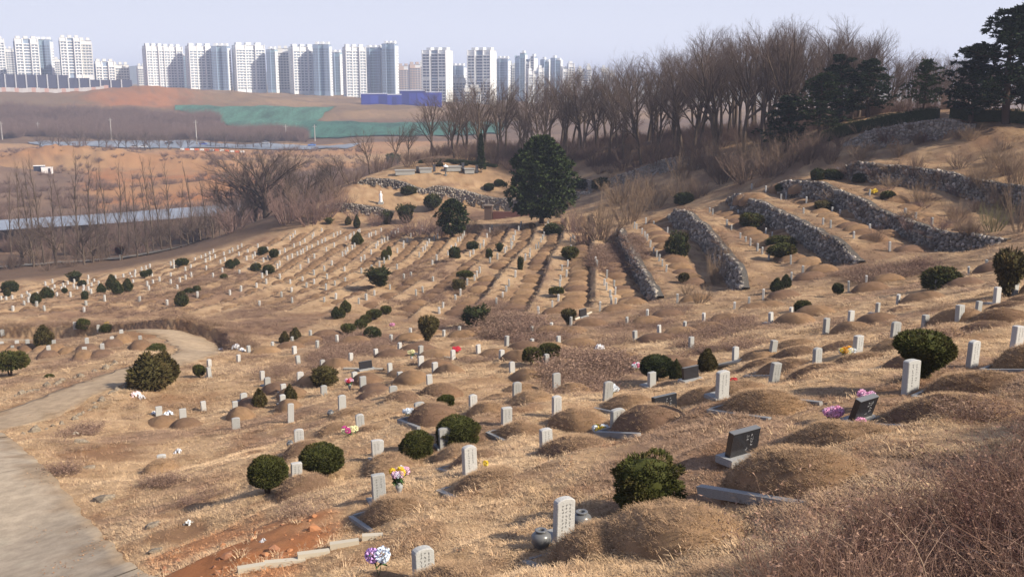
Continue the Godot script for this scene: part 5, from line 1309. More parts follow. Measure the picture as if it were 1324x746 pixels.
func pine_pair(seed_: int, whorls: int, wide: float, col: Color) -> Array:
	# 10 m tall, open horizontal limbs with needle clumps
	var r := RandomNumberGenerator.new(); r.seed = seed_
	var tr := MB.new(); tr.use_c = true
	var cr_ := MB.new(); cr_.use_c = true
	var p := Vector3(0, -0.3, 0)
	for i in 7:
		var q := p + Vector3(r.randf_range(-0.12, 0.12), 1.45, r.randf_range(-0.12, 0.12))
		tr.tube(p, q, 0.26 - i * 0.034, 0.26 - (i + 1) * 0.034, 8, Color(0.07, 0.05, 0.04))
		p = q
	for w in whorls:
		var f := float(w) / (whorls - 1)
		var y := lerpf(1.6, 9.6, f)
		var R := wide * (0.35 + 0.65 * sin(PI * clampf(0.18 + f * 0.8, 0, 1))) * (1.05 - 0.6 * f)
		var nb := 5
		for b in nb:
			var a := TAU * (b + r.randf()) / nb
			var d := Vector3(cos(a), r.randf_range(-0.05, 0.4), sin(a)).normalized()
			var L := R * r.randf_range(0.6, 1.25)
			var s := Vector3(0, y + r.randf_range(-0.3, 0.3), 0)
			cr_.tube(s, s + d * L, 0.05, 0.02, 4, Color(0.06, 0.045, 0.035))
			for k in 12:
				var u := r.randf_range(0.2, 1.05)
				var q := s + d * L * u + Vector3(r.randf_range(-0.35, 0.35), r.randf_range(-0.12, 0.3), r.randf_range(-0.35, 0.35)) * (0.6 + 0.3 * L)
				spray(cr_, q, Vector3(d.x * 0.5, 0.6, d.z * 0.5), 0.27, 24, col, 0.4, r, 0.8)
	return [tr.mesh(), cr_.mesh()]

# a dense evergreen crown: clumps on a rounded profile, 10 m tall
func evergreen_pair(seed_: int, prof: Callable, clumps: int, leaf: float, per: int, col: Color, stem: float) -> Array:
	var r := RandomNumberGenerator.new(); r.seed = seed_
	var tr := MB.new(); tr.use_c = true
	tr.tube(Vector3(0, -0.3, 0), Vector3(0, 6.0, 0), stem, stem * 0.4, 8, Color(0.07, 0.05, 0.04))
	var cr_ := MB.new(); cr_.use_c = true
	var nz := make_noise(seed_, 0.5, 2)
	for i in clumps:
		var f := pow(r.randf(), 0.85)
		var y := lerpf(0.9, 10.0, f)
		var a := r.randf() * TAU
		var R: float = prof.call(f) * (1.0 + 0.55 * nz.get_noise_3d(cos(a) * 3.0, y * 0.7, sin(a) * 3.0))
		var q := Vector3(cos(a) * R, y, sin(a) * R) * Vector3(1, 1, 1)
		var k := pow(r.randf(), 0.35)
		q.x *= k; q.z *= k
		var out := Vector3(cos(a), 0.5, sin(a)).normalized()
		var tone := 0.75 + 0.5 * r.randf()
		spray(cr_, q, out, leaf, per, col * tone, 0.3, r, 0.9)
	return [tr.mesh(), cr_.mesh()]

func plant_tree(called: String, pair: Array, x: float, z: float, h: float, label: String, category: String, group := "", ref := 10.0, wide := 1.0, mat: Material = null) -> Node3D:
	var t := thing(called, label, category, gp(x, z), rf(0, TAU), group)
	var s := h / ref
	t.scale = Vector3(s * wide, s, s * wide)
	put(pair[0], "trunk", mats.wood, t)
	put(pair[1], "crown", mats.leaf if mat == null else mat, t)
	return t

func build_trees():
	rng.seed = 61
	var base := {"kids": [12, 8, 6, 6], "from": [0.33, 0.25, 0.2, 0.1, 0.1], "wob": 0.15, "up": 0.12, "spread": [0.75, 0.7, 0.7, 0.75], "shrink": [0.58, 0.55, 0.52, 0.5], "lift": 0.15, "trunk": 8.6, "rad": 0.2, "top": 4}
	var V := {}
	V.tall = []
	for i in 6: V.tall.append(tree_pair(100 + i, base))
	var vs := base.duplicate(); vs.kids = [11, 9, 6, 5]; vs.from = [0.2, 0.2, 0.15, 0.1, 0.1]; vs.spread = [0.55, 0.5, 0.6, 0.7]; vs.shrink = [0.78, 0.52, 0.5, 0.5]; vs.trunk = 6.4; vs.lift = 0.25; vs.up = 0.15; vs.rad = 0.2
	V.vase = []
	for i in 3: V.vase.append(tree_pair(120 + i, vs))
	var th := base.duplicate(); th.kids = [20, 5, 4, 3]; th.shrink = [0.20, 0.5, 0.5, 0.5]; th.spread = [0.5, 0.6, 0.6, 0.6]; th.rad = 0.085; th.from = [0.2, 0.2, 0.1, 0.1, 0.1]; th.lift = 0.5; th.top = 3; th.trunk = 9.8
	V.thin = []
	for i in 3: V.thin.append(tree_pair(130 + i, th))
	var ro := vs.duplicate(); ro.spread = [0.85, 0.65, 0.65, 0.7]; ro.from = [0.16, 0.2, 0.15, 0.1, 0.1]; ro.lift = 0.12; ro.kids = [13, 9, 6, 5]; ro.rad = 0.19
	V.round = []
	for i in 3: V.round.append(tree_pair(140 + i, ro))
	var wi := ro.duplicate(); wi.spread = [0.95, 0.6, 0.65, 0.7]; wi.kids = [17, 13, 9, 6]; wi.shrink = [0.95, 0.52, 0.5, 0.5]; wi.trunk = 5.6; wi.lift = 0.2; wi.rad = 0.24
	V.wide = [tree_pair(150, wi)]
	var be := base.duplicate(); be.wob = 0.2; be.lean = 0.35; be.kids = [12, 8, 6, 4]
	V.bent = [tree_pair(160, be), tree_pair(161, be)]
	var words := {"tall": ["tall bare grey-brown tree of the winter wood behind the terraces", "bare trees of the wood"], "vase": ["bare tree with wide fan of fine branches against the sky above the dark pines", "fan shaped bare trees of the wood"], "thin": ["very slender tall bare tree beside the stream", "slender bare trees beside the stream"], "round": ["low rounded bare tree at the lower edge of the grave field", "rounded bare trees along the valley edge"], "wide": ["large spreading bare tree with many stems above the valley", ""], "bent": ["crooked bare tree at the left end of the wood", "crooked bare trees at the wood end"]}
	for b in BARE_TREES:
		var kind: String = b[3]
		var list: Array = V[kind]
		var pair: Array = list[rng.randi() % list.size()]
		var h: float = clampf(b[2] - ground_h(b[0], b[1]), 4.0, 26.0)
		var wl: String = words[kind][0]; var wg: String = words[kind][1]
		if kind == "tall":
			var spot: String = "beside the narrow cypress" if b[0] < -2.0 else ("behind the big evergreen" if b[0] < 12.0 else ("behind the tan thicket" if b[0] < 24.0 else ("behind the grey slope wall" if b[0] < 33.0 else ("behind the dark pine clump" if b[0] < 47.0 else "behind the clipped hedge"))))
			var deep: float = -b[1] - (199.0 - clampf(b[0], -20.0, 60.0) * 1.0)
			wl = ("tall bare tree at the front of the wood %s" if deep < 14.0 else "tall bare tree deep in the wood %s") % spot
			wg = wl.replace("tall bare tree", "bare trees")
		plant_tree("bare_tree", pair, b[0], b[1], h, wl, "tree", wg, pair[2], {"tall": 1.0, "vase": 1.0, "thin": 1.0, "round": 1.15, "wide": 1.4, "bent": 1.0}[kind], mats.wood)
	# the evergreens
	var dark := Color(0.030, 0.042, 0.016)
	var big := evergreen_pair(170, func(f): return 3.7 * pow(sin(PI * clampf(0.14 + 0.84 * pow(f, 0.95), 0, 1)), 0.62) * (1.0 - 0.14 * f), 1700, 0.42, 18, dark * 1.3, 0.3)
	plant_tree("evergreen_tree", big, 4.2, -146.0, 12.0, "big dense dark evergreen tree standing free before the wood", "tree", "", 10.0, 1.05)
	var sm := evergreen_pair(171, func(f): return 3.4 * pow(sin(PI * clampf(0.1 + 0.9 * f, 0, 1)), 0.6), 700, 0.6, 14, dark, 0.22)
	plant_tree("evergreen_tree", sm, -8.2, -141.5, 5.0, "small dark leaning evergreen below the grey masonry wall", "tree", "", 10.0, 1.2)
	var cy := evergreen_pair(172, func(f): return 1.15 * (1.0 - 0.85 * f), 420, 0.5, 12, dark, 0.15)
	plant_tree("cypress_tree", cy, -5.8, -194.5, 7.0, "narrow pointed dark cypress at the wood edge", "tree", "", 10.0, 0.9)
	var pines := [pine_pair(180, 13, 3.6, Color(0.026, 0.040, 0.022)), pine_pair(181, 12, 4.0, Color(0.030, 0.044, 0.020)), pine_pair(182, 13, 3.3, Color(0.024, 0.036, 0.022))]
	for q in [[55.2, -117.0, 12.6, "tall dark pine on the terrace top, topmost of the pines", 0, 1.45], [59.5, -119.0, 12.2, "dark pine right behind the tallest one", 1, 1.5], [52.6, -120.0, 8.6, "shorter dark pine left of the tallest one", 2, 1.5], [40.0, -136.0, 8.0, "broad dark pine before the fan shaped bare trees", 1, 1.6], [36.5, -139.0, 7.4, "dark pine at the left end of the pine clump", 0, 1.6], [43.5, -139.0, 8.6, "dark pine in the middle of the pine clump", 2, 1.6], [46.5, -137.0, 7.4, "low dark pine at the right end of the pine clump", 0, 1.6], [53.0, -135.0, 6.5, "dark pine between hedge and bare trees", 1, 1.2]]:
		plant_tree("pine_tree", pines[q[4]], q[0], q[1], q[2], q[3], "tree", "dark pines above the terraces", 10.0, q[5])
	# leafless bushes and thickets
	var bp := {"kids": [7, 5, 4], "from": [0.2, 0.15, 0.1, 0.1, 0.1], "wob": 0.16, "up": 0.2, "spread": [0.5, 0.55, 0.6, 0.6], "shrink": [0.55, 0.5, 0.5, 0.5], "lift": 0.15, "top": 3}
	var bushes := []
	for i in 4:
		var r := RandomNumberGenerator.new(); r.seed = 190 + i
		var mb := MB.new()
		for k in 26:
			var a := r.randf() * TAU; var e := sqrt(r.randf())
			grow(mb, Vector3(cos(a) * 0.22 * e, -0.05, sin(a) * 0.22 * e), Vector3(cos(a) * e * 0.85, 1.0, sin(a) * e * 0.85).normalized(), r.randf_range(0.6, 1.0), 0.011, 1, 3, {"kids": [0, 7, 5], "from": bp.from, "wob": bp.wob, "up": bp.up, "spread": bp.spread, "shrink": [0, 0.5, 0.5, 0.5], "lift": bp.lift}, r)
		bushes.append(mb.mesh())
	var tones := {"tan": flat(Color(0.225, 0.16, 0.11)), "brn": flat(Color(0.165, 0.115, 0.09)), "pur": flat(Color(0.19, 0.125, 0.11)), "grn": flat(Color(0.16, 0.145, 0.075))}
	for b in BARE_BUSHES:
		var o := put(bushes[rng.randi() % 4], "bare_bush", tones[b[4]])
		o.position = gp(b[0], b[1]); o.rotation.y = rf(0, TAU)
		o.scale = Vector3(b[2] * 0.75, b[3] * 1.05, b[2] * 0.75)
		var zone: String = "on the upper walled terraces" if b[0] > 34.0 else ("before the winter wood" if b[0] > -12.0 and b[1] < -150.0 else ("below the back terraces" if b[0] > -30.0 and b[1] < -130.0 else ("at the lower edge of the field" if b[0] < -28.0 else "beside the lower terraces")))
		tag(o, {"tan": "tan", "brn": "brown", "pur": "purple-brown", "grn": "greenish"}[b[4]] + " leafless bush " + zone, "bush", {"tan": "tan thickets ", "brn": "brown thickets ", "pur": "purple-brown thickets ", "grn": "greenish thickets "}[b[4]] + zone)
	# undergrowth of the wood, too thick to count
	var xs := []
	for i in 520:
		var x := rf(-22.0, 62.0); var d := 196.0 - clampf(x, -20.0, 60.0) * 1.0 + rf(0, 42.0)
		if x > 38.0: d = rf(138.0, 175.0)
		var s := rf(1.3, 3.4)
		xs.append(Transform3D(Basis(Vector3.UP, rf(0, TAU)).scaled(Vector3(s * rf(0.7, 1.2), s, s * rf(0.7, 1.2))), gp(x, -d)))
	tag(multi("undergrowth", bushes[0], flat(Color(0.15, 0.10, 0.085)), xs), "tangled leafless undergrowth on the floor of the winter wood", "undergrowth", "", "stuff")
	xs = []
	for i in 1500:
		var b := rf(-0.52, -0.2); var d := rf(640.0, 800.0)
		if b > -0.28: d = rf(630.0, 690.0)
		var s := rf(4.0, 8.5)
		xs.append(Transform3D(Basis(Vector3.UP, rf(0, TAU)).scaled(Vector3(s * 1.2, s, s * 1.2)), gp(b * d, -d)))
	for i in 260:
		var x := rf(-150.0, -30.0); var z := -232.0 - (x + 118.0) * 0.72 + rf(-34.0, -20.0) * (1.0 if rng.randf() < 0.5 else -0.55)
		var s := rf(2.0, 5.0)
		xs.append(Transform3D(Basis(Vector3.UP, rf(0, TAU)).scaled(Vector3(s, s, s)), gp(x, z)))
	for i in 1900:
		var b := rf(-0.52, -0.12); var d := rf(262.0, 560.0)
		if n_big.get_noise_2d(b * d * 1.5, d * 1.5) + (0.12 if d < 380.0 else -0.08) < 0.0: continue
		var x := b * d
		if d < 345.0 and absf(-d - (-231.0 - (x + 118.0) * 0.72) + 8.0) < 24.0: continue
		var s := rf(0.7, 2.6)
		xs.append(Transform3D(Basis(Vector3.UP, rf(0, TAU)).scaled(Vector3(s * 1.3, s, s * 1.3)), gp(x, -d)))
	tag(multi("scrub_wood", bushes[1], flat(Color(0.17, 0.115, 0.10)), xs), "far brown scrub wood on the slope and stream banks beyond the cemetery", "scrub", "", "stuff")
	# roadside trees across the valley
	for i in 26:
		var d := 568.0 + rf(-6, 10)
		var b := -0.45 + i * 0.0088 + rf(-0.003, 0.003)
		plant_tree("bare_tree", V.round[i % 3], b * d, -d, rf(6.5, 12.5), "small dark bare tree in the row along the valley road", "tree", "roadside trees across the valley", V.round[i % 3][2], 1.2, mats.wood)

# ---------------------------------------------------------------- graves
# the way uphill at a grave, as a turn round y: the mound lies uphill of its stone
func uphill(x: float, z: float) -> float:
	var d := -z
	if x < -26.0 and d < 100.0: return 0.35
	var near := 0.44 + clampf(x * 0.01, -0.1, 0.1)
	if x < -9.0 and d < 75.0: near = 0.3
	return lerpf(near, 1.42, smoothstep(42.0, 86.0, d))

var mound_v := []      # mound meshes
const MOUND_L := 2.5
const MOUND_W := 1.55
const MOUND_H := 0.56

func mound_y(a: float, t: float, v: int) -> float:   # height of the loaf at angle a, ring t
	return MOUND_H * pow(maxf(0.0, 1.0 - pow(t, 2.3)), 0.85) * (1.0 + 0.16 * n_fine.get_noise_3d(cos(a) * t * 1.3, v * 9.0, sin(a) * t * 1.3))

func mound_xz(a: float, t: float) -> Vector2:
	var c := cos(a); var s := sin(a)
	var q := pow(pow(absf(c), 2.6) + pow(absf(s), 2.6), -1.0 / 2.6)
	return Vector2(c * q * MOUND_W * 0.5, s * q * MOUND_L * 0.5) * t

func make_mound(v: int, rings: int, sides: int) -> ArrayMesh:
	var mb := MB.new(); mb.use_c = true
	var tint: Color = [Color(0.33, 0.215, 0.128), Color(0.29, 0.188, 0.116), Color(0.255, 0.163, 0.105), Color(0.375, 0.25, 0.15), Color(0.235, 0.152, 0.106), Color(0.315, 0.205, 0.124)][v % 6]
	for k in rings + 2:
		var t := float(k) / rings
		for s in sides:
			var a := TAU * s / sides
			var p := mound_xz(a, minf(t, 1.0) * (1.0 if k <= rings else 1.12))
			var y := mound_y(a, minf(t, 1.0), v) if k < rings else (0.0 if k == rings else -0.5)
			var mottle := n_fine.get_noise_3d(p.x * 3.4, v * 5.0, p.y * 3.4)
			var c := tint * (1.0 + 0.3 * mottle)
			mb.vert(Vector3(p.x, y, p.y), Vector3.UP, c)
	for k in rings + 1:
		for s in sides:
			var a := k * sides + s; var b := k * sides + (s + 1) % sides
			mb.tri(a, a + sides, b); mb.tri(b, a + sides, b + sides)
	var st := SurfaceTool.new()
	st.create_from(mb.mesh(), 0)
	st.generate_normals()
	return st.commit()

func place_mound(x: float, z: float, turn: float, size: Vector3) -> Transform3D:
	var n := ground_n(x, z, 1.0).lerp(Vector3.UP, 0.25).normalized()
	var fwd := Vector3(sin(turn), 0, cos(turn))
	var right := n.cross(fwd).cross(n).normalized()   # fwd laid on the slope
	var zz := right
	var xx := n.cross(zz).normalized()
	return Transform3D(Basis(xx * size.x, n * size.y, zz * size.z), Vector3(x, ground_h(x, z) - 0.04, z))

# an upright stone: width w, height h, thickness t, with a shallow arched or flat top and softened edges
func stone_mesh(w: float, h: float, t: float, arch: float) -> ArrayMesh:
	var mb := MB.new(); mb.use_c = true
	var out := [Vector2(-w / 2, -0.15), Vector2(-w / 2, h - arch)]
	var n := 7
	for i in range(1, n):
		var a := PI * i / n
		out.append(Vector2(-cos(a) * w / 2, h - arch + sin(a) * arch))
	out.append(Vector2(w / 2, h - arch)); out.append(Vector2(w / 2, -0.15))
	var bev := 0.012
	var cen := Vector2(0, h * 0.5)
	var rings := []
	for q in [[-t / 2, bev], [-t / 2 + bev, 0.0], [t / 2 - bev, 0.0], [t / 2, bev]]:
		var ring := []
		for p in out:
			var s := Vector2(1.0 - 2.0 * q[1] / w, 1.0 - 2.0 * q[1] / h)
			var e: Vector2 = cen + (p - cen) * s
			ring.append(Vector3(e.x, e.y, q[0]))
		rings.append(ring)
	var m := out.size()
	for k in 3:
		for i in m - 1: mb.quad(rings[k][i], rings[k + 1][i], rings[k + 1][i + 1], rings[k][i + 1])
	for i in range(1, m - 1):
		mb.flat_tri(rings[3][0], rings[3][i + 1], rings[3][i])
		mb.flat_tri(rings[0][0], rings[0][i], rings[0][i + 1])
	return mb.mesh()

# carved lettering: upright columns of small strokes, as on the stones nearest the lane
func carving(w: float, h: float, z: float, cols: int, seed_: int) -> ArrayMesh:
	var r := RandomNumberGenerator.new(); r.seed = seed_
	var mb := MB.new()
	for c in cols:
		var x := -w * 0.32 + w * 0.64 * (c + 0.5) / cols
		var n := int((h * (0.72 if c == 0 else r.randf_range(0.4, 0.7))) / 0.062)
		for k in n:
			var y := h * 0.86 - k * 0.062
			for s in 4:
				var hor := r.randf() < 0.55
				mb.box(Vector3(x + r.randf_range(-0.013, 0.013), y + r.randf_range(-0.018, 0.018), z), Vector3(0.026 if hor else 0.007, 0.007 if hor else 0.028, 0.003))
	return mb.mesh()


const LANDMARKS := [[0.9, -16.4, "two round stone urns"], [-2.6, -22.9, "vase of yellow and pink flowers"], [4.4, -18.6, "large black slab"], [7.2, -20.5, "pink flowers and leaning slab"], [9.8, -25.0, "large teardrop shrub"], [-7.0, -29.0, "pair of round clipped shrubs"], [-2.6, -32.0, "two low clipped shrubs"], [2.6, -29.6, "white and yellow flowers"], [4.8, -31.0, "lower black slab"], [10.9, -32.4, "orange and white bouquet"], [-22.0, -55.0, "broad conical shrubs by the lane"], [-12.5, -52.0, "flame shaped shrubs"], [-9.8, -55.0, "brown tinged ragged shrub"], [-21.0, -75.5, "rubbish heap at the lane bend"], [1.2, -52.0, "mushroom shaped shrub"], [6.5, -45.0, "rounded dark shrub and cone"], [-6.0, -75.0, "tall egg shaped shrub"], [24.0, -50.0, "tall teardrop shrub"], [28.0, -66.0, "rounded shrub on the right slope"], [24.0, -80.0, "terrace wall ends"], [12.0, -72.0, "weedy hollow below the terraces"], [-38.0, -84.0, "egg shaped shrub across the lane"], [-16.0, -40.0, "concrete lane"], [-4.0, -39.5, "pale blue-white flowers"], [4.0, -84.0, "far dark slab"], [15.5, -52.0, "middle of the right slope"], [-4.0, -61.0, "bright red flowers"]]

func landmark(x: float, z: float) -> String:
	var best := 1e9; var w := ""
	for l in LANDMARKS:
		var q := Vector2(x - l[0], (z - l[1]) * 0.6).length()
		if q < best: best = q; w = l[2]
	return w

func build_graves():
	rng.seed = 71
	for v in 6: mound_v.append(make_mound(v, 8, 26))
	var hs := [0.55, 0.63, 0.71, 0.79, 0.88]
	var sm := []
	for h in hs: sm.append([stone_mesh(0.33, h, 0.16, 0.045), stone_mesh(0.30, h, 0.17, 0.015), stone_mesh(0.34, h, 0.15, 0.07)])
	var tones := []
	for c in [Color(0.46, 0.46, 0.45), Color(0.39, 0.395, 0.39), Color(0.50, 0.495, 0.485), Color(0.36, 0.36, 0.35)]:
		var m: StandardMaterial3D = mats.granite.duplicate(); m.albedo_color = c.linear_to_srgb(); m.vertex_color_use_as_albedo = false
		tones.append(m)
	var ink := flat(Color(0.16, 0.16, 0.16))
	var kerb_mat: StandardMaterial3D = mats.granite.duplicate(); kerb_mat.albedo_color = Color(0.30, 0.30, 0.30).linear_to_srgb(); kerb_mat.vertex_color_use_as_albedo = false
	# [x, z, height, turn, zone]
	var list := []
	for s in STONES: list.append([s[0], s[1], s[2], uphill(s[0], s[1]) + 0.02 + rf(-0.10, 0.10), 0])
	# the rows of the middle field
	var mounds := []
	for j in range(0, 25):
		var z := -90.0
		while z > -192.0:
			var x := row_x(j + 0.62, z)
			var sp := row_spacing(z)
			if field_mask(x, z) > 0.85 and lane_dist(x, z) > 2.5:
				var gap := n_mid.get_noise_2d(x * 0.5 + 70.0, z * 0.5)
				var free := true
				for p in WEED_PATCHES:
					if absf(x - p[0]) < p[2] * 0.7 and absf(z - p[1]) < p[3] * 0.7 and p[4] > 0.95: free = false
				if free and gap < 0.42:
					var near := false
					for s in STONES:
						if absf(s[0] - x) < 1.3 and absf(s[1] - z) < 1.0: near = true
					if not near and rng.randf() < 0.62: list.append([x + rf(-0.2, 0.2), z + rf(-0.25, 0.25), rf(0.52, 0.74), 1.45 + rf(-0.1, 0.1), 1])
					if rng.randf() < 0.93:
						var mx := row_x(j + 0.30, z)
						mounds.append([mx + rf(-0.1, 0.1), z + rf(-0.15, 0.15), 1.47 + rf(-0.06, 0.06), Vector3(rf(1.0, 1.15), rf(0.8, 1.15), sp * 0.52 / MOUND_L * rf(0.92, 1.05)), 1])
			z -= 1.95 * rf(0.93, 1.08)
	# a few more rows on the terraces and the slope beyond the dirt lane
	for q in [[16.6, -94.0, 16.2, -125.0, 14], [25.6, -93.0, 24.9, -124.0, 14], [32.6, -93.0, 32.0, -119.0, 12], [40.5, -92.0, 38.4, -113.0, 8], [10.6, -88.0, 10.2, -108.0, 9], [-36.0, -81.0, -47.0, -91.0, 6]]:
		for k in q[4]:
			var f: float = (k + rf(-0.2, 0.2)) / q[4]
			var x: float = lerpf(q[0], q[2], f); var z: float = lerpf(q[1], q[3], f)
			var tn := 1.45 if x > 0 else 0.4
			if rng.randf() < 0.7: list.append([x - sin(tn) * 1.6, z - cos(tn) * 1.6, rf(0.55, 0.75), tn + rf(-0.1, 0.1), 2])
			mounds.append([x, z, tn + rf(-0.08, 0.08), Vector3(rf(1.0, 1.2), rf(0.8, 1.1), rf(1.0, 1.25)), 2])
	for s in list:
		if s[4] == 0:
			var tn := uphill(s[0], s[1])
			if s[0] < -9.0 and rng.randf() < 0.45 and -s[1] < 75.0: continue
			var off := 1.5
			var k := 0.95 if -s[1] < 60.0 else 1.05
			if s[0] > 6.0 and -s[1] < 40.0: tn += 0.3; k = 0.88
			var sink := 1.0
			for q in SPOT.values():
				if Vector2(q[0] - s[0] - sin(tn) * off, q[1] - s[1] - cos(tn) * off).length() < 1.25: sink = 0.6
			mounds.append([s[0] + sin(tn) * off, s[1] + cos(tn) * off, tn + rf(-0.08, 0.08), Vector3(rf(0.95, 1.25), rf(0.8, 1.15) * sink, rf(0.95, 1.15)) * k, 0])
	# older mounds along the benches that have lost their stones
	for k in range(0, 15):
		var u := -34.0
		while u < 40.0:
			var v := 13.4 + 3.55 * (k + 0.36)
			var x := 0.8 * u - 0.6 * v; var z := -0.6 * u - 0.8 * v
			u += rf(2.0, 3.2)
			if -z < 24.0 or -z > 72.0 or absf(x) > -z * 0.5 or x < -9.0 or rng.randf() < 0.35: continue
			var free := true
			for m in mounds:
				if Vector2(m[0] - x, m[1] - z).length() < 2.3: free = false; break
			for s in STONES:
				if Vector2(s[0] - x, s[1] - z).length() < 1.3: free = false; break
			for s in SHRUBS:
				if Vector2(s[0] - x, s[1] - z).length() < 1.6: free = false; break
			for q in SPOT.values():
				if absf(q[0] - x) < 1.3 and z - q[1] > -1.0 and z - q[1] < 3.2: free = false; break
			if free: mounds.append([x, z, uphill(x, z) + rf(-0.1, 0.1), Vector3(rf(0.9, 1.2), rf(0.55, 0.95), rf(0.85, 1.1)), 0])
	# mounds that have no upright stone
	for q in [[6.1, -18.0, 0.55, 1.15], [4.5, -15.6, 0.5, 1.1], [8.5, -19.2, 0.6, 1.1], [5.7, -29.4, 0.55, 0.95], [2.35, -14.4, 0.6, 1.1]]:
		mounds.append([q[0], q[1], q[2], Vector3(q[3], q[3] * 0.82, q[3]), 3])
	# ---- stones, the nearest 290 as things
	list.sort_custom(func(a, b): return a[0] * a[0] + a[1] * a[1] < b[0] * b[0] + b[1] * b[1])
	var rest := []
	var n := 0
	var words := ["small grey gravestone standing at the foot of its grass mound on the near slope", "small pale gravestone in a row of the terraced middle field", "small grey gravestone on a walled terrace or beyond the dirt lane"]
	var groups := ["gravestones of the near slope", "gravestones of the terraced field", "gravestones of the side terraces"]
	for s in list:
		var hi := 0
		for k in hs.size():
			if absf(hs[k] - s[2]) < absf(hs[hi] - s[2]): hi = k
		var d: float = -s[1]
		if n >= 290:
			rest.append(Transform3D(Basis(Vector3.UP, s[3]), gp(s[0], s[1])))
			continue
		n += 1
		var label: String = words[s[4]]; var group: String = groups[s[4]]
		if s[4] == 0:
			label = "grey gravestone a few steps from the " + landmark(s[0], s[1]); group = label.replace("grey gravestone", "gravestones")
		var special := false
		for e in SPECIAL:
			if absf(e[0] - s[0]) < 0.35 and absf(e[1] - s[1]) < 0.7: label = e[2]; group = ""; special = true
		var shape: int = rng.randi() % 3 if d > 20.0 else 2
		var t := thing("gravestone", label, "gravestone", gp(s[0], s[1]), s[3], group)
		t.scale = Vector3(rf(0.85, 1.2), rf(0.92, 1.08), rf(0.85, 1.15))
		if rng.randf() < 0.12: t.rotation.z = rf(-0.1, 0.1)
		t.rotation.x = rf(-0.05, 0.05); t.rotation.z = rf(-0.04, 0.04) - (0.06 if s[0] > 6.0 and d < 60.0 else 0.0)
		var body := put(sm[hi][shape], "stone", tones[rng.randi() % 4], t)
		if d < 40.0:
			put(carving(0.32, hs[hi], 0.5 * [0.16, 0.17, 0.15][shape] + 0.0012, 3 if d < 20.0 else 2, n), "inscription", ink, body)
		if d < 62.0 and (rng.randf() < 0.22):
			var mb := MB.new(); mb.use_c = true
			mb.box(Vector3(0, 0.0, -0.2), Vector3(0.46, 0.09, 0.5)); put(mb.mesh(), "plinth", kerb_mat, t)
	if rest.size():
		tag(multi("far_gravestones", sm[1][1], tones[2], rest), "far rows of tiny pale gravestones in the upper field", "gravestones", "", "stuff")
	# ---- mounds, the nearest 295 as things
	mounds.sort_custom(func(a, b): return a[0] * a[0] + a[1] * a[1] < b[0] * b[0] + b[1] * b[1])
	rest = []
	n = 0
	words = ["dry grass grave mound behind a gravestone on the near slope", "long dry grass grave mound in a row of the terraced middle field", "dry grass grave mound on a walled terrace or beyond the dirt lane", "large dry grass grave mound without upright stone beside the dry brush"]
	groups = ["grave mounds of the near slope", "grave mounds of the terraced field", "grave mounds of the side terraces", "large mounds beside the dry brush"]
	var kerbs := {"-2.": 0}
	for m in mounds:
		var x := place_mound(m[0], m[1], m[2], m[3])
		if lane_dist(m[0], m[1]) < 1.2: continue
		if n >= 295:
			rest.append(x)
			continue
		var v := rng.randi() % 6
		var d: float = -m[1]
		var label: String = words[m[4]]; var group: String = groups[m[4]]
		if m[4] == 0:
			label = "dry grass grave mound a few steps from the " + landmark(m[0], m[1]); group = label.replace("dry grass grave mound", "grave mounds")
		near_mounds.append([x, v, d])
		var want_kerb: bool = d < 36.0 and m[4] != 1 and (rng.randf() < 0.5 or d < 27.0)
		if want_kerb:
			var t := thing("grave_mound", label.replace("dry grass", "stone kerbed"), "grave mound", x.origin, 0.0, group.replace("grave mounds", "kerbed grave mounds"))
			t.transform = Transform3D(x.basis, x.origin)
			put(mound_v[v], "earth_mound", mats.grass, t)
			var L := MOUND_L * 0.94; var W := MOUND_W * 1.08
			for k in [[-W * 0.5, 0.0, 0.11, L], [0.0, -L * 0.5 - 0.02, W * 0.9, 0.11], [W * 0.5, 0.0, 0.11, L]]:
				if k[0] > 0.0 and rng.randf() < 0.6: continue
				if m[4] == 3 and (k[0] >= 0.0 or d < 15.0): continue
				var mb := MB.new(); mb.box(Vector3(k[0], 0.0, k[1]), Vector3(k[2], 0.18, k[3]))
				put(mb.mesh(), "kerb", kerb_mat, t)
		else:
			var o := put(mound_v[v], "grave_mound", mats.grass)
			o.transform = x
			tag(o, label, "grave mound", group)
		n += 1
	if rest.size():
		tag(multi("far_mounds", mound_v[1], mats.grass, rest), "far rows of grass grave mounds in the upper field", "grave mounds", "", "stuff")
	print("stones ", list.size(), " mounds ", mounds.size())

var near_mounds := []

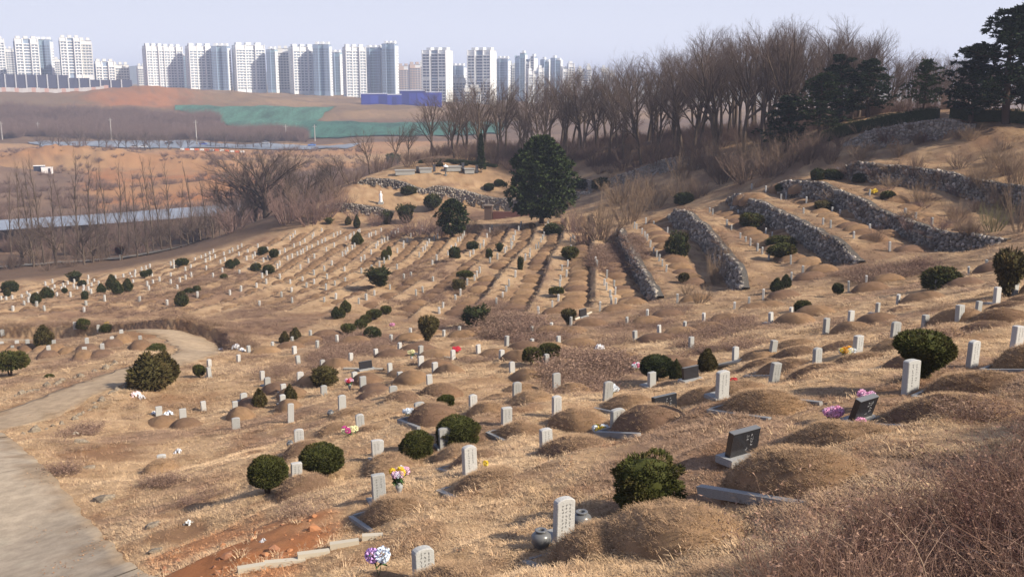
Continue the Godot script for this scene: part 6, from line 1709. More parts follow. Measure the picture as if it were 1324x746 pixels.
# ---------------------------------------------------------------- clipped shrubs
# radius of each shape at height fraction f of the foliage (unit width 1)
func shrub_r(shape: String, f: float) -> float:
	match shape:
		"ball": return 0.5 * sqrt(maxf(0.0, 1.0 - pow(absf(2.0 * f - 1.0), 2.2)))
		"low": return 0.5 * pow(maxf(0.0, 1.0 - pow(absf(f - 0.3) / 0.7, 2.4)), 0.5)
		"egg": return 0.5 * pow(sin(PI * pow(clampf(f * 0.97 + 0.015, 0, 1), 0.62)), 0.75)
		"cone": return 0.5 * pow(sin(PI * pow(clampf(f * 0.985 + 0.01, 0, 1), 0.55)), 1.0)
		"drop": return 0.5 * (0.13 + 0.87 * pow(smoothstep(0.0, 0.78, f), 1.05)) * pow(maxf(0.0, 1.0 - pow(maxf(f - 0.62, 0.0) / 0.38, 2.3)), 0.5)
		"flat": return 0.5 * pow(maxf(0.0, 1.0 - pow(absf(f - 0.35) / 0.65, 2.6)), 0.5)
		"bush": return 0.5 * pow(maxf(0.0, 1.0 - pow(absf(f - 0.5) / 0.5, 3.2)), 0.5)
		"juni": return 0.5 * (0.35 + 0.65 * f) * (1.0 if f < 0.75 else 1.0 - 0.6 * (f - 0.75) / 0.25)
	return 0.5

func shrub_mesh(shape: String, seed_: int, leaves: int, size: float, tone: Color, rough: float) -> Array:
	var r := RandomNumberGenerator.new(); r.seed = seed_
	var nz := make_noise(seed_, 2.6, 3)
	var y0: float = {"ball": 0.2, "flat": 0.42, "egg": 0.03, "cone": 0.05}.get(shape, 0.0)
	var mb := MB.new(); mb.use_c = true
	# the dark twiggy inside
	var prof := []
	for k in 10:
		var f := k / 9.0
		prof.append([maxf(shrub_r(shape, f) * 0.86, 0.002), lerpf(y0 + 0.02, 0.97, f)])
	mb.lathe(prof, 14, tone)
	for i in leaves:
		var f := r.randf()
		var R := shrub_r(shape, f)
		if r.randf() > (R / 0.5) * 0.92 + 0.08: continue
		var a := r.randf() * TAU
		var y := lerpf(y0, 1.0, f)
		var e := 0.01
		var dr := (shrub_r(shape, minf(f + e, 1.0)) - shrub_r(shape, maxf(f - e, 0.0))) / (2.0 * e)
		var nrm := Vector3(cos(a), -dr / (1.0 - y0), sin(a)).normalized()
		var bump := 1.0 + rough * nz.get_noise_3d(cos(a) * R, y, sin(a) * R) + 0.2 * nz.get_noise_3d(cos(a) * R * 0.4 + 9.0, y * 0.4, sin(a) * R * 0.4)
		var p := Vector3(cos(a) * R * bump, y0 + (y - y0) * (0.7 + 0.3 * bump), sin(a) * R * bump) - nrm * r.randf() * 0.07
		if shape == "juni": nrm = (nrm + Vector3(0, 0.8, 0)).normalized(); p += nrm * maxf(0.0, nz.get_noise_3d(cos(a) * 2.0, 5.0, sin(a) * 2.0)) * 0.3
		var d := (nrm * 1.2 + Vector3(r.randf_range(-1, 1), r.randf_range(-0.6, 1), r.randf_range(-1, 1)) * 0.8).normalized()
		var s := d.cross(Vector3(r.randf_range(-1, 1), r.randf_range(-1, 1), r.randf_range(-1, 1))).normalized()
		var patch := nz.get_noise_3d(p.x * 0.6 + 5.0, p.y * 0.6, p.z * 0.6)
		var c := tone * (0.8 + 0.6 * r.randf())
		c = c.lerp(Color(0.13, 0.085, 0.035), clampf(patch * 0.9 + (0.25 if r.randf() < 0.12 else 0.0), 0.0, 0.6))
		var l := size * r.randf_range(0.7, 1.4)
		mb.flat_tri(p + s * l * 0.28, p - s * l * 0.28, p + d * l, c)
		mb.flat_tri(p + s * l * 0.2 + d * l * 0.2, p + d * l * 1.2 - s * l * 0.3, p - s * l * 0.2 + d * l * 0.5, c)
	var st := MB.new(); st.use_c = true
	if y0 > 0.01 or shape == "drop" or shape == "bush":
		for k in 3:
			var a := TAU * k / 3.0 + 0.4
			st.tube(Vector3(cos(a) * 0.02, -0.06, sin(a) * 0.02), Vector3(cos(a) * 0.1, y0 + 0.12, sin(a) * 0.1), 0.035, 0.022, 6, Color(0.09, 0.07, 0.055))
	return [mb.mesh(), st.mesh() if st.v.size() else null]

func build_shrubs():
	rng.seed = 81
	var tones := {"g": Color(0.054, 0.058, 0.018), "b": Color(0.062, 0.052, 0.021), "d": Color(0.034, 0.042, 0.016)}
	var rough := {"ball": 0.14, "low": 0.18, "egg": 0.22, "cone": 0.2, "drop": 0.09, "flat": 0.16, "bush": 0.5, "juni": 0.6}
	var made := {}
	var words := {"g": "olive green", "b": "brownish green", "d": "dark green"}
	var forms := {"ball": "ball shaped", "low": "low rounded", "egg": "egg shaped", "cone": "pointed", "drop": "drop shaped", "flat": "flat-topped", "bush": "ragged", "juni": "spreading"}
	for s in SHRUBS:
		var d: float = -s[1]
		var fine := d < 45.0
		var key: String = s[4] + s[5] + ("f" if fine else "") + str(rng.randi() % 3)
		if not made.has(key): made[key] = shrub_mesh(s[4], hash(key) % 1000, 10000 if fine else 2400, 0.045 if fine else 0.09, tones[s[5]], rough[s[4]])
		var where := "the near slope" if d < 70.0 else ("the walled terraces" if s[0] > 12.0 else ("the back terraces" if d > 140.0 else ("the terraced field" if s[0] > -30.0 else "the lower left field")))
		var label: String = s[6]
		var group := ""
		if label == "":
			label = "small %s %s shrub on %s" % [words[s[5]], forms[s[4]], where]
			group = "%s %s shrubs on %s" % [words[s[5]], forms[s[4]], where]
		var t := thing("clipped_shrub", label, "shrub", gp(s[0], s[1]) - Vector3(0, 0.03, 0), rf(0, TAU), group)
		t.scale = Vector3(s[2] * rf(0.9, 1.1), s[3] * 1.04, s[2] * rf(0.9, 1.1))
		t.rotation.x = rf(-0.07, 0.07); t.rotation.z = rf(-0.07, 0.07)
		put(made[key][0], "foliage", mats.leaf, t)
		if made[key][1] != null: put(made[key][1], "stem", mats.wood, t)
	# hedges on the terrace top
	for h in [[39.5, -133.0, 50.5, -124.5, 1.5, "long clipped dark hedge above the pale rubble wall"], [51.5, -122.5, 58.5, -114.0, 1.4, "clipped dark hedge under the tallest pine"], [-18.0, -203.0, -3.0, -199.0, 0.6, "low dark hedge along the foot of the winter wood"]]:
		var a := Vector3(h[0], 0, h[1]); var b := Vector3(h[2], 0, h[3])
		var mid := (a + b) * 0.5
		var t := thing("hedge", h[5], "hedge", gp(mid.x, mid.z))
		var r := RandomNumberGenerator.new(); r.seed = 820 + int(h[0])
		var mb := MB.new(); mb.use_c = true
		var L := (b - a).length(); var u := (b - a) / L; var sd := Vector3(-u.z, 0, u.x)
		for i in int(L * h[4] * 260):
			var q := a + u * r.randf() * L
			var p := gp(q.x, q.z) - t.position
			var v := r.randf_range(-1, 1); var y: float = h[4] * r.randf() * (1.0 + 0.12 * n_mid.get_noise_1d(q.x * 6.0))
			p += sd * v * 0.8 + Vector3(0, y, 0)
			spray(mb, p, Vector3(0, 0.6, 0) - sd * 0.3, 0.16, 2, Color(0.030, 0.036, 0.016), 0.4, r, 0.7)
		for i in 24:
			var q := a + u * L * (i + 0.5) / 24.0
			mb.box(gp(q.x, q.z) - t.position + Vector3(0, h[4] * 0.42, 0), Vector3(L / 24.0 + 0.2, h[4] * 0.9, 1.3), Basis(Vector3.UP, atan2(-u.z, u.x)), Color(0.030, 0.036, 0.016))
		put(mb.mesh(), "foliage", mats.leaf, t)

# ---------------------------------------------------------------- dry weeds and grass
func weed_clump(seed_: int, stems: int, leafy: float, curl: float, rad: float, leaf := 0.1) -> ArrayMesh:
	var r := RandomNumberGenerator.new(); r.seed = seed_
	var mb := MB.new(); mb.use_c = true
	for i in stems:
		var a := r.randf() * TAU; var e := sqrt(r.randf())
		var p := Vector3(cos(a) * 0.5 * e, -0.05, sin(a) * 0.5 * e)
		var d := Vector3(cos(a) * e * 0.7 + r.randf_range(-0.4, 0.4), 1.0, sin(a) * e * 0.7 + r.randf_range(-0.4, 0.4)).normalized()
		var n := 4
		var L := r.randf_range(0.5, 1.15) / n
		var c := Color(1, 1, 1) * r.randf_range(0.55, 1.35)
		if r.randf() < 0.2: c = Color(2.0, 1.85, 1.65)
		c.a = 1.0
		for k in n:
			var q := p + d * L
			mb.tube(p, q, rad * (1.0 - 0.2 * k), rad * (0.8 - 0.2 * k), 3, c)
			if r.randf() < leafy:
				for b in 2:
					var s := Vector3(r.randf_range(-1, 1), r.randf_range(-0.5, 0.8), r.randf_range(-1, 1)).normalized() * leaf
					var o := Vector3(r.randf_range(-1, 1), r.randf_range(-1, 1), r.randf_range(-1, 1)).normalized() * leaf * 0.3
					mb.flat_tri(q, q + s + o, q + s * 0.8 - o, c * 0.8 if c.r > 1.4 else c)
			p = q
			d = (d + Vector3(r.randf_range(-1, 1), r.randf_range(-0.9, 0.25), r.randf_range(-1, 1)) * curl).normalized()
	return mb.mesh()

func tuft(seed_: int, blades: int) -> ArrayMesh:
	var r := RandomNumberGenerator.new(); r.seed = seed_
	var mb := MB.new(); mb.use_c = true
	for i in blades:
		var a := r.randf() * TAU; var e := r.randf()
		var p := Vector3(cos(a) * 0.6 * e, -0.02, sin(a) * 0.6 * e)
		var d := Vector3(cos(a) * 0.9 + r.randf_range(-0.5, 0.5), r.randf_range(0.35, 1.1), sin(a) * 0.9 + r.randf_range(-0.5, 0.5)).normalized()
		var s := d.cross(Vector3.UP).normalized() * 0.055
		var c := Color(1, 1, 1) * r.randf_range(0.7, 1.25); c.a = 1.0
		var m := p + d * 0.55
		var q := m + (d + Vector3(0, -0.6, 0)).normalized() * 0.5
		mb.flat_tri(p - s, m, p + s, c); mb.flat_tri(m - s * 0.6, q, m + s * 0.6, c)
	return mb.mesh()

func inside(poly: PackedVector2Array, x: float, z: float) -> bool:
	return Geometry2D.is_point_in_polygon(Vector2(x, z), poly)

func build_weeds():
	rng.seed = 91
	var clumps := [weed_clump(1, 34, 0.5, 0.4, 0.010), weed_clump(2, 30, 0.7, 0.5, 0.011)]
	var wm := StandardMaterial3D.new(); wm.vertex_color_use_as_albedo = true; wm.roughness = 0.95; wm.metallic_specular = 0.1
	var xs := [[], []]; var cs := [[], []]
	for p in WEED_PATCHES:
		var n := int(clampf(p[2] * p[3] * 7.0 * p[4], 16, 520))
		for i in n:
			var a := rf(0, TAU); var e := sqrt(rng.randf())
			var x: float = p[0] + cos(a) * e * p[2]; var z: float = p[1] + sin(a) * e * p[3]
			if lane_dist(x, z) < 0.3: continue
			var s: float = p[5] * rf(0.7, 1.5)
			var k := rng.randi() % 2
			xs[k].append(Transform3D(Basis(Vector3.UP, rf(0, TAU)).scaled(Vector3(s * 1.5, s, s * 1.5)), gp(x, z) - Vector3(0, 0.02, 0)))
			cs[k].append(Color(0.18, 0.115, 0.098).lerp(Color(0.30, 0.205, 0.15), rng.randf()))
	# along the foot of the walls, the field's risers and the bank at the bend
	for w in WALL_LINES:
		var p: Array = w.p
		for k in p.size() - 1:
			var L := Vector2(p[k + 1][0] - p[k][0], p[k + 1][1] - p[k][1]).length()
			for i in int(L * (6.0 if w.has("bank") else 2.2)):
				var f := rng.randf(); var o := rf(-0.9, 0.1) if rng.randf() < 0.7 else rf(0.1, 0.8)
				if w.has("bank"): o = rf(-0.5, 1.6)
				var dx: float = (p[k + 1][0] - p[k][0]) / L; var dz: float = (p[k + 1][1] - p[k][1]) / L
				var x: float = lerpf(p[k][0], p[k + 1][0], f) + dz * o; var z: float = lerpf(p[k][1], p[k + 1][1], f) - dx * o
				var s := rf(0.25, 0.7)
				xs[0].append(Transform3D(Basis(Vector3.UP, rf(0, TAU)).scaled(Vector3(s * 1.4, s, s * 1.4)), gp(x, z)))
				cs[0].append(Color(0.20, 0.13, 0.10).lerp(Color(0.28, 0.19, 0.13), rng.randf()))
	for i in 6500:
		var x := rf(-60.0, 24.0); var d := rf(42.0, 168.0)
		if x > 12.0 and d > 82.0: continue
		if absf(x) > d * 0.55: continue
		if n_mid.get_noise_2d(x * 0.8, -d * 0.8) < 0.1 or lane_dist(x, -d) < 0.5: continue
		var s := rf(0.15, 0.4)
		xs[1].append(Transform3D(Basis(Vector3.UP, rf(0, TAU)).scaled(Vector3(s * 1.8, s, s * 1.8)), gp(x, -d)))
		cs[1].append(Color(0.22, 0.145, 0.11).lerp(Color(0.34, 0.24, 0.16), rng.randf()))
	for k in 2: tag(multi("dry_weeds", clumps[k], wm, xs[k], cs[k]), ["tangled purple-brown dry weeds in patches over the graves", "leafy brown dry weeds mixed over the fields and graves"][k], "weeds", "", "stuff")
	# the thick dry brush on the bank below the viewpoint
	var poly := PackedVector2Array([Vector2(2.3, -8.4), Vector2(3.2, -10.1), Vector2(4.4, -10.5), Vector2(5.4, -11.0), Vector2(6.8, -12.3), Vector2(9.0, -15.6), Vector2(10.6, -17.4), Vector2(13.0, -20.3), Vector2(16.0, -22.0), Vector2(14.0, -17.0), Vector2(9.5, -9.0), Vector2(6.0, -6.0), Vector2(3.0, -6.0)])
	var brush := [weed_clump(11, 120, 0.45, 0.55, 0.0045, 0.034), weed_clump(12, 120, 0.12, 0.65, 0.005, 0.034), weed_clump(13, 110, 0.75, 0.45, 0.004, 0.04)]
	var bx := [[], [], []]; var bc := [[], [], []]
	for i in 4600:
		var x := rf(1.5, 17.5); var z := rf(-27.0, -5.5)
		if not inside(poly, x, z): continue
		var v := n_mid.get_noise_2d(x * 4.0, z * 4.0)
		var s := rf(0.36, 0.72) * (1.0 + v * 0.9)
		var k := rng.randi() % 3
		bx[k].append(Transform3D(Basis.from_euler(Vector3(rf(-0.4, 0.4), rf(0, TAU), rf(-0.4, 0.4))).scaled(Vector3(s * 1.25, s, s * 1.25)), gp(x, z) - Vector3(0, 0.03, 0)))
		bc[k].append(Color(0.135, 0.07, 0.062).lerp(Color(0.30, 0.195, 0.145), clampf(rng.randf() + v * 0.6, 0.0, 1.0)))
	for k in 3: tag(multi("dry_brush", brush[k], wm, bx[k], bc[k]), ["reddish brown leafy dry brush on the bank below the viewpoint", "arching straw stems tangled in the dry brush on the bank", "crumpled brown leaves of the dry brush on the bank"][k], "brush", "", "stuff")
	var stalks := MB.new(); stalks.use_c = true
	var sr := RandomNumberGenerator.new(); sr.seed = 929
	for i in 2600:
		var x := sr.randf_range(1.5, 14.0); var z := sr.randf_range(-22.0, -6.0)
		if not inside(poly, x, z): continue
		var p := gp(x, z); var d := Vector3(sr.randf_range(-1, 1), sr.randf_range(0.5, 1.4), sr.randf_range(-1, 1)).normalized()
		var c := Color(0.42, 0.32, 0.235).lerp(Color(0.17, 0.10, 0.085), sqrt(sr.randf()))
		var L := sr.randf_range(0.08, 0.17)
		for k in 7:
			var q := p + d * L
			stalks.tube(p, q, 0.0058 - k * 0.0006, 0.0052 - k * 0.0006, 4, c)
			p = q; d = (d + Vector3(sr.randf_range(-0.25, 0.25), -0.16, sr.randf_range(-0.25, 0.25))).normalized()
	tag(put(stalks.mesh(), "dry_stalks", wm), "long pale dry stalks arching out of the brush on the bank", "stalks", "", "stuff")
	# short dry grass
	var tm := [tuft(1, 8), tuft(2, 8)]
	var gx := [[], []]; var gc := [[], []]
	for i in 110000:
		var d := 9.0 + 47.0 * pow(rng.randf(), 1.25)
		var x := rf(-0.56, 0.56) * d
		var z := -d
		var ld := lane_dist(x, z)
		if ld < 0.05: continue
		var bare := false
		for p in SOIL_PATCHES:
			if p[4] < 2 and near_ellipse(x, z, p[0], p[1], p[2], p[3]) * p[5] > rng.randf() * 0.9 + 0.08: bare = true; break
		if bare: continue
		var s := rf(0.045, 0.10) * (1.0 + 0.7 * n_mid.get_noise_2d(x * 2.0, z * 2.0)) * (1.0 + d * 0.008)
		var c := ground_colour(x, z) * rf(0.8, 1.3)
		var k := i % 2
		gx[k].append(Transform3D(Basis(Vector3.UP, rf(0, TAU)).scaled(Vector3(s * 1.2, s, s * 1.2)), gp(x, z)))
		gc[k].append(c)
	for i in 60000:
		var d := 52.0 + 95.0 * pow(rng.randf(), 1.1)
		var x := rf(-0.54, 0.54) * d
		if lane_dist(x, -d) < 0.05: continue
		var v := n_fine.get_noise_2d(x * 0.5, -d * 0.5)
		var s := rf(0.10, 0.24) * (1.0 + v)
		gx[i % 2].append(Transform3D(Basis(Vector3.UP, rf(0, TAU)).scaled(Vector3(s * 1.6, s * 0.8, s * 1.6)), gp(x, -d)))
		gc[i % 2].append(ground_colour(x, -d) * rf(0.7, 1.2))
	# fallen leaves, blown into drifts
	var lf := MB.new(); lf.use_c = true
	lf.flat_tri(Vector3(-0.5, 0.1, 0), Vector3(0, 0.25, 0.35), Vector3(0.5, 0.05, 0)); lf.flat_tri(Vector3(-0.5, 0.1, 0), Vector3(0.5, 0.05, 0), Vector3(0.05, 0.2, -0.35))
	var lx := []; var lc := []
	for i in 26000:
		var d := 10.0 + 42.0 * rng.randf(); var x := rf(-0.5, 0.5) * d
		if n_mid.get_noise_2d(x * 2.2 + 15.0, -d * 2.2) < 0.1: continue
		lx.append(Transform3D(Basis.from_euler(Vector3(rf(-0.5, 0.5), rf(0, TAU), rf(-0.5, 0.5))).scaled(Vector3.ONE * rf(0.03, 0.07)), gp(x, -d) + Vector3(0, 0.03 if lane_dist(x, -d) > 0.0 else 0.12, 0)))
		lc.append(Color(0.22, 0.12, 0.07).lerp(Color(0.36, 0.24, 0.15), rng.randf()))
	tag(multi("fallen_leaves", lf.mesh(), wm, lx, lc), "small brown fallen leaves drifted over the near slope and lane", "leaves", "", "stuff")
	# longer tussocks along the banks, kerbs and stones
	for i in 7000:
		var d := 12.0 + 46.0 * rng.randf()
		var x := rf(-0.5, 0.5) * d
		if lane_dist(x, -d) < 0.1: continue
		var bj := bench_of(x, -d); var bf := bj - floorf(bj)
		if n_mid.get_noise_2d(x * 3.0 + 60.0, -d * 3.0) + (0.15 if bf < 0.2 or bf > 0.9 else -0.15) < 0.05: continue
		var s := rf(0.12, 0.26)
		gx[i % 2].append(Transform3D(Basis(Vector3.UP, rf(0, TAU)).scaled(Vector3(s, s * 1.1, s)), gp(x, -d)))
		gc[i % 2].append(Color(0.27, 0.18, 0.12).lerp(STRAW_PALE, rng.randf()))
	# and on the mounds
	for m in near_mounds:
		if m[2] > 46.0: continue
		var X: Transform3D = m[0]
		for i in int(1100.0 if m[2] < 25.0 else 500.0):
			var a := rf(0, TAU); var t := sqrt(rng.randf()) * 1.02
			var p2 := mound_xz(a, t)
			var p := X * Vector3(p2.x, mound_y(a, minf(t, 1.0), m[1]) - 0.01, p2.y)
			var s := rf(0.05, 0.11)
			gx[i % 2].append(Transform3D(Basis(Vector3.UP, rf(0, TAU)).scaled(Vector3(s * 1.1, s, s * 1.1)), p))
			gc[i % 2].append(Color(0.345, 0.23, 0.14) * rf(0.65, 1.4))
	print("tufts ", gx[0].size() * 2)
	for k in 2: tag(multi("dry_grass", tm[k], wm, gx[k], gc[k]), ["short straw coloured dry grass over the near slope", "short dry grass blades over the near slope and mounds"][k], "grass", "", "stuff")

func sp(k: String, dx := 0.0, dz := 0.0) -> Vector3: return gp(SPOT[k][0] + dx, SPOT[k][1] + dz)

# ---------------------------------------------------------------- slabs, urns, flowers, litter
func slab_stone(at: Vector3, turn: float, w: float, h: float, lean: float, label: String, marks: int):
	var t := thing("black_slab", label, "gravestone", at, turn)
	var black := StandardMaterial3D.new(); black.albedo_color = Color(0.022, 0.022, 0.026).linear_to_srgb(); black.roughness = 0.18; black.metallic_specular = 0.5
	var edge := flat(Color(0.13, 0.135, 0.145), 0.5)
	var grey: StandardMaterial3D = mats.granite.duplicate(); grey.albedo_color = Color(0.33, 0.335, 0.34).linear_to_srgb(); grey.vertex_color_use_as_albedo = false
	var b := Basis(Vector3.RIGHT, lean)
	var mb := MB.new(); mb.box(b * Vector3(0, h * 0.5, 0) + Vector3(0, 0.06, 0), Vector3(w, h, 0.13), b); var body := put(mb.mesh(), "slab", black, t)
	mb = MB.new(); mb.box(b * Vector3(0, h + 0.004, 0) + Vector3(0, 0.06, 0), Vector3(w + 0.004, 0.012, 0.134), b); put(mb.mesh(), "top_edge", edge, body)
	mb = MB.new(); mb.box(Vector3(0, 0.02, 0.0), Vector3(w * 1.25, 0.14, 0.42)); put(mb.mesh(), "base", grey, t)
	if marks:
		var r := RandomNumberGenerator.new(); r.seed = int(w * 1000)
		mb = MB.new()
		for k in 7:
			for s in 5:
				var hor := r.randf() < 0.5
				var p := Vector3(w * (0.22 if k < 4 else 0.05) + r.randf_range(-0.03, 0.03), h * (0.8 - 0.13 * (k % 5)) + r.randf_range(-0.02, 0.02), 0.067)
				mb.box(b * p + Vector3(0, 0.06, 0), Vector3(0.03 if hor else 0.006, 0.006 if hor else 0.03, 0.004), b)
		put(mb.mesh(), "lettering", flat(Color(0.26, 0.26, 0.27)), body)

func urn(at: Vector3, s: float, label: String):
	var t := thing("stone_urn", label, "urn", at, rf(0, TAU))
	var m := StandardMaterial3D.new(); m.albedo_color = Color(0.115, 0.118, 0.122).linear_to_srgb(); m.roughness = 0.32
	var mb := MB.new(); mb.lathe([[0.0, -0.02], [0.105, -0.02], [0.115, 0.02], [0.155, 0.08], [0.172, 0.15], [0.16, 0.215], [0.115, 0.255], [0.085, 0.262]], 28); put(mb.mesh(), "body", m, t)
	mb = MB.new(); mb.lathe([[0.085, 0.255], [0.088, 0.275], [0.104, 0.288], [0.106, 0.30], [0.098, 0.306], [0.06, 0.306], [0.052, 0.295], [0.05, 0.22]], 28); put(mb.mesh(), "rim", m, t)
	t.scale = Vector3.ONE * s

# one artificial bloom: a ball of petals
func bloom(mb: MB, c: Vector3, rad: float, col: Color, r: RandomNumberGenerator, petals := 60, cup := 0.0):
	for i in petals:
		var y := 1.0 - 2.0 * (i + 0.5) / petals
		if cup > 0.0: y = lerpf(-0.1, 1.0, (i + 0.5) / petals)
		var a := i * 2.39996
		var q := sqrt(maxf(0.0, 1.0 - y * y))
		var d := Vector3(cos(a) * q, y, sin(a) * q)
		var s := d.cross(Vector3(r.randf_range(-1, 1), r.randf_range(-1, 1), r.randf_range(-1, 1))).normalized()
		var u := d.cross(s)
		var k := col * r.randf_range(0.8, 1.15); k.a = 1.0
		var p := c + d * rad * 0.45
		var e := c + d * rad * r.randf_range(0.9, 1.08)
		mb.flat_tri(p, e + s * rad * 0.22, e - s * rad * 0.22, k)
		mb.flat_tri(e + s * rad * 0.22, e + u * rad * 0.2 + d * rad * 0.08, e - s * rad * 0.22, k)

func bouquet(at: Vector3, label: String, cols: Array, n: int, spread: float, height: float, rad: float, vase := "", seed_ := 1):
	var r := RandomNumberGenerator.new(); r.seed = seed_ * 13 + 5
	var t := thing("flower_bunch", label, "flowers", at, 0.0)
	var st := MB.new(); st.use_c = true
	var base_y := 0.0
	if vase != "":
		base_y = 0.26
		var vm := StandardMaterial3D.new(); vm.albedo_color = Color(0.30, 0.31, 0.32).linear_to_srgb(); vm.roughness = 0.4
		var mb := MB.new(); mb.lathe([[0.0, -0.03], [0.065, -0.03], [0.05, 0.05], [0.085, 0.14], [0.09, 0.19], [0.06, 0.25], [0.075, 0.285], [0.06, 0.285], [0.05, 0.22]], 20); put(mb.mesh(), "vase", vm, t)
	for i in n:
		var a := TAU * i / n + r.randf_range(-0.3, 0.3); var e := sqrt((i + 0.4) / n) * spread
		var c := Vector3(cos(a) * e, base_y + height * r.randf_range(0.75, 1.05) + (spread - e) * 0.35, sin(a) * e)
		st.tube(Vector3(0, base_y - 0.03, 0), c, 0.006, 0.004, 4, Color(0.05, 0.10, 0.03))
		for k in 3:
			var q := Vector3.ZERO.lerp(c, r.randf_range(0.45, 0.9)); q.y = maxf(q.y, base_y * 0.95)
			spray(st, q, Vector3(cos(a), 0.5, sin(a)), 0.09, 4, Color(0.05, 0.11, 0.04), 0.3, r)
		var mb := MB.new(); mb.use_c = true
		bloom(mb, c, rad * r.randf_range(0.85, 1.15), cols[i % cols.size()], r, 70)
		put(mb.mesh(), "bloom", mats.leaf, t)
	put(st.mesh(), "stems", mats.leaf, t)

func litter(at: Vector3, size: float, label: String, col: Color, seed_: int):
	var r := RandomNumberGenerator.new(); r.seed = seed_
	# a crumpled sheet: a folded grid with ragged edge
	var n := 8
	size *= 0.62
	var mb := MB.new()
	var P := []
	for i in n + 1:
		for k in n + 1:
			var u := (float(i) / n - 0.5) * (1.0 + r.randf_range(-0.2, 0.2)); var v := (float(k) / n - 0.5) * (0.8 + r.randf_range(-0.2, 0.2))
			P.append(Vector3(u * size, maxf(0.0, size * (0.34 * (1.0 - 3.4 * (u * u + v * v)) + r.randf_range(-0.2, 0.24))), v * size))
	for i in n:
		for k in n:
			if (i == 0 or k == 0 or i == n - 1 or k == n - 1) and r.randf() < 0.3: continue
			var a := i * (n + 1) + k
			mb.flat_tri(P[a], P[a + 1], P[a + n + 1]); mb.flat_tri(P[a + 1], P[a + n + 2], P[a + n + 1])
	var o := put(mb.mesh(), "litter", flat(col, 0.6))
	o.position = at; o.rotation.y = r.randf() * TAU
	tag(o, label, "litter")

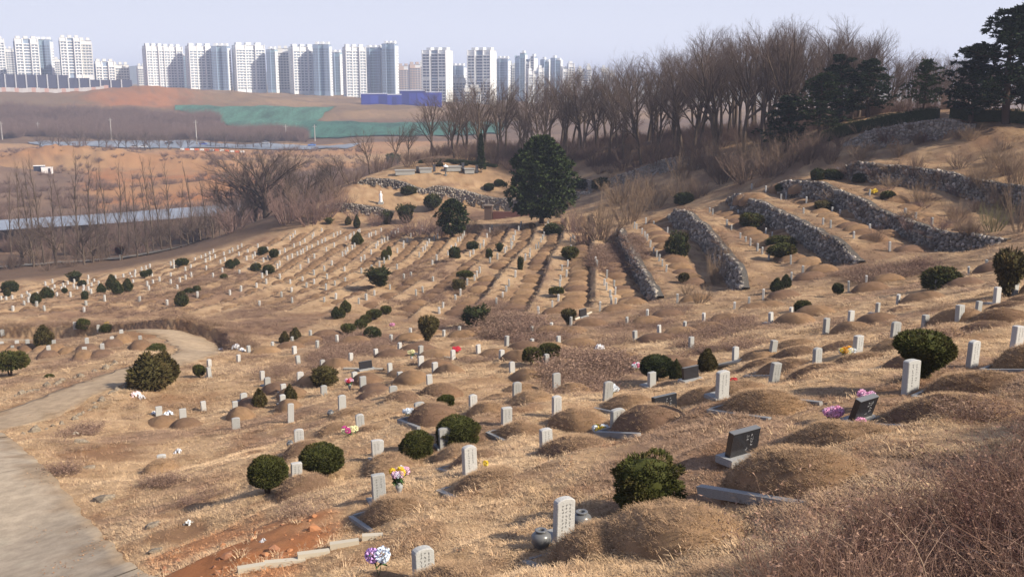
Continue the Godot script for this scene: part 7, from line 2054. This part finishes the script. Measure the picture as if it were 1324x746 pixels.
func build_small_things():
	rng.seed = 101
	slab_stone(sp("slab_big"), 0.6, 0.72, 0.52, 0.16, "large black polished slab gravestone standing before the big grass mounds", 1)
	slab_stone(sp("slab_mid"), 0.6, 0.85, 0.55, -0.1, "black polished slab gravestone with small mound, lower on the slope", 1)
	slab_stone(sp("slab_small"), 0.6, 0.8, 0.5, -0.1, "small dark slab beside the brown-green egg shaped shrub", 0)
	slab_stone(sp("slab_tilt"), 0.65, 0.62, 0.5, 0.3, "black slab leaning far back behind the pink flowers", 1)
	slab_stone(sp("slab_far1"), 0.9, 0.9, 0.6, -0.1, "far dark slab at the end of a mound row", 0)
	slab_stone(sp("slab_far2"), 0.6, 0.8, 0.45, -0.2, "dark slab beside a long pale kerb in the middle slope", 0)
	urn(sp("urn1") + Vector3(0, 0.01, 0), 1.0, "round grey stone urn left of the tall inscribed gravestone")
	urn(sp("urn2") + Vector3(0, 0.01, 0), 1.05, "round grey stone urn right of the tall inscribed gravestone")
	urn(sp("jar1"), 0.9, "small dark urn among dry weeds on the middle slope")
	urn(sp("jar2"), 0.8, "small dark urn left of a gravestone above the round shrubs")
	var pink := Color(0.74, 0.36, 0.56); var lilac := Color(0.55, 0.34, 0.68); var white := Color(0.72, 0.76, 0.80); var yellow := Color(0.75, 0.55, 0.06); var red := Color(0.55, 0.03, 0.05); var orange := Color(0.78, 0.38, 0.05); var cream := Color(0.75, 0.72, 0.45)
	var sky := Color(0.50, 0.62, 0.80)
	bouquet(sp("fl_pair"), "white and lilac pompon flowers beside the pale gravestone", [sky.lerp(white, 0.5), lilac], 2, 0.13, 0.36, 0.12, "", 1)
	bouquet(sp("vase"), "yellow, pink and white flowers in a stone vase", [yellow, yellow, pink.lerp(white, 0.4), sky.lerp(white, 0.4), pink.lerp(white, 0.3), yellow], 11, 0.2, 0.26, 0.085, "vase", 2)
	bouquet(sp("fl_pink1"), "big bunch of pink flowers left of the leaning black slab", [pink, pink.lerp(white, 0.3)], 12, 0.22, 0.2, 0.085, "", 3)
	bouquet(sp("slab_tilt", 0.4, -0.75), "smaller bunch of pink flowers behind the leaning black slab", [pink, pink.lerp(white, 0.35)], 8, 0.18, 0.34, 0.075, "", 4)
	bouquet(sp("slab_tilt", -0.1, 0.4), "low pink flowers on the mound side of the leaning black slab", [pink], 4, 0.1, 0.1, 0.07, "", 14)
	bouquet(sp("fl_yel"), "orange, yellow and white bouquet on the grass between gravestones", [orange, yellow, white, cream], 11, 0.25, 0.24, 0.085, "", 5)
	bouquet(sp("fl_red"), "red flower bunch beside a tall gravestone", [red], 6, 0.13, 0.3, 0.075, "", 6)
	bouquet(sp("fl_yelwhite"), "white and yellow flower bunches at a gravestone foot", [white, white * 0.8, yellow, yellow], 9, 0.24, 0.17, 0.09, "", 7)
	bouquet(sp("fl_pinkmid"), "red and pink flowers in a small vase on the middle slope", [red.lerp(pink, 0.4), pink.lerp(white, 0.4), red], 8, 0.22, 0.2, 0.09, "vase", 8)
	bouquet(sp("fl_redfar"), "far bright red flowers beside a gravestone", [red.lerp(Color(0.8, 0.1, 0.15), 0.6)], 8, 0.25, 0.35, 0.12, "", 9)
	bouquet(sp("fl_yelgr"), "pale yellow and magenta flowers left of a gravestone", [cream, cream, Color(0.55, 0.08, 0.3)], 8, 0.28, 0.25, 0.1, "", 10)
	bouquet(sp("fl_white"), "white wrapped flowers against the right side of a gravestone", [white], 8, 0.22, 0.3, 0.1, "", 11)
	bouquet(sp("fl_pinkr"), "white and red flowers beside a rounded dark shrub", [white, Color(0.7, 0.12, 0.25), white], 6, 0.2, 0.3, 0.12, "", 12)
	bouquet(sp("fl_whiteblue"), "pale blue-white flowers beside a kerbed mound", [sky.lerp(white, 0.6)], 7, 0.18, 0.3, 0.09, "", 13)
	bouquet(sp("fl_yelfar"), "yellow-white flowers in a dark pot, far on the slope", [cream], 5, 0.2, 0.3, 0.12, "vase", 15)
	bouquet(gp(-11.9, -82.0), "tiny red flowers at the foot of the field", [red], 4, 0.2, 0.25, 0.12, "", 16)
	bouquet(gp(38.0, -108.5), "bright yellow flowers on the upper terrace", [yellow], 6, 0.5, 0.2, 0.2, "", 17)
	bouquet(gp(-10.4, -88.0), "small pink flowers at the end of a field row", [pink], 4, 0.2, 0.3, 0.14, "", 18)
	bouquet(gp(-39.0, -97.0), "yellow flowers beside a far shrub across the lane", [yellow], 4, 0.2, 0.2, 0.14, "", 19)
	bouquet(Vector3(SPECIAL[3][0] + 0.35, ground_h(SPECIAL[3][0] + 0.35, SPECIAL[3][1] - 0.1), SPECIAL[3][1] - 0.1), "single tiny yellow bloom beside a gravestone", [yellow], 1, 0.02, 0.22, 0.07, "", 20)
	var w := Color(0.58, 0.58, 0.60)
	litter(sp("bag1", -0.2), 0.7, "white plastic litter left of a low gravestone near the lane", w, 1)
	litter(sp("bag1", 0.5), 0.8, "pale blue-white plastic litter right of a low gravestone near the lane", Color(0.55, 0.6, 0.68), 2)
	litter(sp("bag2"), 0.62, "white plastic bag lying alone on the grass", w, 3)
	litter(sp("bag3"), 0.42, "crumpled printed paper on the bare earth", Color(0.6, 0.6, 0.58), 4)
	litter(sp("bag4"), 0.9, "pinkish white heap of rubbish below the conical shrubs", Color(0.66, 0.52, 0.52), 5)
	litter(sp("bag4", 0.4, 0.3), 0.7, "white heap of rubbish below the conical shrubs", w, 6)
	litter(sp("bag5"), 1.1, "white rubbish heap beside the lane bend", w, 7)
	litter(sp("bag9"), 0.7, "small white rubbish piece by the lane bend", w, 8)
	litter(sp("bag5", 0.7, 1.0), 0.8, "white torn sheet by the lane bend", Color(0.66, 0.67, 0.7), 9)
	litter(sp("bag7"), 0.5, "pale sheet on the lane verge", Color(0.6, 0.58, 0.5), 10)
	litter(sp("bag8"), 1.1, "white and black rubbish on a weedy mound", w, 11)
	litter(sp("bag6"), 0.22, "scrap of white paper at the edge of the orange earth", w, 12)
	litter(gp(2.2, -58.5), 0.6, "grey-white scrap on dry weeds", Color(0.55, 0.55, 0.57), 13)
	# loose kerb stones and clods by the orange earth
	var pale := flat(Color(0.42, 0.38, 0.31))
	for q in [[-4.25, -18.0, 0.75, 0.25], [-3.75, -18.2, 0.6, 0.3], [-3.2, -18.45, 0.55, 0.2], [-4.8, -17.7, 0.5, 0.35], [-2.7, -18.7, 0.4, 0.15]]:
		var mb := MB.new(); mb.box(Vector3(0, 0.02, 0), Vector3(q[2], 0.16, 0.14), Basis(Vector3.UP, q[3]))
		var o := put(mb.mesh(), "loose_kerb", pale); o.position = gp(q[0], q[1])
		o.rotation.z = rf(-0.08, 0.08)
		tag(o, "loose pale kerb stone lying beside the orange earth", "kerb stone", "loose kerb stones")
	var cm := flat(Color(0.36, 0.165, 0.08)); var dm := flat(Color(0.27, 0.13, 0.075))
	for i in 70:
		var a := rf(0, TAU); var e := sqrt(rng.randf())
		var x := -6.3 + cos(a) * e * 2.1; var z := -20.6 + sin(a) * e * 2.8
		if lane_dist(x, z) < 0.1: continue
		var s := rf(0.05, 0.17) * (1.8 if rng.randf() < 0.12 else 1.0)
		var o := put(lump(300 + i % 6, 0.4).mesh(), "earth_clod", cm if rng.randf() < 0.65 else dm)
		o.transform = Transform3D(Basis.from_euler(Vector3(rf(0, TAU), rf(0, TAU), rf(0, TAU))).scaled(Vector3(s, s * 0.8, s)), gp(x, z) + Vector3(0, s * 0.02, 0))
		tag(o, "lump of reddish orange earth on the dug patch", "clod", "clods on the orange earth")
	for q in [[-14.3, -32.9, 0.8], [-10.6, -27.2, 0.6], [-17.2, -38.6, 0.6], [-19.6, -43.6, 0.7], [-9.6, -24.6, 0.5]]:
		var o := put(lump(int(q[2] * 100), 0.3).mesh(), "verge_rock", mats.edge_rock)
		o.transform = Transform3D(Basis(Vector3.UP, rf(0, TAU)).scaled(Vector3(q[2], q[2] * 0.5, q[2] * 0.7)), gp(q[0] + 0.5, q[1]))
		tag(o, "grey rock on the verge of the concrete lane", "rock", "rocks on the verge of the concrete lane")
	# family tombs and a statue on the back terraces
	var grey: StandardMaterial3D = mats.granite.duplicate(); grey.vertex_color_use_as_albedo = false; grey.albedo_color = Color(0.36, 0.36, 0.35).linear_to_srgb()
	for q in [[-20.0, -194.0, 3.6, "long low stone table tomb on the back terrace"], [-16.2, -194.5, 2.2, "short stone table tomb on the back terrace"], [-11.0, -194.8, 2.6, "stone table tomb beside the dark cypress"], [-8.0, -194.0, 1.8, "small stone table tomb under the dark cypress"]]:
		var t := thing("table_tomb", q[3], "tomb", gp(q[0], q[1]), 0.15)
		var mb := MB.new(); mb.box(Vector3(0, 0.3, 0), Vector3(q[2], 0.8, 1.6)); put(mb.mesh(), "body", grey, t)
		mb = MB.new(); mb.box(Vector3(0, 0.76, 0), Vector3(q[2] + 0.25, 0.14, 1.85)); put(mb.mesh(), "cover", grey, t)
		mb = MB.new(); mb.box(Vector3(q[2] * 0.5 + 0.5, 0.7, 0.2), Vector3(0.5, 1.5, 0.3)); put(mb.mesh(), "headstone", flat(Color(0.06, 0.06, 0.07), 0.3), t)
	var t := thing("white_statue", "slender white statue on the left back terrace", "statue", gp(-23.2, -182.6))
	var wm := flat(Color(0.72, 0.73, 0.75))
	var mb := MB.new(); mb.lathe([[0.30, -0.1], [0.30, 0.5], [0.24, 0.52], [0.28, 0.7], [0.24, 1.2], [0.30, 1.65], [0.12, 1.85], [0.10, 1.92], [0.15, 2.02], [0.14, 2.16], [0.01, 2.24]], 14); put(mb.mesh(), "figure", wm, t)
	mb = MB.new(); mb.box(Vector3(0, 0.1, 0), Vector3(0.9, 0.5, 0.9)); put(mb.mesh(), "plinth", grey, t)
	t = thing("stone_lantern", "stone lantern with pale cap on the back terrace", "lantern", gp(-12.3, -192.3))
	mb = MB.new(); mb.lathe([[0.35, -0.1], [0.35, 0.15], [0.14, 0.2], [0.12, 0.9], [0.3, 1.0], [0.3, 1.4], [0.14, 1.45]], 8); put(mb.mesh(), "body", flat(Color(0.12, 0.12, 0.12)), t)
	mb = MB.new(); mb.lathe([[0.14, 1.44], [0.6, 1.5], [0.4, 1.75], [0.1, 1.9], [0.01, 2.1]], 8); put(mb.mesh(), "cap", wm, t)
	# a red-brick planter edge and pillar below the grey wall
	t = thing("brick_planter", "low dark red walled plot with a pillar below the big evergreen", "planter", gp(-1.2, -166.0), -0.15)
	mb = MB.new(); mb.box(Vector3(1.6, 0.45, 0), Vector3(7.0, 1.3, 0.4)); put(mb.mesh(), "wall", flat(Color(0.12, 0.055, 0.05)), t)
	mb = MB.new(); mb.box(Vector3(-2.6, 0.8, 0), Vector3(1.2, 2.4, 1.2)); put(mb.mesh(), "pillar", flat(Color(0.10, 0.07, 0.06)), t)
	mb = MB.new(); mb.box(Vector3(-2.6, 2.08, 0), Vector3(1.5, 0.2, 1.5)); put(mb.mesh(), "cap", flat(Color(0.16, 0.13, 0.11)), t)
	# long pale kerbs across the middle slope
	for q in [[-10.1, -60.0, -7.5, -58.3], [-6.4, -64.5, -3.4, -61.2], [4.9, -79.0, 6.6, -84.0], [7.6, -45.0, 10.4, -42.2]]:
		var a := gp(q[0], q[1]); var b := gp(q[2], q[3])
		mb = MB.new(); mb.tube(a + Vector3(0, 0.05, 0), b + Vector3(0, 0.05, 0), 0.11, 0.11, 4, Color.WHITE, true)
		var o := put(mb.mesh(), "long_kerb", pale)
		tag(o, "long pale stone kerb edging a grave plot on the middle slope", "kerb stone", "long kerbs of the middle slope")
	# a red road sign disc by the stream
	t = thing("round_sign", "small round red sign at the valley road below the field", "sign", gp(-74.5, -194.0), 0.35)
	mb = MB.new(); mb.tube(Vector3(0, 1.9, 0), Vector3(0, 1.9, 0.06), 0.85, 0.85, 20, Color.WHITE, true); put(mb.mesh(), "disc", flat(Color(0.6, 0.07, 0.05)), t)
	mb = MB.new(); mb.tube(Vector3(0, -0.2, -0.06), Vector3(0, 2.4, -0.06), 0.06, 0.06, 8, Color.WHITE, true); put(mb.mesh(), "post", flat(Color(0.3, 0.3, 0.3)), t)
